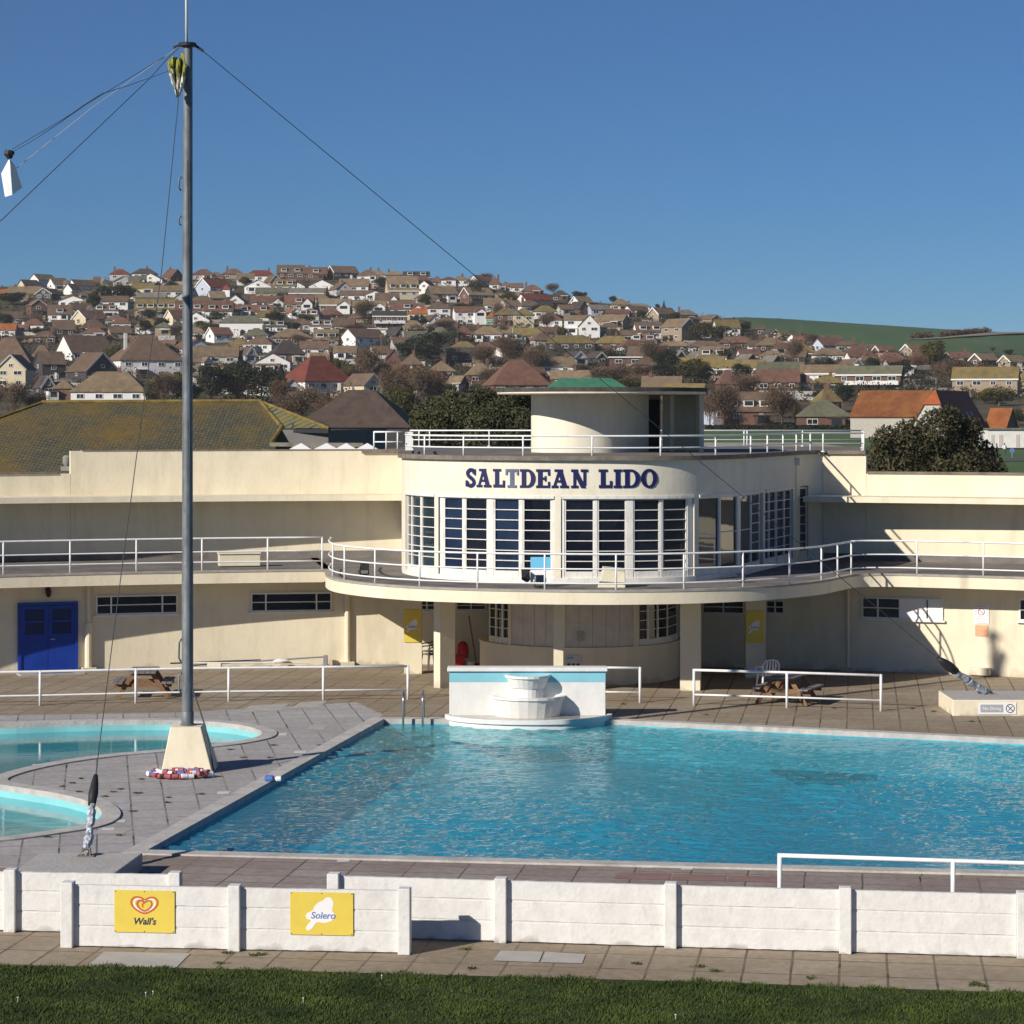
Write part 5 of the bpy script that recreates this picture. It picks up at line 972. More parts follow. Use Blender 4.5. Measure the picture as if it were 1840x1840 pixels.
# chalk track across the field
b = MB(); up_ = [(1630, 611.5), (1680, 609), (1730, 604.5), (1770, 600.5), (1800, 599.3), (1840, 599), (1960, 601)]; lo_ = [(1630, 612.3), (1680, 610.6), (1730, 607), (1770, 605), (1800, 603), (1840, 601.3), (1960, 603)]
l1 = [hill_pt(x, y, .5)[0] for x, y in crom(up_, 6)]; l2 = [hill_pt(x, y, .5)[0] for x, y in crom(lo_, 6)]; b.strip(l2, l1); b.build('field_track', M_track)['kind'] = 'structure'
# ------------------------------------------------------------------ houses
RC = dict(brown=(0.138, 0.090, 0.062), redbrown=(0.155, 0.078, 0.055), red=(0.175, 0.046, 0.030), moss=(0.185, 0.138, 0.052), tan=(0.205, 0.148, 0.090), grey=(0.155, 0.140, 0.118), greengrey=(0.125, 0.122, 0.080), dark=(0.055, 0.046, 0.042), orange=(0.30, 0.10, 0.03), green=(0.035, 0.17, 0.10), shadebrown=(0.075, 0.052, 0.043), pink=(0.17, 0.09, 0.07))  # the deep brown holds a hipped roof's shade in its colour
WC = dict(white=(0.78, 0.76, 0.73), cream=(0.62, 0.53, 0.36), brick=(0.155, 0.085, 0.062), tanbrick=(0.33, 0.25, 0.175), pale=(0.45, 0.43, 0.41), blue=(0.46, 0.50, 0.60), dark=(0.06, 0.052, 0.052), flint=(0.42, 0.39, 0.34), green=(0.25, 0.42, 0.33))  # blue and some dark: shade on turned gables put into the wall colour
RW_ = dict(shadebrown='shaded brown', brown='brown', redbrown='reddish brown', red='red', moss='mossy', tan='tan', grey='grey', greengrey='grey green', dark='dark', orange='orange', green='green', pink='dusty pink')
WW_ = dict(white='white', cream='cream', brick='red brick', tanbrick='tan brick', pale='pale grey', blue='shaded pale blue', dark='dark', flint='flint', green='light green')
MR = {k: mat('roof_'+k, c, 0.85, 0.28, 0.55, obvar=0.16, stains=(0.8, 0.75, tuple(x*0.4+y*0.6 for x, y in zip(c, (0.16, 0.11, 0.035))), (1, 1, 1)), bump=0.25, bscale=2.2) for k, c in RC.items()}
MW = {k: mat('house_wall_'+k, c, 0.85, 0.06 if k in ('white', 'cream', 'blue') else 0.2, 1.2 if k in ('white', 'cream', 'blue') else 4.0, obvar=0.1) for k, c in WC.items()}
M_wframe = mat('house_window_frame', (0.70, 0.69, 0.67), 0.5); M_verge = mat('white_verge', (0.74, 0.73, 0.70), 0.6); M_pot = mat('chimney_pot', (0.26, 0.12, 0.07), 0.8)
M_gdoor = mat('house_door_paint', (0.25, 0.22, 0.2), 0.5, obvar=0.5)
HOUSES = []
def window(par, c, ux, nn, w_, h_):
    up = V((0, 0, 1)); b = MB(); f = .12
    for (cx, cz, sx, sz) in ((0, h_/2-f/2, w_, f), (0, -h_/2+f/2, w_, f), (-w_/2+f/2, 0, f, h_-2*f), (w_/2-f/2, 0, f, h_-2*f), (0, 0, .09, h_-2*f)): b.obox(c+ux*cx+up*cz+nn*.05, ux, nn, up, sx, .12, sz)
    fr = b.build('window', M_wframe, par); b = MB(); b.obox(c+nn*.03, ux, nn, up, w_-2*f, .03, h_-2*f); b.build('pane', M_fglass, fr)
def house(x0, x1, yr, ye, yb, typ, roof, wall, yaw=0, opt='', label=None, name='house', cat='house', Yf=None, d=None):
    pc = (x0+x1)/2
    if Yf: Y = Yf; zb = H-(yb-YH)/F*Y; 
    else: Y = row_to_Y(pc, yb); zb = H-(yb-YH)/F*Y
    s = Y/F; Wt = (x1-x0)*s; hr = max(0.5, (ye-yr)*s); ze = H-(ye-YH)/F*Y; hw = max(2.3, ze-zb); zb = ze-hw; a = abs(R(yaw)); ca, sa = math.cos(a), math.sin(a)
    pitch = math.tan(R(37)); dd = d or min(11.0, max(4.5, 2*hr/pitch)); sg = 1 if yaw >= 0 else -1
    if typ == 'F': L = max(3.5, (Wt-dd*sa)/max(.4, ca)) if a < R(52) else max(4.0, (Wt-dd*sa)/.62); gw = dd
    elif typ == 'G':
        L = 9.0 if a < R(8) else min(12, max(5, Wt*.55/max(.3, sa)))
        gw = max(3.2, (Wt-L*sa)/max(.4, ca)) if a >= R(8) else Wt; L, gw = gw, L      # L: along the front, gw: depth
    else: L = Wt/(ca+sa*.8) if a > R(8) else Wt; gw = min(L, max(5.0, dd)) if a < R(8) else L*.8
    loc = V(((pc-CX)/F*Y, Y+gw/2*.6, zb)); t_ = thing(name, None, cat, tuple(loc), R(yaw), local=True)
    up = V((0, 0, 1)); ux = V((1, 0, 0)); uy = V((0, 1, 0)); h2, l2 = gw/2, L/2; ov = 0.35
    b = MB(); b.box(-l2, l2, -h2, h2, -4, hw)
    if typ == 'F': b.add([(s_*l2, y, z) for s_ in (-1, 1) for (y, z) in ((-h2, hw), (h2, hw), (0, hw+hr-.1))], [(0, 2, 1), (3, 4, 5)])
    if typ == 'G': b.add([(x, s_*h2, z) for s_ in (-1, 1) for (x, z) in ((-l2, hw), (l2, hw), (0, hw+hr-.1))], [(0, 1, 2), (3, 5, 4)])
    b.build('wall', MW[wall], t_)
    th = 0.2; b = MB()
    if typ in 'FG':
        A, B_ = (l2, h2) if typ == 'F' else (h2, l2); e = hr*ov/B_
        prof = [(-B_-ov, hw-e), (0, hw+hr), (B_+ov, hw-e), (B_+ov, hw-e+th), (0, hw+hr+th), (-B_-ov, hw-e+th)]
        pt = (lambda u, v, z: (u, v, z)) if typ == 'F' else (lambda u, v, z: (-v, u, z))
        vs = [pt(u, v, z) for u in (-A-.3, A+.3) for v, z in prof]; b.add(vs, [(i, (i+1) % 6, 6+(i+1) % 6, 6+i) for i in range(6)]+[(0, 5, 4, 1), (1, 4, 3, 2), (6, 7, 10, 11), (7, 8, 9, 10)])
    elif typ == 'H':
        rl = max(0, L-gw*.95)/2; rw_ = 0 if L >= gw else 0; X, Yy = l2+ov, h2+ov
        vs = [(-X, -Yy, hw-.1), (X, -Yy, hw-.1), (X, Yy, hw-.1), (-X, Yy, hw-.1), (-X, -Yy, hw+.1), (X, -Yy, hw+.1), (X, Yy, hw+.1), (-X, Yy, hw+.1), (-rl-.01, 0, hw+hr), (rl+.01, 0, hw+hr)]
        b.add(vs, [(3, 2, 1, 0), (0, 1, 5, 4), (1, 2, 6, 5), (2, 3, 7, 6), (3, 0, 4, 7), (4, 5, 9, 8), (5, 6, 9), (6, 7, 8, 9), (7, 4, 8)])
    else: b.box(-l2-.4, l2+.4, -h2-.5, h2+.3, hw, hw+.35)
    rf = b.build('roof', MR[roof] if typ != 'X' else M_verge, t_)
    if 'v' in opt and typ in 'FG':             # pale verge boards on the gable the photo shows
        A, B_ = (l2, h2) if typ == 'F' else (h2, l2); e = hr*ov/B_; b = MB()
        for side in ((-1, 1) if typ == 'G' else (-sg,)):
            u = side*(A+.33) if typ == 'F' else -(A+.33)
            pt = (lambda u, v, z: (u, v, z)) if typ == 'F' else (lambda u, v, z: (v, u, z))
            for s_ in (-1, 1): b.bar(pt(u, s_*(B_+ov), hw-e), pt(u, 0, hw+hr), .1, .42)
        b.build('verge_board', M_verge, t_)
    if 'f' in opt: b = MB(); b.box(-l2-.3, l2+.3, -h2-ov-.06, -h2-ov, hw-.35, hw+.06); b.build('fascia_board', M_verge, t_)
    if 'c' in opt:
        cx = random.choice((-.3, .28, .1))*L if 'l' not in opt else -.32*L; b = MB(); zc = hw+hr+.9; b.obox((cx, random.uniform(-.2, .2), (hw+zc)/2), ux, uy, up, .85, .6, zc-hw); 
        ch = b.build('chimney', MW['white'] if 'K' in opt else MW['brick'], rf); b = MB()
        for k in (-.2, .2): b.lathe((cx+k, 0, zc), [(.12, 0), (.1, .4), (0, .4)], 7)
        b.build('chimney_pot', M_pot, t_)
    vis = t_
    nw = 0 if 'n' in opt else max(1, min(4, int(L/3.4))); fl = 2 if hw > 4.4 else 1; H1 = 1.15
    nn = V((0, -1, 0))
    for f_ in range(fl):
        zc = (hw-1.05) if f_ == 0 else hw-3.6
        for k in range(nw):
            x = -l2+L*(k+.5)/nw+random.uniform(-.15, .15); wd = min(L/nw*.62, random.choice((1.4, 1.8, 2.2)))
            if 'd' in opt and f_ == fl-1 and k == nw//2: continue
            window(t_, V((x, -h2, zc)), ux, nn, wd, H1)
    if 'd' in opt:
        b = MB(); x = -l2+L*((nw//2)+.5)/max(1, nw); b.box(x-.5, x+.5, -h2-.08, -h2+.02, hw-2.3-(2.5 if fl == 2 else 0), hw-.25-(2.5 if fl == 2 else 0)); b.build('door', M_gdoor, t_)
    if a > R(22) and 'n' not in opt and typ != 'H':      # a window in the gable end or flank seen from the camera
        window(t_, V((-sg*l2, 0, hw-.9 if typ == 'G' else hw-.6)), V((0, sg, 0)), V((-sg, 0, 0)), 1.3, 1.1)
    if typ == 'G' and hr > 2.2 and 'n' not in opt: window(t_, V((0, -h2, hw+hr*.25)), ux, nn, 1.2, 1.0)
    nd = next((int(ch_) for ch_ in opt if ch_.isdigit()), 0)
    for k in range(nd):
        x = -l2+L*(k+.5)/nd; zz = hw+hr*.22; y = -h2*(1-.18); b = MB(); w2 = min(2.4, L/nd*.62)/2; b.box(x-w2, x+w2, y-.25, 0, zz, zz+1.35); dm = b.build('dormer', MW['white'], t_)
        b = MB(); b.box(x-w2-.15, x+w2+.15, y-.4, 0.2, zz+1.35, zz+1.5); b.build('dormer_roof', MR['grey'], dm); b = MB(); b.box(x-w2+.2, x+w2-.2, y-.28, y-.24, zz+.25, zz+1.15); b.build('pane', M_fglass, dm)
    for ch_ in opt:                                        # small front wing with its own gable
        if ch_ in 'wW':
            x = (l2-L*.2) if ch_ == 'w' else (-l2+L*.2); g2_ = L*.19; b = MB(); b.box(x-g2_, x+g2_, -h2-2.2, -h2+.3, -4, hw-.05); b.add([(x-g2_, -h2-2.2, hw-.05), (x+g2_, -h2-2.2, hw-.05), (x, -h2-2.2, hw+hr*.62)], [(0, 1, 2)]); wg = b.build('front_wing', MW['white'], t_)
            b = MB(); b.add([(x-g2_-.3, -h2-2.5, hw-.25), (x, -h2-2.5, hw+hr*.66), (x+g2_+.3, -h2-2.5, hw-.25), (x-g2_-.3, 0, hw-.25), (x, 0, hw+hr*.66), (x+g2_+.3, 0, hw-.25)], [(0, 1, 4, 3), (1, 2, 5, 4)]); o = b.build('wing_roof', MR[roof], wg); md = o.modifiers.new('t', 'SOLIDIFY'); md.thickness = .18
            window(wg, V((x, -h2-2.2, hw-1.1)), ux, nn, g2_*1.1, 1.1) if False else None
            b = MB(); b.box(x-g2_*.6, x+g2_*.6, -h2-2.26, -h2-2.2, hw-1.6, hw-.5); b.build('pane', M_fglass, wg)
    if 'b' in opt:
        b = MB(); b.box(-l2+.4, l2-.4, -h2-1.3, -h2, hw-2.75, hw-2.6); b.box(-l2+.4, l2-.4, -h2-1.3, -h2-1.22, hw-2.6, hw-1.7); b.build('balcony', M_verge, t_)
    if 'a' in opt:
        for k in range(3):
            x = l2*.05+L*.17*k; b = MB(); pr = [(x-.85, -3.9+hw), (x+.85, -3.9+hw)]+[(x+.85*math.cos(R(q)), hw-2.6+.85*math.sin(R(q))) for q in range(0, 181, 20)]; b.flat((0, -h2-.02, 0), ux, up, [(p[0], p[1]-.6) for p in pr], 0, .03); b.build('arch_opening', M_fglass, t_)
    if typ != 'X' and 'n' not in opt and random.random() < .45:      # a lean-to or flat porch
        x = random.choice((-1, 1))*L*random.uniform(.15, .3); w2 = random.uniform(1.2, 2.2); dp = random.uniform(1.2, 2.4); hh = random.uniform(2.2, 2.6); zz = hw-2.7 if hw > 4.4 else 0; b = MB(); b.add([(x-w2, -h2-dp, -4), (x+w2, -h2-dp, -4), (x+w2, -h2, -4), (x-w2, -h2, -4), (x-w2, -h2-dp, hh*.85), (x+w2, -h2-dp, hh*.85), (x+w2, -h2, hh*.85), (x-w2, -h2, hh*.85)], [(0, 1, 5, 4), (1, 2, 6, 5), (3, 0, 4, 7), (4, 5, 6, 7)]); pc_ = b.build('porch', MW[random.choice((wall, wall, 'white', 'brick', 'pale'))], t_)
        b = MB(); b.box(x-w2-.15, x+w2+.15, -h2-dp-.2, -h2-.02, hh*.85+.01, hh*.85+.2); b.build('porch_roof', random.choice((MR['grey'], M_verge, MR['dark'])), pc_); b = MB(); b.box(x-w2*.6, x+w2*.6, -h2-dp-.04, -h2-dp-.005, hh*.3, hh*.78); b.build('pane', M_fglass, pc_)
    if 'c' in opt and random.random() < .6:
        b = MB(); zc = hw+hr+.9; b.tube([(cx+.3, .2, zc-.2), (cx+.3, .2, zc+2.2)], .03, 4); b.bar((cx-.3, .2, zc+2.0), (cx+.9, .2, zc+2.0), .04); 
        for k in range(4): b.bar((cx-.2+.28*k, -.25, zc+2.0), (cx-.2+.28*k, .65, zc+2.0), .03)
        b.build('aerial', M_pole, t_)
    HOUSES.append(dict(o=t_, px=pc, py=(yr+yb)/2, w=x1-x0, typ=typ, roof=roof, wall=wall, opt=opt, label=label, yaw=yaw)); return t_
TABLE = """52 98 493 503 515 F greengrey white 50 n
30 72 503 513 517 F dark cream 40 n
13 73 515 527 535 F tan tanbrick 4 c
0 25 520 527 533 F orange tanbrick 0 n
65 108 518 528 539 G brown dark -14 v
112 143 510 520 530 F dark white 45 n
121 170 503 513 523 F brown white 42 n
108 159 532 541 553 G grey white -5
171 230 532 541.5 556 F brown white 4
39 84 538 548 568 G redbrown brick 20 v
82 130 548 565 577 F brown white 8 1
128 192 558 573 583 F brown cream 48 v
190 224 565 576 583 H brown pale
201 236 569 581 588 H redbrown pale 0 c
-4 28 582 592 603 F orange white 0
26 50 583 592 601 F redbrown tanbrick 0 cK
86 136 575 592 601 F brown dark 18 
138 192 573 590 602 H brown dark 20 c
198 232 483 493 503 H red pale 0 c
197 240 496 505 514 G grey pale 10 v
238 280 482 492 504 H dark white 0 c
250 294 491.5 503 513.5 G brown white -4
290 328 484 499 507 F redbrown brick -30 c
346 384 483 494 503 H redbrown pale
373 402 488 497 503 H brown tanbrick
400 438 482 493 501 H brown tanbrick 0 c
348 416 500 517 532 F red blue 46 cv
400 413 511 520 533 H red white 0 n
438 486 503 515 527 G grey white 6
276 329 513 523 534 F tan white 3
240 298 526 534 541 F grey pale 2 n
241 318 536.5 557 568 F moss tanbrick 3 4
314 368 540 558 570 F redbrown white 2 2
368 418 540 559 572 F redbrown white 2 2
408 441 530 543 555 G redbrown white -4
422 491 548 560 568 F redbrown white 2 2
395 474 567 580 606 H greengrey white 0 na
242 290 572 587 599 H moss white 6 c
279 307 578 588 603 H greengrey tanbrick
306 332 575 589 601 H dark white
441 494 485 496 506 H red white 0 c
496 547 476 491 503 F brown brick 4 2
547 588 480 492 503 F redbrown brick 2 1c
586 644 478 490 502 F brown dark 30 v
642 681 484 496 505 H brown white 0 c
555 601 503 514 520 G brown white 0 n
522 548 508 515 520 G brown white 0 n
460 518 517 526 535 F greengrey tan 0
519 588 518 527 535 F grey tanbrick 2 f
610 662 501 514 523 F tan white 0
612 670 522 530 539 F brown white 0
658 689 523 529 540 G redbrown white 0
450 511 532 544 550 F redbrown white 2 w
512 563 530 546 559 F redbrown tanbrick 0 w1
572 630 537 548 562 F tan tanbrick 0 wf
634 693 541 551 563 F tan white 0 w
571 614 551 566 574 H redbrown brick 8
509 540 553 561 571 G orange white 15 v
624 668 560 572 579 H brown tanbrick 4
438 482 589 603 613 H greengrey white 0 c
480 560 590 607 618 H tan tanbrick 10 c
562 608 592 610 622 F tan tanbrick 4 2
611 692 591 607 622 F brown white 44 
690 753 496 523 537 F tan cream 10 3f
658 694 485 494 501 H tan pale 0 c
692 724 487 494 499 H tan brick 0 c
724 772 488 496 503 F dark white 4 2
740 776 496 504 509 H redbrown brick 0
774 797 495 507 513 H brown pale 0
793 819 497 503 514 H redbrown white 0 
812 843 496 503 514 H tan white 6 c
840 888 495 506 514 F redbrown white 46 c
763 822 514 528 542 F tan dark 22 
826 887 517 530 546 F tan brick 30 v
700 762 545 555 564 F redbrown white 3 w1
768 808 541 554 576 H brown white 4 c
668 730 559 568 590 F dark brick 6 bf
732 787 553 564 576 H orange cream 0
813 872 551 560 582 F redbrown white 12 w
874 892 561 571 583 H orange green 0 n
716 768 575 592 603 H tan white 14 
662 695 588 592 604 X grey white 0
692 730 588 601 611 G dark dark 25
770 813 587 602 612 H greengrey pale
812 852 585 600 613 H redbrown brick 0 c
848 902 586 601 613 H tan white 0 c
938 976 511 523 531 H redbrown brick 0 c
897 920 505 515 521 H brown pale
916 940 509 516 525 F brown white 4
879 900 497 511 519 H redbrown white 0 c
890 933 527 535 547 F tan blue 2
928 994 529 539 548 F red white 38 n
990 1024 521 532 539 H dark brick
1024 1066 533 544 551 F tan white 34 v
888 924 552 566 588 H moss brick 6 c
921 958 553 566 589 H moss cream 6 
969 1010 563 575 588 H redbrown white 0 
1014 1062 567 574.5 602 F tan white 0 d
1041 1079 566 586 606 G brown white -4 
1022 1058 542 554 566 G dark brick 30 n
1055 1096 548 556 567 F grey blue 20
1066 1132 566 577 589 F tan tanbrick -28 
962 1018 588 597 606 F redbrown white 28 v
878 938 586 599 607 H tan pale 0 c
1118 1168 550 560 568 F brown white 40 
1120 1169 545 552 558 H grey pale 0 c
1164 1217 553 565 573 F brown tanbrick 36 v
1213 1252 556 566 573 H grey dark 0 c
1253 1297 566 573 583 G brown tanbrick 28 v
1189 1252 573 587 615 F tan tanbrick -50 v
1138 1192 579 596 608 F brown white 8 2
1112 1144 594 602 612 F brown white 0
981 1069 602 617 630 H moss dark 0 c
1068 1134 603 617 629 H moss brick 0 c
1184 1240 613 622 631 H tan dark
1237 1300 612 624 632 H brown white 4
1292 1347 604 616 624 H brown brick 0 c
1015 1051 632 641 658 G dark blue 22 v
1056 1088 633 642 656 G dark dark 22 v
1096 1156 641 643 661 X grey brick 0
1197 1231 630 641 656 G grey dark 22 v
1239 1264 632 641 655 G grey dark 22 v
1322 1360 637 646 653 G grey dark 30
1370 1405 639 649 657 G grey dark 30
1460 1498 643 652 662 G grey dark 30
1512 1549 646 654 664 G brown tanbrick 30 v
1205 1306 643 659 670 F moss pale -15
1284 1378 647 663 674 F moss pale -15 f
1360 1450 651 666 680 F greengrey pale -15
1438 1526 656 671 690 F tan white -15 f
1504 1626 658 673 697 F greengrey brick -17 fb
1358 1440 665 686 702 F redbrown brick -6
1422 1462 668 688 701 H pink white 0
1457 1520 674 688 705 H moss dark -10 c
1353 1380 583 592 600 H brown dark
1374 1398 592 599 606 G dark brick 25 v
1318 1354 604 616 625 H redbrown brick 4
1352 1420 606 621 632 H tan brick 10 c
1396 1420 596 602 609 F brown tanbrick 20
1416 1458 601 608 616 F brown white 32 c
1415 1466 616 633 641 H moss white 0 c
1460 1526 609 621 630 F pink blue 32
1462 1520 625 638 646 H tan white 4
1520 1562 620 634 646 H redbrown dark 6 c
1538 1574 619 627 634 F brown tanbrick 0
1570 1608 622 630 638 F redbrown brick 20 v
1618 1674 619 632 638 F moss tanbrick 34 v
1576 1632 633 648 655 H redbrown brick 0
1628 1678 635 648 655 H redbrown white 4
1680 1708 633 643 652 G brown brick 8 v
1708 1744 633 642 652 F redbrown tanbrick 4 c
1743 1797 636 647 658 F tan brick 36 v
1795 1848 639 650 662 F tan tanbrick 36 v
1598 1642 654 660 676 X grey white 12
1640 1680 656 664 674 H grey brick 8
1712 1838 660 681 706 F moss tanbrick -16 f
1836 1880 668 684 700 F moss tanbrick -20 v
130 264 667 704 726 H tan white 0 c
96 132 682 698 719 H tan brick 0 n
113 212 634 666 690 G brown dark 36 v
54 118 632 654 684 F brown dark 26 
-2 52 638 663 698 G brown cream -6 v
56 97 676 694 719 G dark dark 26 v
-30 56 606 652 668 H brown brick 0 c
54 92 620 641 656 H tan brick 10 c
96 200 603 634 646 F brown white 38 
184 332 604 648 677 H brown white 24 clK
300 382 610 627 642 G redbrown blue 28 cK
346 428 622 640 652 F tan pale 4 c
422 462 624 638 652 G brown blue 26 v
406 450 606 622 630 H moss brick 0 c
480 548 611 636 654 H dark brick 18 c
556 588 634 645 656 F tan brick 6
500 634 639 686 705 H red white 38 c
686 722 627 655 664 H pink white 16 
720 758 636 655 668 H brown brick 0 c
770 815 648 667 681 H tan brick 6 c
836 888 652 674 690 H tan brick 10 c
806 838 676 690 704 F tan brick -24 
868 988 645 692 714 H redbrown brick 14 
800 884 625 637 656 F dark dark 8 
812 854 613 624 634 H moss pale 0 c
990 1062 666 680 694 F tan brick 0 c
950 978 660 676 688 F redbrown white 34 v
984 1124 679 698 722 H green brick 6 
1153 1228 677 700 716 F tan brick -6 c
1195 1268 690 704 722 F moss brick -8 
1298 1388 705 738 766 F brown brick 2 3d
1288 1328 664 690 704 H pink brick 10
1268 1296 722 735 764 G dark blue 30
1436 1526 716 748 771 H greengrey brick 0 cd
1462 1512 697 722 740 H moss brick 20 c
544 748 700 767 806 H umber dark -8 n
1345 1392 612 622 632 F brown white
1388 1430 615 625 634 H redbrown pale 0 c
1425 1470 604 612 620 F redbrown brick -10
1470 1512 603 610 618 F brown dark
1500 1545 612 621 630 H brown pale 0 c
1325 1366 628 637 646 F redbrown white 10
1366 1412 630 640 648 H tan pale
1412 1452 632 641 650 F brown dark -14
1520 1570 632 641 650 F redbrown white 12
1545 1590 640 649 658 H brown brick 0 c
1590 1640 645 652 660 F redbrown pale 8
1640 1690 646 654 662 H brown white
1690 1735 648 656 665 F brown brick 20
1560 1600 622 629 636 F brown white
1640 1680 628 635 642 F redbrown pale -10
700 742 606 618 628 F brown pale 15
742 785 612 624 634 H tan white 0 c
850 892 614 626 636 H redbrown pale
890 930 618 630 641 F brown white 20
930 975 622 634 645 H brown brick 0 c
690 730 655 670 684 F redbrown pale -12
850 885 640 651 662 F tan white
1075 1120 660 672 682 F brown white 10
1120 1160 664 676 688 H redbrown brick 0 c
660 700 622 634 644 F brown white 25
640 682 634 646 657 H redbrown brick
600 640 622 634 645 F tan white
0 40 560 571 580 F brown pale 10
40 80 572 584 592 H redbrown white
150 190 588 599 610 H redbrown pale 0 c
190 236 586 598 608 F brown tanbrick 20
236 280 604 614 622 F redbrown white
60 100 594 606 616 H brown brick 0 c
280 320 612 622 630 F brown brick -15
330 370 588 598 608 H tan white
520 560 572 583 592 H brown pale
300 345 515 524 532 F brown white
140 180 522 530 538 H brown pale 0 c
700 745 540 548 556 F brown white
745 790 528 537 546 H brown pale
1000 1040 548 556 565 F brown pale 20
1075 1115 580 590 598 H brown white
1090 1130 556 563 570 F redbrown pale
1200 1245 590 598 606 H brown brick 0 c
1250 1292 590 598 606 F tan pale 12"""
for ln in TABLE.splitlines():
    p = ln.split(); a = [float(x) for x in p[:5]]
    house(*a, p[5], p[6], p[7] if p[7] in WC else 'tanbrick', float(p[8]) if len(p) > 8 else 0, p[9] if len(p) > 9 else '')
# barn with a half-hipped wing, and the tiled hall just behind the building
# more houses wherever a gap in the rows is left
rh = random.Random(9); BX = [[float(q) for q in ln.split()[:5]] for ln in TABLE.splitlines()]; made = 0; tries = 0
while made < 58 and tries < 4000:
    tries += 1; px = rh.uniform(5, 1835); yt = float(np.interp(px, TT[:, 0], TT[:, 1])); py = rh.uniform(yt+10, 712)
    if px > 1310 and py < np.interp(px, FB[:, 0], FB[:, 1])+12: continue
    if 1120 < px and py > 690: continue
    if px > 1255 and py < 600: continue
    Y = row_to_Y(px, py); w_ = rh.uniform(7.5, 10.5)*F/Y; he = 2.7*F/Y; hr_ = rh.uniform(2.2, 3.0)*F/Y; x0, x1, y0 = px-w_/2, px+w_/2, py-he-hr_
    bad = 0
    for q in BX:
        ox = min(x1, q[1])-max(x0, q[0]); oy = min(py, q[4])-max(y0, q[2])
        if ox > 0 and oy > 0 and ox*oy > .38*min((x1-x0)*(py-y0), (q[1]-q[0])*(q[4]-q[2])): bad = 1; break
    if bad: continue
    BX.append([x0, x1, y0, py-he, py]); made += 1
    house(x0, x1, y0, py-he, py, rh.choice('FFHHG'), rh.choice(['brown', 'brown', 'tan', 'tan', 'redbrown', 'moss', 'greengrey']), rh.choice(['white', 'white', 'white', 'pale', 'cream', 'tanbrick']), rh.choice([0, 0, 8, -12, 20, 34]), rh.choice(['', 'c', 'v', '2', 'w']))
LABX = [(40, 'over the blue door'), (125, 'over the parapet step'), (210, 'over the hall ridge'), (290, 'left of the mast'), (390, 'right of the mast'), (470, 'over the hall corner'), (560, 'over the red pyramid'), (640, 'over the white rooflights'), (715, 'over first roof rail'), (800, 'over the letter S'), (880, 'over tower canopy tip'), (960, 'over the letter E'), (1050, 'over the green roof'), (1130, 'over the word LIDO'), (1215, 'over the tower doorway'), (1300, 'over the tower edge'), (1380, 'over the roof railing'), (1460, 'over the rotunda downpipe'), (1545, 'over roof railing end'), (1640, 'over the orange barn'), (1740, 'over dark barn slope'), (1830, 'over the white pavilion')]
# ------------------------------------------------------------------ tiled hall, barn, pavilion
M_hall = brickmat('mossy_tiles', (0.082, 0.085, 0.064), (0.125, 0.115, 0.068), (0.042, 0.04, 0.028), 0.18, 0.24, 0.022, R(24), offset=0.5, patch=(0.165, 0.108, 0.030), pscale=0.24, bump=0.6, fine=0.3)
M_hall2 = brickmat('green_tiles', (0.11, 0.125, 0.09), (0.15, 0.16, 0.10), (0.03, 0.032, 0.024), 3.0, 0.34, 0.06, R(0), offset=0.5, patch=(0.17, 0.14, 0.05), pscale=0.5, bump=0.6)
M_ridge = mat('mossy_ridge', (0.175, 0.125, 0.035), 0.9, 0.4, 2, bump=0.3)
hl = thing('tiled_hall', 'long low hall with an orange mossed tile roof right behind the cream parapet', 'hall', (-14, 106, 0))
rL, rR, cR, v1, v2, v3, v4 = P(75, 724, 110), P(467, 722, 110), P(507, 768.5, 107), P(487, 797, 105.4), P(470, 885, 100.6), P(-190, 885, 100.6), P(-100, 787, 105.9)
b = MB(); b.add([rL, rR, cR, v1, v2, v3, v4], [(0, 6, 5, 4, 3, 2, 1)]); b.build('front_slope', M_hall, hl)
hR = P(592, 770, 105.2); b = MB(); b.add([rR, cR, hR, P(592, 764, 112)], [(0, 1, 2), (0, 2, 3)]); b.build('hip_slope', M_hall2, hl)
b = MB(); b.tube([rL+V((0, 0, .03)), rR+V((0, 0, .03)), cR+V((0, 0, .02)), v1], .1, 7); b.build('ridge_tiles', M_ridge, hl); b = MB(); b.tube([rR+V((.05, 0, 0)), hR], .08, 7); b.build('hip_tiles', M_ridge, hl); b = MB(); b.tube([rL, v4], .1, 7); b.build('hip_tiles', M_ridge, hl)
b = MB(); z0 = 3.0; a, c, d = P(495, 772, 106.8), P(590, 773, 105.6), P(640, 800, 118); b.add([(a.x, a.y, z0), (c.x, c.y, z0), tuple(c), tuple(a), (c.x+2, 116, z0), (c.x+2, 116, c.z)], [(0, 1, 2, 3), (1, 4, 5, 2)]); b.build('hall_wall', mat('dim_plaster', (0.16, 0.15, 0.15), 0.9, 0.15, 2), hl)
b = MB(); b.bar(cR-V((0, .1, .12)), hR-V((0, .1, .12)), .1, .16); b.build('gutter', M_dark, hl)
b = MB(); a, c = P(487, 798.5, 100), P(655, 799.5, 98); b.bar(a, c, .2, .16); b.build('low_parapet', M_coping, hl)
b = MB(); c = P(545, 800, 105.1); b.add([(c.x-.2, 105.9, 5.9), (c.x+.25, 105.75, 5.9), (c.x+.25, 105.75, 6.35), (c.x-.2, 105.9, 6.35)], [(0, 1, 2, 3)]); b.build('window', M_fglass, hl)
Yb = 430.0; ob = P(1695, 795, Yb); bn = thing('barn', 'big barn with a bright orange tiled roof and pale flint walls behind the dark bush', 'barn', tuple(ob), R(-25), local=True)
zr, ze, zw, zh = 12.0-ob.z, 7.6-ob.z, 5.75-ob.z, 9.65-ob.z
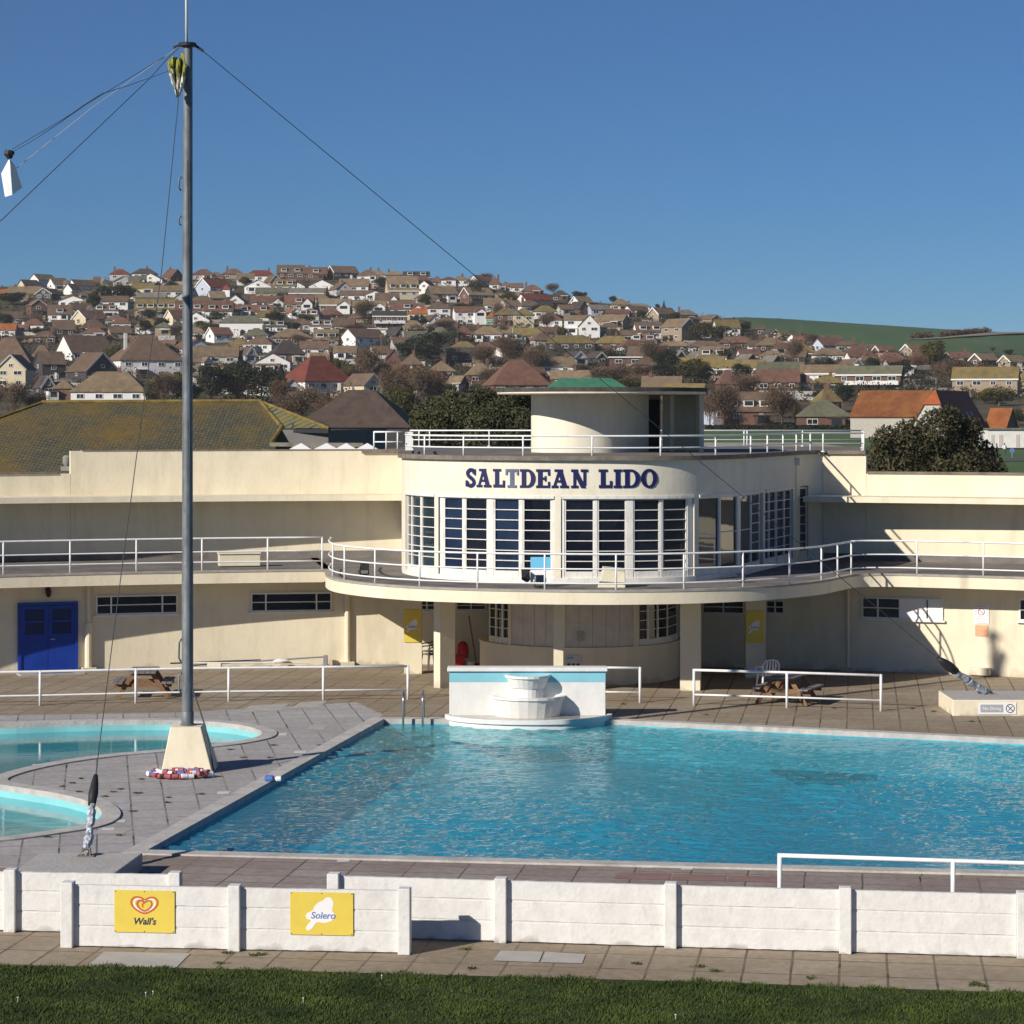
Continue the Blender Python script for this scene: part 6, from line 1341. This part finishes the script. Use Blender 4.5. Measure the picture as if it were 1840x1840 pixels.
M_otile = mat('orange_tiles', (0.21, 0.068, 0.028), 0.85, 0.3, .5, var2=(0.26, 0.10, 0.030), stains=(.25, .5, (0.30, 0.15, 0.03), (1, 1, 1)), bump=.3, bscale=3); M_shadetile = mat('shaded_red_tiles', (0.20, 0.050, 0.032), .85, .2, .6, bump=.3, bscale=3)  # wing slope turned from the sun has its shade in a darker, redder tile
b = MB(); b.box(-15, -3.7, -6.2, 6.2, -4, ze); b.build('flint_wall', MW['flint'], bn)
b = MB(); b.add([(-15.1, 0, zr), (0, 0, zr), (0, -6.6, ze-.25), (-15.1, -6.6, ze-.25), (-15.1, 6.6, ze-.25), (0, 6.6, ze-.25)], [(3, 2, 1, 0), (0, 1, 5, 4), (0, 4, 3)]); o = b.build('long_roof', M_otile, bn); md = o.modifiers.new('t', 'SOLIDIFY'); md.thickness = .2
hwd = 3.75; yf = -7.4; b = MB(); b.add([(-hwd, yf, -4), (hwd, yf, -4), (hwd, yf, zw), (hwd*.36, yf, zh), (-hwd*.36, yf, zh), (-hwd, yf, zw), (hwd, 13, -4), (hwd, 13, zw)], [(0, 1, 2, 3, 4, 5), (1, 6, 7, 2)]); b.build('gable_wall', mat('white_flint', (0.5, 0.48, 0.44), .9, .25, 3), bn)
sl = (zr-zw)/hwd; ya = yf+2.2; b = MB(); b.add([(0, ya, zr), (0, 16.3, zr), (hwd+.4, 16.3, zw-.4*sl), (hwd+.4, yf-.2, zw-.4*sl), (hwd*.38, yf-.25, zh-.05)], [(0, 4, 3, 2, 1)]); o = b.build('wing_roof', M_shadetile, bn); md = o.modifiers.new('t', 'SOLIDIFY'); md.thickness = .2
b = MB(); b.add([(0, ya, zr), (0, 16.3, zr), (-hwd-.4, 16.3, zw-.4*sl), (-hwd-.4, yf-.2, zw-.4*sl), (-hwd*.38, yf-.25, zh-.05)], [(0, 1, 2, 3, 4)]); o = b.build('wing_roof', M_otile, bn); md = o.modifiers.new('t', 'SOLIDIFY'); md.thickness = .2
b = MB(); b.add([(0, ya+.05, zr+.05), (-hwd*.36-.35, yf-.35, zh-.15), (hwd*.36+.3, yf-.35, zh-.15)], [(0, 1, 2)]); o = b.build('half_hip', mat('bright_orange_tiles', (0.36, 0.095, 0.03), .85, .15, 1, bump=.3), bn); md = o.modifiers.new('t', 'SOLIDIFY'); md.thickness = .15
for y in (6.5, 9.3):
    b = MB(); x0, x1 = hwd*.62, hwd*.93; b.add([(x0, y, zr-x0*sl+.12), (x1, y, zr-x1*sl+.12), (x1, y+.8, zr-x1*sl+.12), (x0, y+.8, zr-x0*sl+.12)], [(0, 1, 2, 3)]); b.build('roof_light', M_glassb, bn)
house(1788, 1822, 735, 769, 800, 'F', 'orange', 'brick', -25, 'n', 'small orange roofed outbuilding at the end of the barn', 'outbuilding', 'outbuilding', Yf=440)
pv = thing('sports_pavilion', 'long low white pavilion beside the park path beyond the dark bush', 'pavilion', (0, 0, 0)); Yp = 372; a = P(1775, 806, Yp); c = P(1930, 806, Yp); pv.location = (a.x, Yp, a.z); ORG[pv] = V(pv.location)
b = MB(); zt = P(0, 772, Yp).z; b.box(a.x, c.x, Yp, Yp+8, a.z-2, zt); b.build('pavilion_wall', MW['white'], pv); b = MB(); b.box(a.x-.2, c.x+.2, Yp-.3, Yp+8.2, zt, zt+.22); b.build('flat_roof', M_coping, pv)
for x0, x1, y0, y1 in ((1781, 1786.5, 781, 797), (1795, 1802, 781, 803), (1825.5, 1832, 781, 803), (1850, 1857, 781, 803)):
    p0, p1 = P(x0, y1, Yp-.04), P(x1, y0, Yp-.04); b = MB(); b.box(p0.x, p1.x, Yp-.05, Yp-.004, p0.z, p1.z); b.build('boarded_window', mat('boarding', (0.58, 0.5, 0.45), .8), pv)
b = MB(); b.box(a.x, c.x, Yp-.08, Yp-.005, a.z-.3, a.z+.12); b.build('plinth', M_dark, pv)
pth = [G(x, y, .0) for x, y in [(1, 1)]]
l1 = [V(((px-CX)/F*Y, Y, z_at((px-CX)/F*Y, Y)+.06)) for px, Y in ((1815, 315), (1840, 318), (2100, 330))]; l2 = [V(((px-CX)/F*Y, Y, z_at((px-CX)/F*Y, Y)+.06)) for px, Y in ((1790, 290), (1840, 293), (2100, 300))]
b = MB(); b.strip(l2, l1); b.build('park_path', mat('asphalt', (0.09, 0.09, 0.09), .9, .2, 1))['kind'] = 'structure'
def mastpole(name, label, cat, px, y0, y1, r, arm=0.0, m=None):
    p, Y = hill_pt(px, y1); t_ = thing(name, label, cat, tuple(p), local=True); h = (y1-y0)*Y/F; b = MB(); b.tube([(0, 0, -1), (0, 0, h)], r, 7); b.build('post', m or M_pole, t_)
    b = MB(); b.tube([(0, 0, h-.05), (0.1 if arm else .3, 0, h), ((arm or 1.0), 0, h+.08)], r*.8, 6); b.box(arm*.7, arm+.35, -.15, .15, h+.02, h+.2) if arm else b.tube([(-.5, 0, h-.6), (.5, 0, h-.6)], r*.7, 5); b.build('lamp_arm' if arm else 'aerial', m or M_pole, t_)
mastpole('street_lamp', 'pale street lamp between the brown trees above the evergreen bushes', 'street lamp', 813.5, 689, 712, .14, 1.6, M_verge); mastpole('street_lamp', 'grey street lamp by the bare trees below the white modern house', 'street lamp', 1682, 680, 697, .12, -1.0)
mastpole('radio_mast', 'thin aerial mast standing on the skyline', 'mast', 708.5, 467, 496, .12); mastpole('telegraph_pole', 'telegraph pole with a white crosspiece above the red pyramid roof', 'pole', 550, 622, 646, .17, 0, M_wood); mastpole('telegraph_pole', 'tall telegraph pole among the bare trees near the cone roofed houses', 'pole', 685, 600, 665, .16, 0, M_wood)
# blue disc sign and a walker in white on the park path
Yq = 318; q = P(1818.5, 830, Yq); q.z = z_at(q.x, Yq); sg_ = thing('path_sign', 'round blue sign on a short post beside the park path', 'sign', tuple(q), local=True); b = MB(); b.tube([(0, 0, -.2), (0, 0, .9)], .06, 7); b.build('post', M_pole, sg_); b = MB(); b.tube([(0, -.08, .95), (0, 0, .95)], .33, 18); b.build('disc', mat('park_sign_blue', (.12, .2, .42), .6), sg_)
def skin(name, pts, edges, rad, m, parent, root=0, lv=1):
    me = bpy.data.meshes.new(name); me.from_pydata(pts, edges, []); me.materials.append(m); o = bpy.data.objects.new(name, me); COL.objects.link(o); o.parent = parent
    me.skin_vertices.new() if hasattr(me.skin_vertices, 'new') and not me.skin_vertices else None
    md = o.modifiers.new('s', 'SKIN'); 
    if me.skin_vertices:
        for i, r in enumerate(rad): me.skin_vertices[0].data[i].radius = (r, r); me.skin_vertices[0].data[i].use_root = (i == root)
    sb = o.modifiers.new('d', 'SUBSURF'); sb.levels = sb.render_levels = lv; return o
Yw = 330; q = P(1805, 825, Yw); q.z = z_at(q.x, Yw); pr_ = thing('person', 'person in a white top walking on the park grass beside the path', 'person', tuple(q), R(35), local=True)
sk = [(0, 0, .92), (0, 0, 1.15), (0, 0, 1.40), (0, 0, 1.52), (0, -.02, 1.66), (-.1, -.02, .88), (-.12, -.12, .48), (-.12, -.10, .05), (.1, .02, .88), (.12, .02, .48), (.12, .18, .08), (-.19, 0, 1.40), (-.25, .06, 1.14), (-.24, -.1, .92), (.19, 0, 1.40), (.25, -.06, 1.14), (.24, .04, .9), (-.12, -.24, .03), (.12, .04, .02)]
skin('body', sk, [(0, 1), (1, 2), (2, 3), (3, 4), (0, 5), (5, 6), (6, 7), (7, 17), (0, 8), (8, 9), (9, 10), (10, 18), (2, 11), (11, 12), (12, 13), (2, 14), (14, 15), (15, 16)], [.14, .14, .15, .055, .1, .09, .07, .05, .09, .07, .05, .075, .05, .04, .075, .05, .04, .04, .04], mat('dark_trousers', (.09, .09, .11), .9), pr_)
b = MB(); b.lathe((0, 0, .92), [(.19, 0), (.2, .15), (.21, .4), (.19, .52), (.07, .58)], 12); b.tube([(-.2, 0, 1.42), (-.27, .06, 1.14), (-.26, -.09, .96)], [.1, .08, .065], 8); b.tube([(.2, 0, 1.42), (.27, -.06, 1.14), (.26, .03, .95)], [.1, .08, .065], 8); b.build('white_top', M_signwhite, pr_, smooth=True)
b = MB(); b.lathe((0, -.02, 1.55), [(.06, 0), (.1, .06), (.105, .13), (.08, .2), (0, .23)], 12); b.build('hair', M_trunk, pr_, smooth=True)
# ------------------------------------------------------------------ trees and shrubs
def leafcloud(n, blobs, size, seed, thin=1.0, hollow=0.55):
    """n small quads spread through a set of overlapping blobs (cx,cy,cz,rx,ry,rz)"""
    rg = np.random.default_rng(seed); w_ = np.array([b[3]*b[4]*b[5] for b in blobs])**.75; k = rg.choice(len(blobs), n, p=w_/w_.sum()); B = np.array(blobs)[k]
    d = rg.normal(size=(n, 3)); d /= np.linalg.norm(d, axis=1)[:, None]; r = rg.uniform(hollow**3, 1, n)**(1/3)*(1+rg.normal(0, .06, n)); c = B[:, :3]+d*r[:, None]*B[:, 3:6]
    u = rg.normal(size=(n, 3)); u /= np.linalg.norm(u, axis=1)[:, None]; v = np.cross(u, d+rg.normal(0, .6, (n, 3))); v /= np.linalg.norm(v, axis=1)[:, None]+1e-9
    s = size*rg.choice([.5, .7, .9, 1.2, 1.7], n)[:, None]; u *= s; v *= s*thin
    return np.stack([c-u-v*.3, c+v, c+u+v*.3, c-v], 1).reshape(-1, 3)
M_ever = leafmat('evergreen_leaves', (0.016, 0.022, 0.009), (0.042, 0.05, 0.018), .35); M_oak = leafmat('olive_leaves', (0.05, 0.05, 0.012), (0.11, 0.095, 0.022), .35); M_twig = leafmat('bare_twigs', (0.105, 0.070, 0.047), (0.180, 0.120, 0.076), .4); M_twig2 = leafmat('reddish_twigs', (0.120, 0.064, 0.042), (0.19, 0.105, 0.060), .4)
def blobs_round(seed, n=9, flat=.8):
    rg = random.Random(seed); out = [(0, 0, .56, .32, .32, .34)]
    for _ in range(n):
        a = rg.uniform(0, 6.28); q = rg.uniform(.15, .34); z = rg.uniform(.3, .84); k = 1-abs(z-.55)*.9; r = rg.uniform(.12, .22); out.append((q*k*math.cos(a), q*k*math.sin(a), z, r, r, r*flat))
    return out
PROTO = {}
def bare(seed, n=5200):
    rg = random.Random(seed); b = MB(); tips = []
    def grow(p, d, l, r, depth):
        q = p+d*l+V((rg.uniform(-.05, .05), rg.uniform(-.05, .05), 0))*l; b.tube([p, (p+q)/2+V((rg.uniform(-.04, .04)*l, rg.uniform(-.04, .04)*l, 0)), q], [r, r*.85, r*.65], 5)
        if depth == 0: tips.append((q, d)); return
        for _ in range(3 if depth > 1 else 4):
            nd = (d+V((rg.uniform(-.85, .85), rg.uniform(-.85, .85), rg.uniform(-.15, .5)))).normalized(); grow(q, nd, l*rg.uniform(.6, .82), r*.58, depth-1); tips.append((q, nd))
    grow(V((0, 0, -.05)), V((0, 0, 1)), .3, .028, 3); r2 = np.random.default_rng(seed); T = np.array([tuple(t[0]) for t in tips]); D = np.array([tuple(t[1]) for t in tips]); k = r2.choice(len(T), n)
    c = T[k]+r2.normal(0, .085, (n, 3)); d = D[k]+r2.normal(0, .55, (n, 3)); d /= np.linalg.norm(d, axis=1)[:, None]; s = np.cross(d, r2.normal(size=(n, 3))); s /= np.linalg.norm(s, axis=1)[:, None]; ln = r2.uniform(.03, .10, n)[:, None]; wd = .0058
    return b, np.stack([c-s*wd, c+d*ln, c+s*wd], 1).reshape(-1, 3)
def proto(kind, seed):
    k = (kind, seed)
    if k in PROTO: return PROTO[k]
    if kind in 'bR':
        b, co = bare(seed); tr = bpy.data.meshes.new('trunk'); tr.from_pydata(b.v, [], b.f); tr.materials.append(M_trunk); cr = tri_mesh('crown', co, 3, M_twig if kind == 'b' else M_twig2)
    else:
        b = MB(); b.tube([(0, 0, -.08), (.01, 0, .2), (0, .01, .5)], [.03, .025, .012], 6); b.tube([(.01, 0, .2), (.12, .05, .45)], [.016, .006], 5); b.tube([(.01, 0, .22), (-.12, -.04, .5)], [.016, .006], 5); tr = bpy.data.meshes.new('trunk'); tr.from_pydata(b.v, [], b.f); tr.materials.append(M_trunk)
        if kind == 'c': bl = [(0, 0, .1+.8*i/8, .36*(1-i/9.5), .36*(1-i/9.5), .09) for i in range(9)]
        elif kind == 's': bl = [(math.cos(a)*.28, math.sin(a)*.28, .32+.1*math.sin(a*3), .24, .24, .3) for a in np.arange(0, 6.2, .9)]+[(0, 0, .55, .3, .3, .42)]
        else: bl = blobs_round(seed)
        cr = tri_mesh('crown', leafcloud(3600, bl, .022, seed, .6), 4, M_oak if kind == 'o' else M_ever)
    PROTO[k] = (tr, cr); return PROTO[k]
TREES = []
NM = dict(e='evergreen_tree', b='bare_tree', R='bare_tree', c='conifer', o='olive_tree', s='evergreen_shrub')
LK = dict(e='dark evergreen tree', b='bare grey brown tree', R='bare reddish tree', c='narrow dark conifer', o='olive green tree', s='rounded dark shrub')
def tree(px, yb, yt, w_, kind, Yf=None, label=None):
    if Yf: Y = Yf; x = (px-CX)/F*Y; p = V((x, Y, z_at(x, Y) if Y > 105 else 0))
    else: p, Y = hill_pt(px, yb)
    h = H-(yt-YH)/F*Y-p.z; wm = w_*Y/F; tr, cr = proto(kind, random.randrange(1, 5)); t_ = thing(NM[kind], label, 'shrub' if kind == 's' else 'tree', tuple(p), random.uniform(0, 6.28), local=True); k = .98 if kind in 'bR' else 1.0
    sc = (wm*k/.8, wm*k/.8, h/.92)
    for nm, me in (('trunk', tr), ('crown', cr)): o = bpy.data.objects.new(nm, me); COL.objects.link(o); o.parent = t_; o.scale = sc
    TREES.append(dict(o=t_, px=px, py=(yb+yt)/2, kind=kind, label=label, w=w_)); return t_
TT_ = """20 548 525 60 e;60 552 535 30 e;185 548 513 50 e;222 546 512 50 e;172 556 530 28 e;270 522 506 46 e;310 524 505 30 e;5 580 560 40 b;50 590 570 36 b;70 606 588 34 o;30 618 604 40 b
178 513 496 12 b;440 514 497 22 o;268 576 556 34 e;300 572 555 26 e;355 574 560 30 o;388 580 560 34 e;368 606 576 44 o;376 612 590 36 b;350 620 600 30 o;428 560 545 24 b;495 585 560 40 e;470 580 562 30 o;588 540 516 15 c;570 566 535 13 c;524 600 578 34 e;550 585 564 44 o;535 622 600 40 b;590 590 575 46 b;640 600 580 46 b;610 604 590 40 o;690 520 499 34 e;757 520 503 24 o;765 552 528 28 o;745 560 545 20 e;830 558 545 34 e;800 594 574 46 b;770 598 585 34 b;845 620 604 30 b;872 512 489 30 b;900 556 540 26 e;973 568 547 46 e;1010 562 544 50 e;1000 580 565 30 e;940 600 586 30 b;1010 606 588 24 o
995 524 507 26 b;1038 536 523 22 e;1048 536 525 16 e;1102 546 531 18 e;1193 553 540 11 c;1182 553 546 10 e;1152 574 556 16 o;1250 588 570 34 b;1290 608 584 44 o;1310 596 572 56 b;1275 596 576 40 b;1335 596 578 34 e;1166 668 605 58 b;1140 650 615 40 b;1190 660 618 40 R;1225 664 640 30 b;1672 634 618 12 e;1784 634 621 14 b;1812 638 628 20 e;1640 628 618 26 o
1715 700 640 78 b;1690 694 650 50 b;1750 690 655 44 b;1650 690 672 50 b;1560 644 628 30 b;1565 668 646 30 b;1420 652 640 20 b
22 752 684 66 b;60 748 700 50 b;-10 745 690 40 R;292 732 664 52 b;318 730 672 36 o;345 728 690 40 e;380 728 655 66 e;425 726 648 80 e;470 726 655 66 e;500 728 672 44 e;498 735 680 60 R;545 772 690 76 b;590 790 712 84 R;620 760 700 50 b;522 760 705 60 b;600 680 646 36 o;625 688 656 34 o;575 676 640 30 o;655 692 622 66 b;690 690 650 44 b;640 700 660 50 b;765 660 597 78 e;735 652 612 56 e;735 724 652 84 R;700 730 660 64 b;770 730 655 72 R;720 790 690 64 o;800 720 690 44 e
920 668 603 66 b;872 664 618 54 b;960 676 622 64 b;1000 672 640 40 b;905 700 655 50 b;1040 676 652 34 b;1095 704 652 84 b;1150 706 668 66 b;1120 712 680 60 o;1180 678 655 50 e;1215 676 657 40 e;1245 690 645 66 o;1262 688 660 40 e;1335 692 653 42 e;1300 770 684 70 b;1345 708 668 66 b;1275 768 700 50 b;1405 770 690 76 b;1390 752 700 50 e;1430 764 715 44 b;1475 720 700 34 e;1515 730 690 44 e;1795 730 694 60 o;1770 726 702 40 o;1830 764 735 40 e;1855 770 720 60 b;1560 700 690 30 b"""
for ln in TT_.replace('\n', ';').split(';'):
    p = ln.split(); tree(*[float(x) for x in p[:4]], p[4])
rt = random.Random(21)
for _ in range(78):
    px = rt.uniform(0, 1840); t0 = float(np.interp(px, TT[:, 0], TT[:, 1])); py = rt.uniform(t0+14, 735)
    if px > 1310 and py < np.interp(px, FB[:, 0], FB[:, 1])+8: continue
    if any(x0 < px < x1 and y0 < py < y1 for x0, x1, y0, y1 in ((470, 650, 640, 770), (100, 270, 690, 800), (1500, 1840, 690, 800), (1420, 1540, 740, 800), (385, 480, 585, 625), (975, 1130, 676, 740), (690, 760, 535, 560), (1700, 1840, 655, 725))): continue
    q, Y = hill_pt(px, py); wm = rt.uniform(4.5, 9); kd = rt.choice('bbbRRoees'); hm = wm*(rt.uniform(.75, 1.1) if kd != 's' else .6); tree(px, py, py-hm*F/Y, wm*F/Y, kd)
# the big bushes close behind the building: many small leaves
def bush(name, label, blobs, n, size, Y0, mt, stems=True):
    c = V(((sum(b_[0] for b_ in blobs)/len(blobs)-CX)/F*Y0, Y0, 0)); t_ = thing(name, label, 'bush', tuple(c), local=True); bl = []
    for px, py, rpx, rpy in blobs: q = P(px, py, Y0); bl.append((q.x-c.x, random.uniform(-.8, .8), q.z, rpx*Y0/F, rpx*Y0/F*1.1, rpy*Y0/F))
    o = bpy.data.objects.new('crown', tri_mesh('crown', leafcloud(n, bl, size, len(blobs)*7+n, .6, .35), 4, mt)); COL.objects.link(o); o.parent = t_
    b = MB()
    for b_ in bl[::2]: b.tube([(b_[0]*.6, 0, -.2), (b_[0]*.8, b_[1], b_[2]*.5), (b_[0], b_[1], b_[2])], [.12, .08, .03], 6)
    b.build('trunk', M_trunk, t_); return t_
M_bush = leafmat('bush_leaves', (0.028, 0.030, 0.013), (0.095, 0.082, 0.040), 1.2, obv=.05); M_bush2 = leafmat('grey_bush_leaves', (0.030, 0.038, 0.017), (0.105, 0.105, 0.048), 1.2, obv=.05)
bush('evergreen_bush', 'big dark rounded bush between the cream parapet and the orange barn', [(1600, 830, 46, 52), (1640, 800, 46, 46), (1680, 775, 40, 42), (1700, 752, 26, 24), (1730, 800, 44, 48), (1770, 830, 36, 40), (1650, 850, 60, 50), (1720, 850, 60, 50), (1590, 790, 26, 26), (1745, 770, 22, 24), (1785, 850, 26, 30), (1625, 775, 22, 20)], 26000, .062, 104, M_bush)
bush('evergreen_bush', 'grey green evergreen bush nearest the tower, behind the roof railing', [(880, 765, 46, 40), (930, 770, 36, 40), (905, 738, 40, 30), (868, 716, 26, 22), (945, 728, 24, 28), (890, 790, 60, 36), (845, 738, 34, 26), (925, 712, 20, 18)], 26000, .066, 128, M_bush2)
bush('evergreen_bush', 'grey green domed evergreen bush beside the dark hipped roof, left of the tower', [(800, 755, 46, 42), (770, 770, 34, 36), (825, 738, 38, 30), (788, 732, 28, 20), (812, 712, 18, 14), (840, 770, 40, 40), (800, 790, 60, 30), (755, 750, 22, 26)], 26000, .066, 133, M_bush2)
# long clipped hedge by the park
yh_ = 468; a = (1268-CX)/F*yh_; c = (1536-CX)/F*yh_; zb = z_at((a+c)/2, yh_); rg = np.random.default_rng(4); n = 9000
pts = np.stack([rg.uniform(a, c, n), yh_+rg.uniform(0, 1.0, n), zb-.2+rg.uniform(0, 1.35, n)], -1); u = rg.normal(size=(n, 3))*.1; v = rg.normal(size=(n, 3))*.1
hd = thing('clipped_hedge', 'long dark clipped hedge along the park in front of the brick bungalows', 'hedge', ((a+c)/2, yh_, zb)); o = bpy.data.objects.new('hedge_leaves', tri_mesh('hedge_leaves', (np.stack([pts-u, pts+v, pts+u, pts-v], 1).reshape(-1, 3)-np.array([(a+c)/2, yh_, zb])), 4, M_ever)); COL.objects.link(o); o.parent = hd
# garden shrubs between the houses: too many and small to count
rg = np.random.default_rng(11); sv = []
for _ in range(3600):
    px = rg.uniform(-60, 1900); yt = float(np.interp(px, TT[:, 0], TT[:, 1])); py = rg.uniform(yt+4, 725)
    if px > 1310 and py < np.interp(px, FB[:, 0], FB[:, 1])+4: continue
    q, Y = hill_pt(px, py); s = rg.choice([.7, .9, 1.2, 1.6, 2.2]); sv.append(leafcloud(int(22+20*s), [(q.x, q.y, q.z+s*.6, s*1.5, s, s*.9)], .26, int(rg.integers(1e6)), .6))
o = bpy.data.objects.new('garden_shrubbery', tri_mesh('garden_shrubbery', np.concatenate(sv), 4, [leafmat('garden_leaves', (0.018, 0.024, 0.010), (0.075, 0.062, 0.028), .05, obv=0)])); COL.objects.link(o); o['kind'] = 'stuff'
fv = MB()
for _ in range(260):
    px = rg.uniform(-40, 1880); yt = float(np.interp(px, TT[:, 0], TT[:, 1])); py = rg.uniform(yt+6, 722)
    if px > 1310 and py < np.interp(px, FB[:, 0], FB[:, 1])+6: continue
    q, Y = hill_pt(px, py); an = rg.normal(0, .25)+(1.57 if rg.uniform() < .25 else 0); l = rg.uniform(4, 11); dx, dy = math.cos(an)*l/2, math.sin(an)*l/2; fv.m = int(rg.integers(3)); h = rg.uniform(.9, 1.7)
    fv.obox((q.x, q.y, q.z+h/2-.4), (math.cos(an), math.sin(an), 0), (-math.sin(an), math.cos(an), 0), (0, 0, 1), l, .15, h+.6)
o = fv.build('garden_fencing', [M_greywood, MW['tanbrick'], MW['pale']], base=(0, 0, 0)); o['kind'] = 'stuff'
sv = []
for k in range(260):
    px = rg.uniform(1640, 1672) if k < 70 else rg.uniform(1690, 1775); py = np.interp(px, [1640, 1672, 1690, 1775], [609.5, 608, 606, 598.5]); q, Y = hill_pt(px, py); s = rg.uniform(.7, 1.6); sv.append(leafcloud(30, [(q.x, q.y, q.z+s*.6, s*1.3, s, s)], .25, k, .6))
o = bpy.data.objects.new('field_hedgerow', tri_mesh('field_hedgerow', np.concatenate(sv), 4, M_twig)); COL.objects.link(o); o['kind'] = 'stuff'
hz = MB(); hz.box(-900, 1100, -12, 1500, -2, 260); o = hz.build('haze', None, base=(0, 0, 0)); o.data.materials.clear(); hm = bpy.data.materials.new('thin_haze'); hm.use_nodes = True; hn = hm.node_tree; hn.nodes.remove(hn.nodes['Principled BSDF'])
pv_ = hn.nodes.new('ShaderNodeVolumePrincipled'); pv_.inputs['Color'].default_value = (0.9, 0.94, 1.0, 1); pv_.inputs['Density'].default_value = 0.00008; pv_.inputs['Anisotropy'].default_value = 0.0; hn.links.new(pv_.outputs[0], hn.nodes['Material Output'].inputs['Volume']); o.data.materials.append(hm); o['kind'] = 'stuff'
# ------------------------------------------------------------------ labels for houses and hillside trees
def xband(px): return min(LABX, key=lambda a: abs(a[0]-px))[1]
def yband(px, py):
    t = (py-float(np.interp(px, TT[:, 0], TT[:, 1])))
    return 'on skyline' if t < 12 else 'high up' if t < 45 else 'midway up' if t < 85 else 'low down' if t < 140 else 'at hill foot'
TY = dict(F='house', G='gabled house', H='hipped house', X='flat roofed house')
def finish(lst, base):
    d = {}
    for h in lst:
        if h['label']: h['o']['label'] = h['label']; continue
        d.setdefault(base(h), []).append(h)
    OR = ['first', 'second', 'third', 'fourth', 'fifth', 'sixth', 'seventh']
    for k, v in d.items():
        v.sort(key=lambda h: h['px'])
        for i, h in enumerate(v):
            if len(v) == 1: s = k
            elif len(v) == 2: s = ('left ' if i == 0 else 'right ')+k
            else: s = OR[min(i, 6)]+' from left '+k
            h['o']['label'] = s
def hb(h):
    o = h['opt']; ex = ', dormers' if any(c.isdigit() for c in o) else ', white wing' if 'w' in o else ', pale verges' if 'v' in o else ', arches' if 'a' in o else ', balcony' if 'b' in o else ', chimney' if 'c' in o else ''
    if h['typ'] == 'X': return f"{WW_[h['wall']]} {TY['X']} {yband(h['px'], h['py'])} {xband(h['px'])}"
    return f"{WW_[h['wall']]} {TY[h['typ']]}, {RW_[h['roof']]} roof{ex}, {yband(h['px'], h['py'])} {xband(h['px'])}"
finish(HOUSES, hb)
for h in HOUSES: h['o']['group'] = 'houses on the hillside'
finish(TREES, lambda t: f"{LK[t['kind']]} {yband(t['px'], t['py'])} {xband(t['px'])}")
for t in TREES: t['o']['group'] = 'trees among the hillside houses'
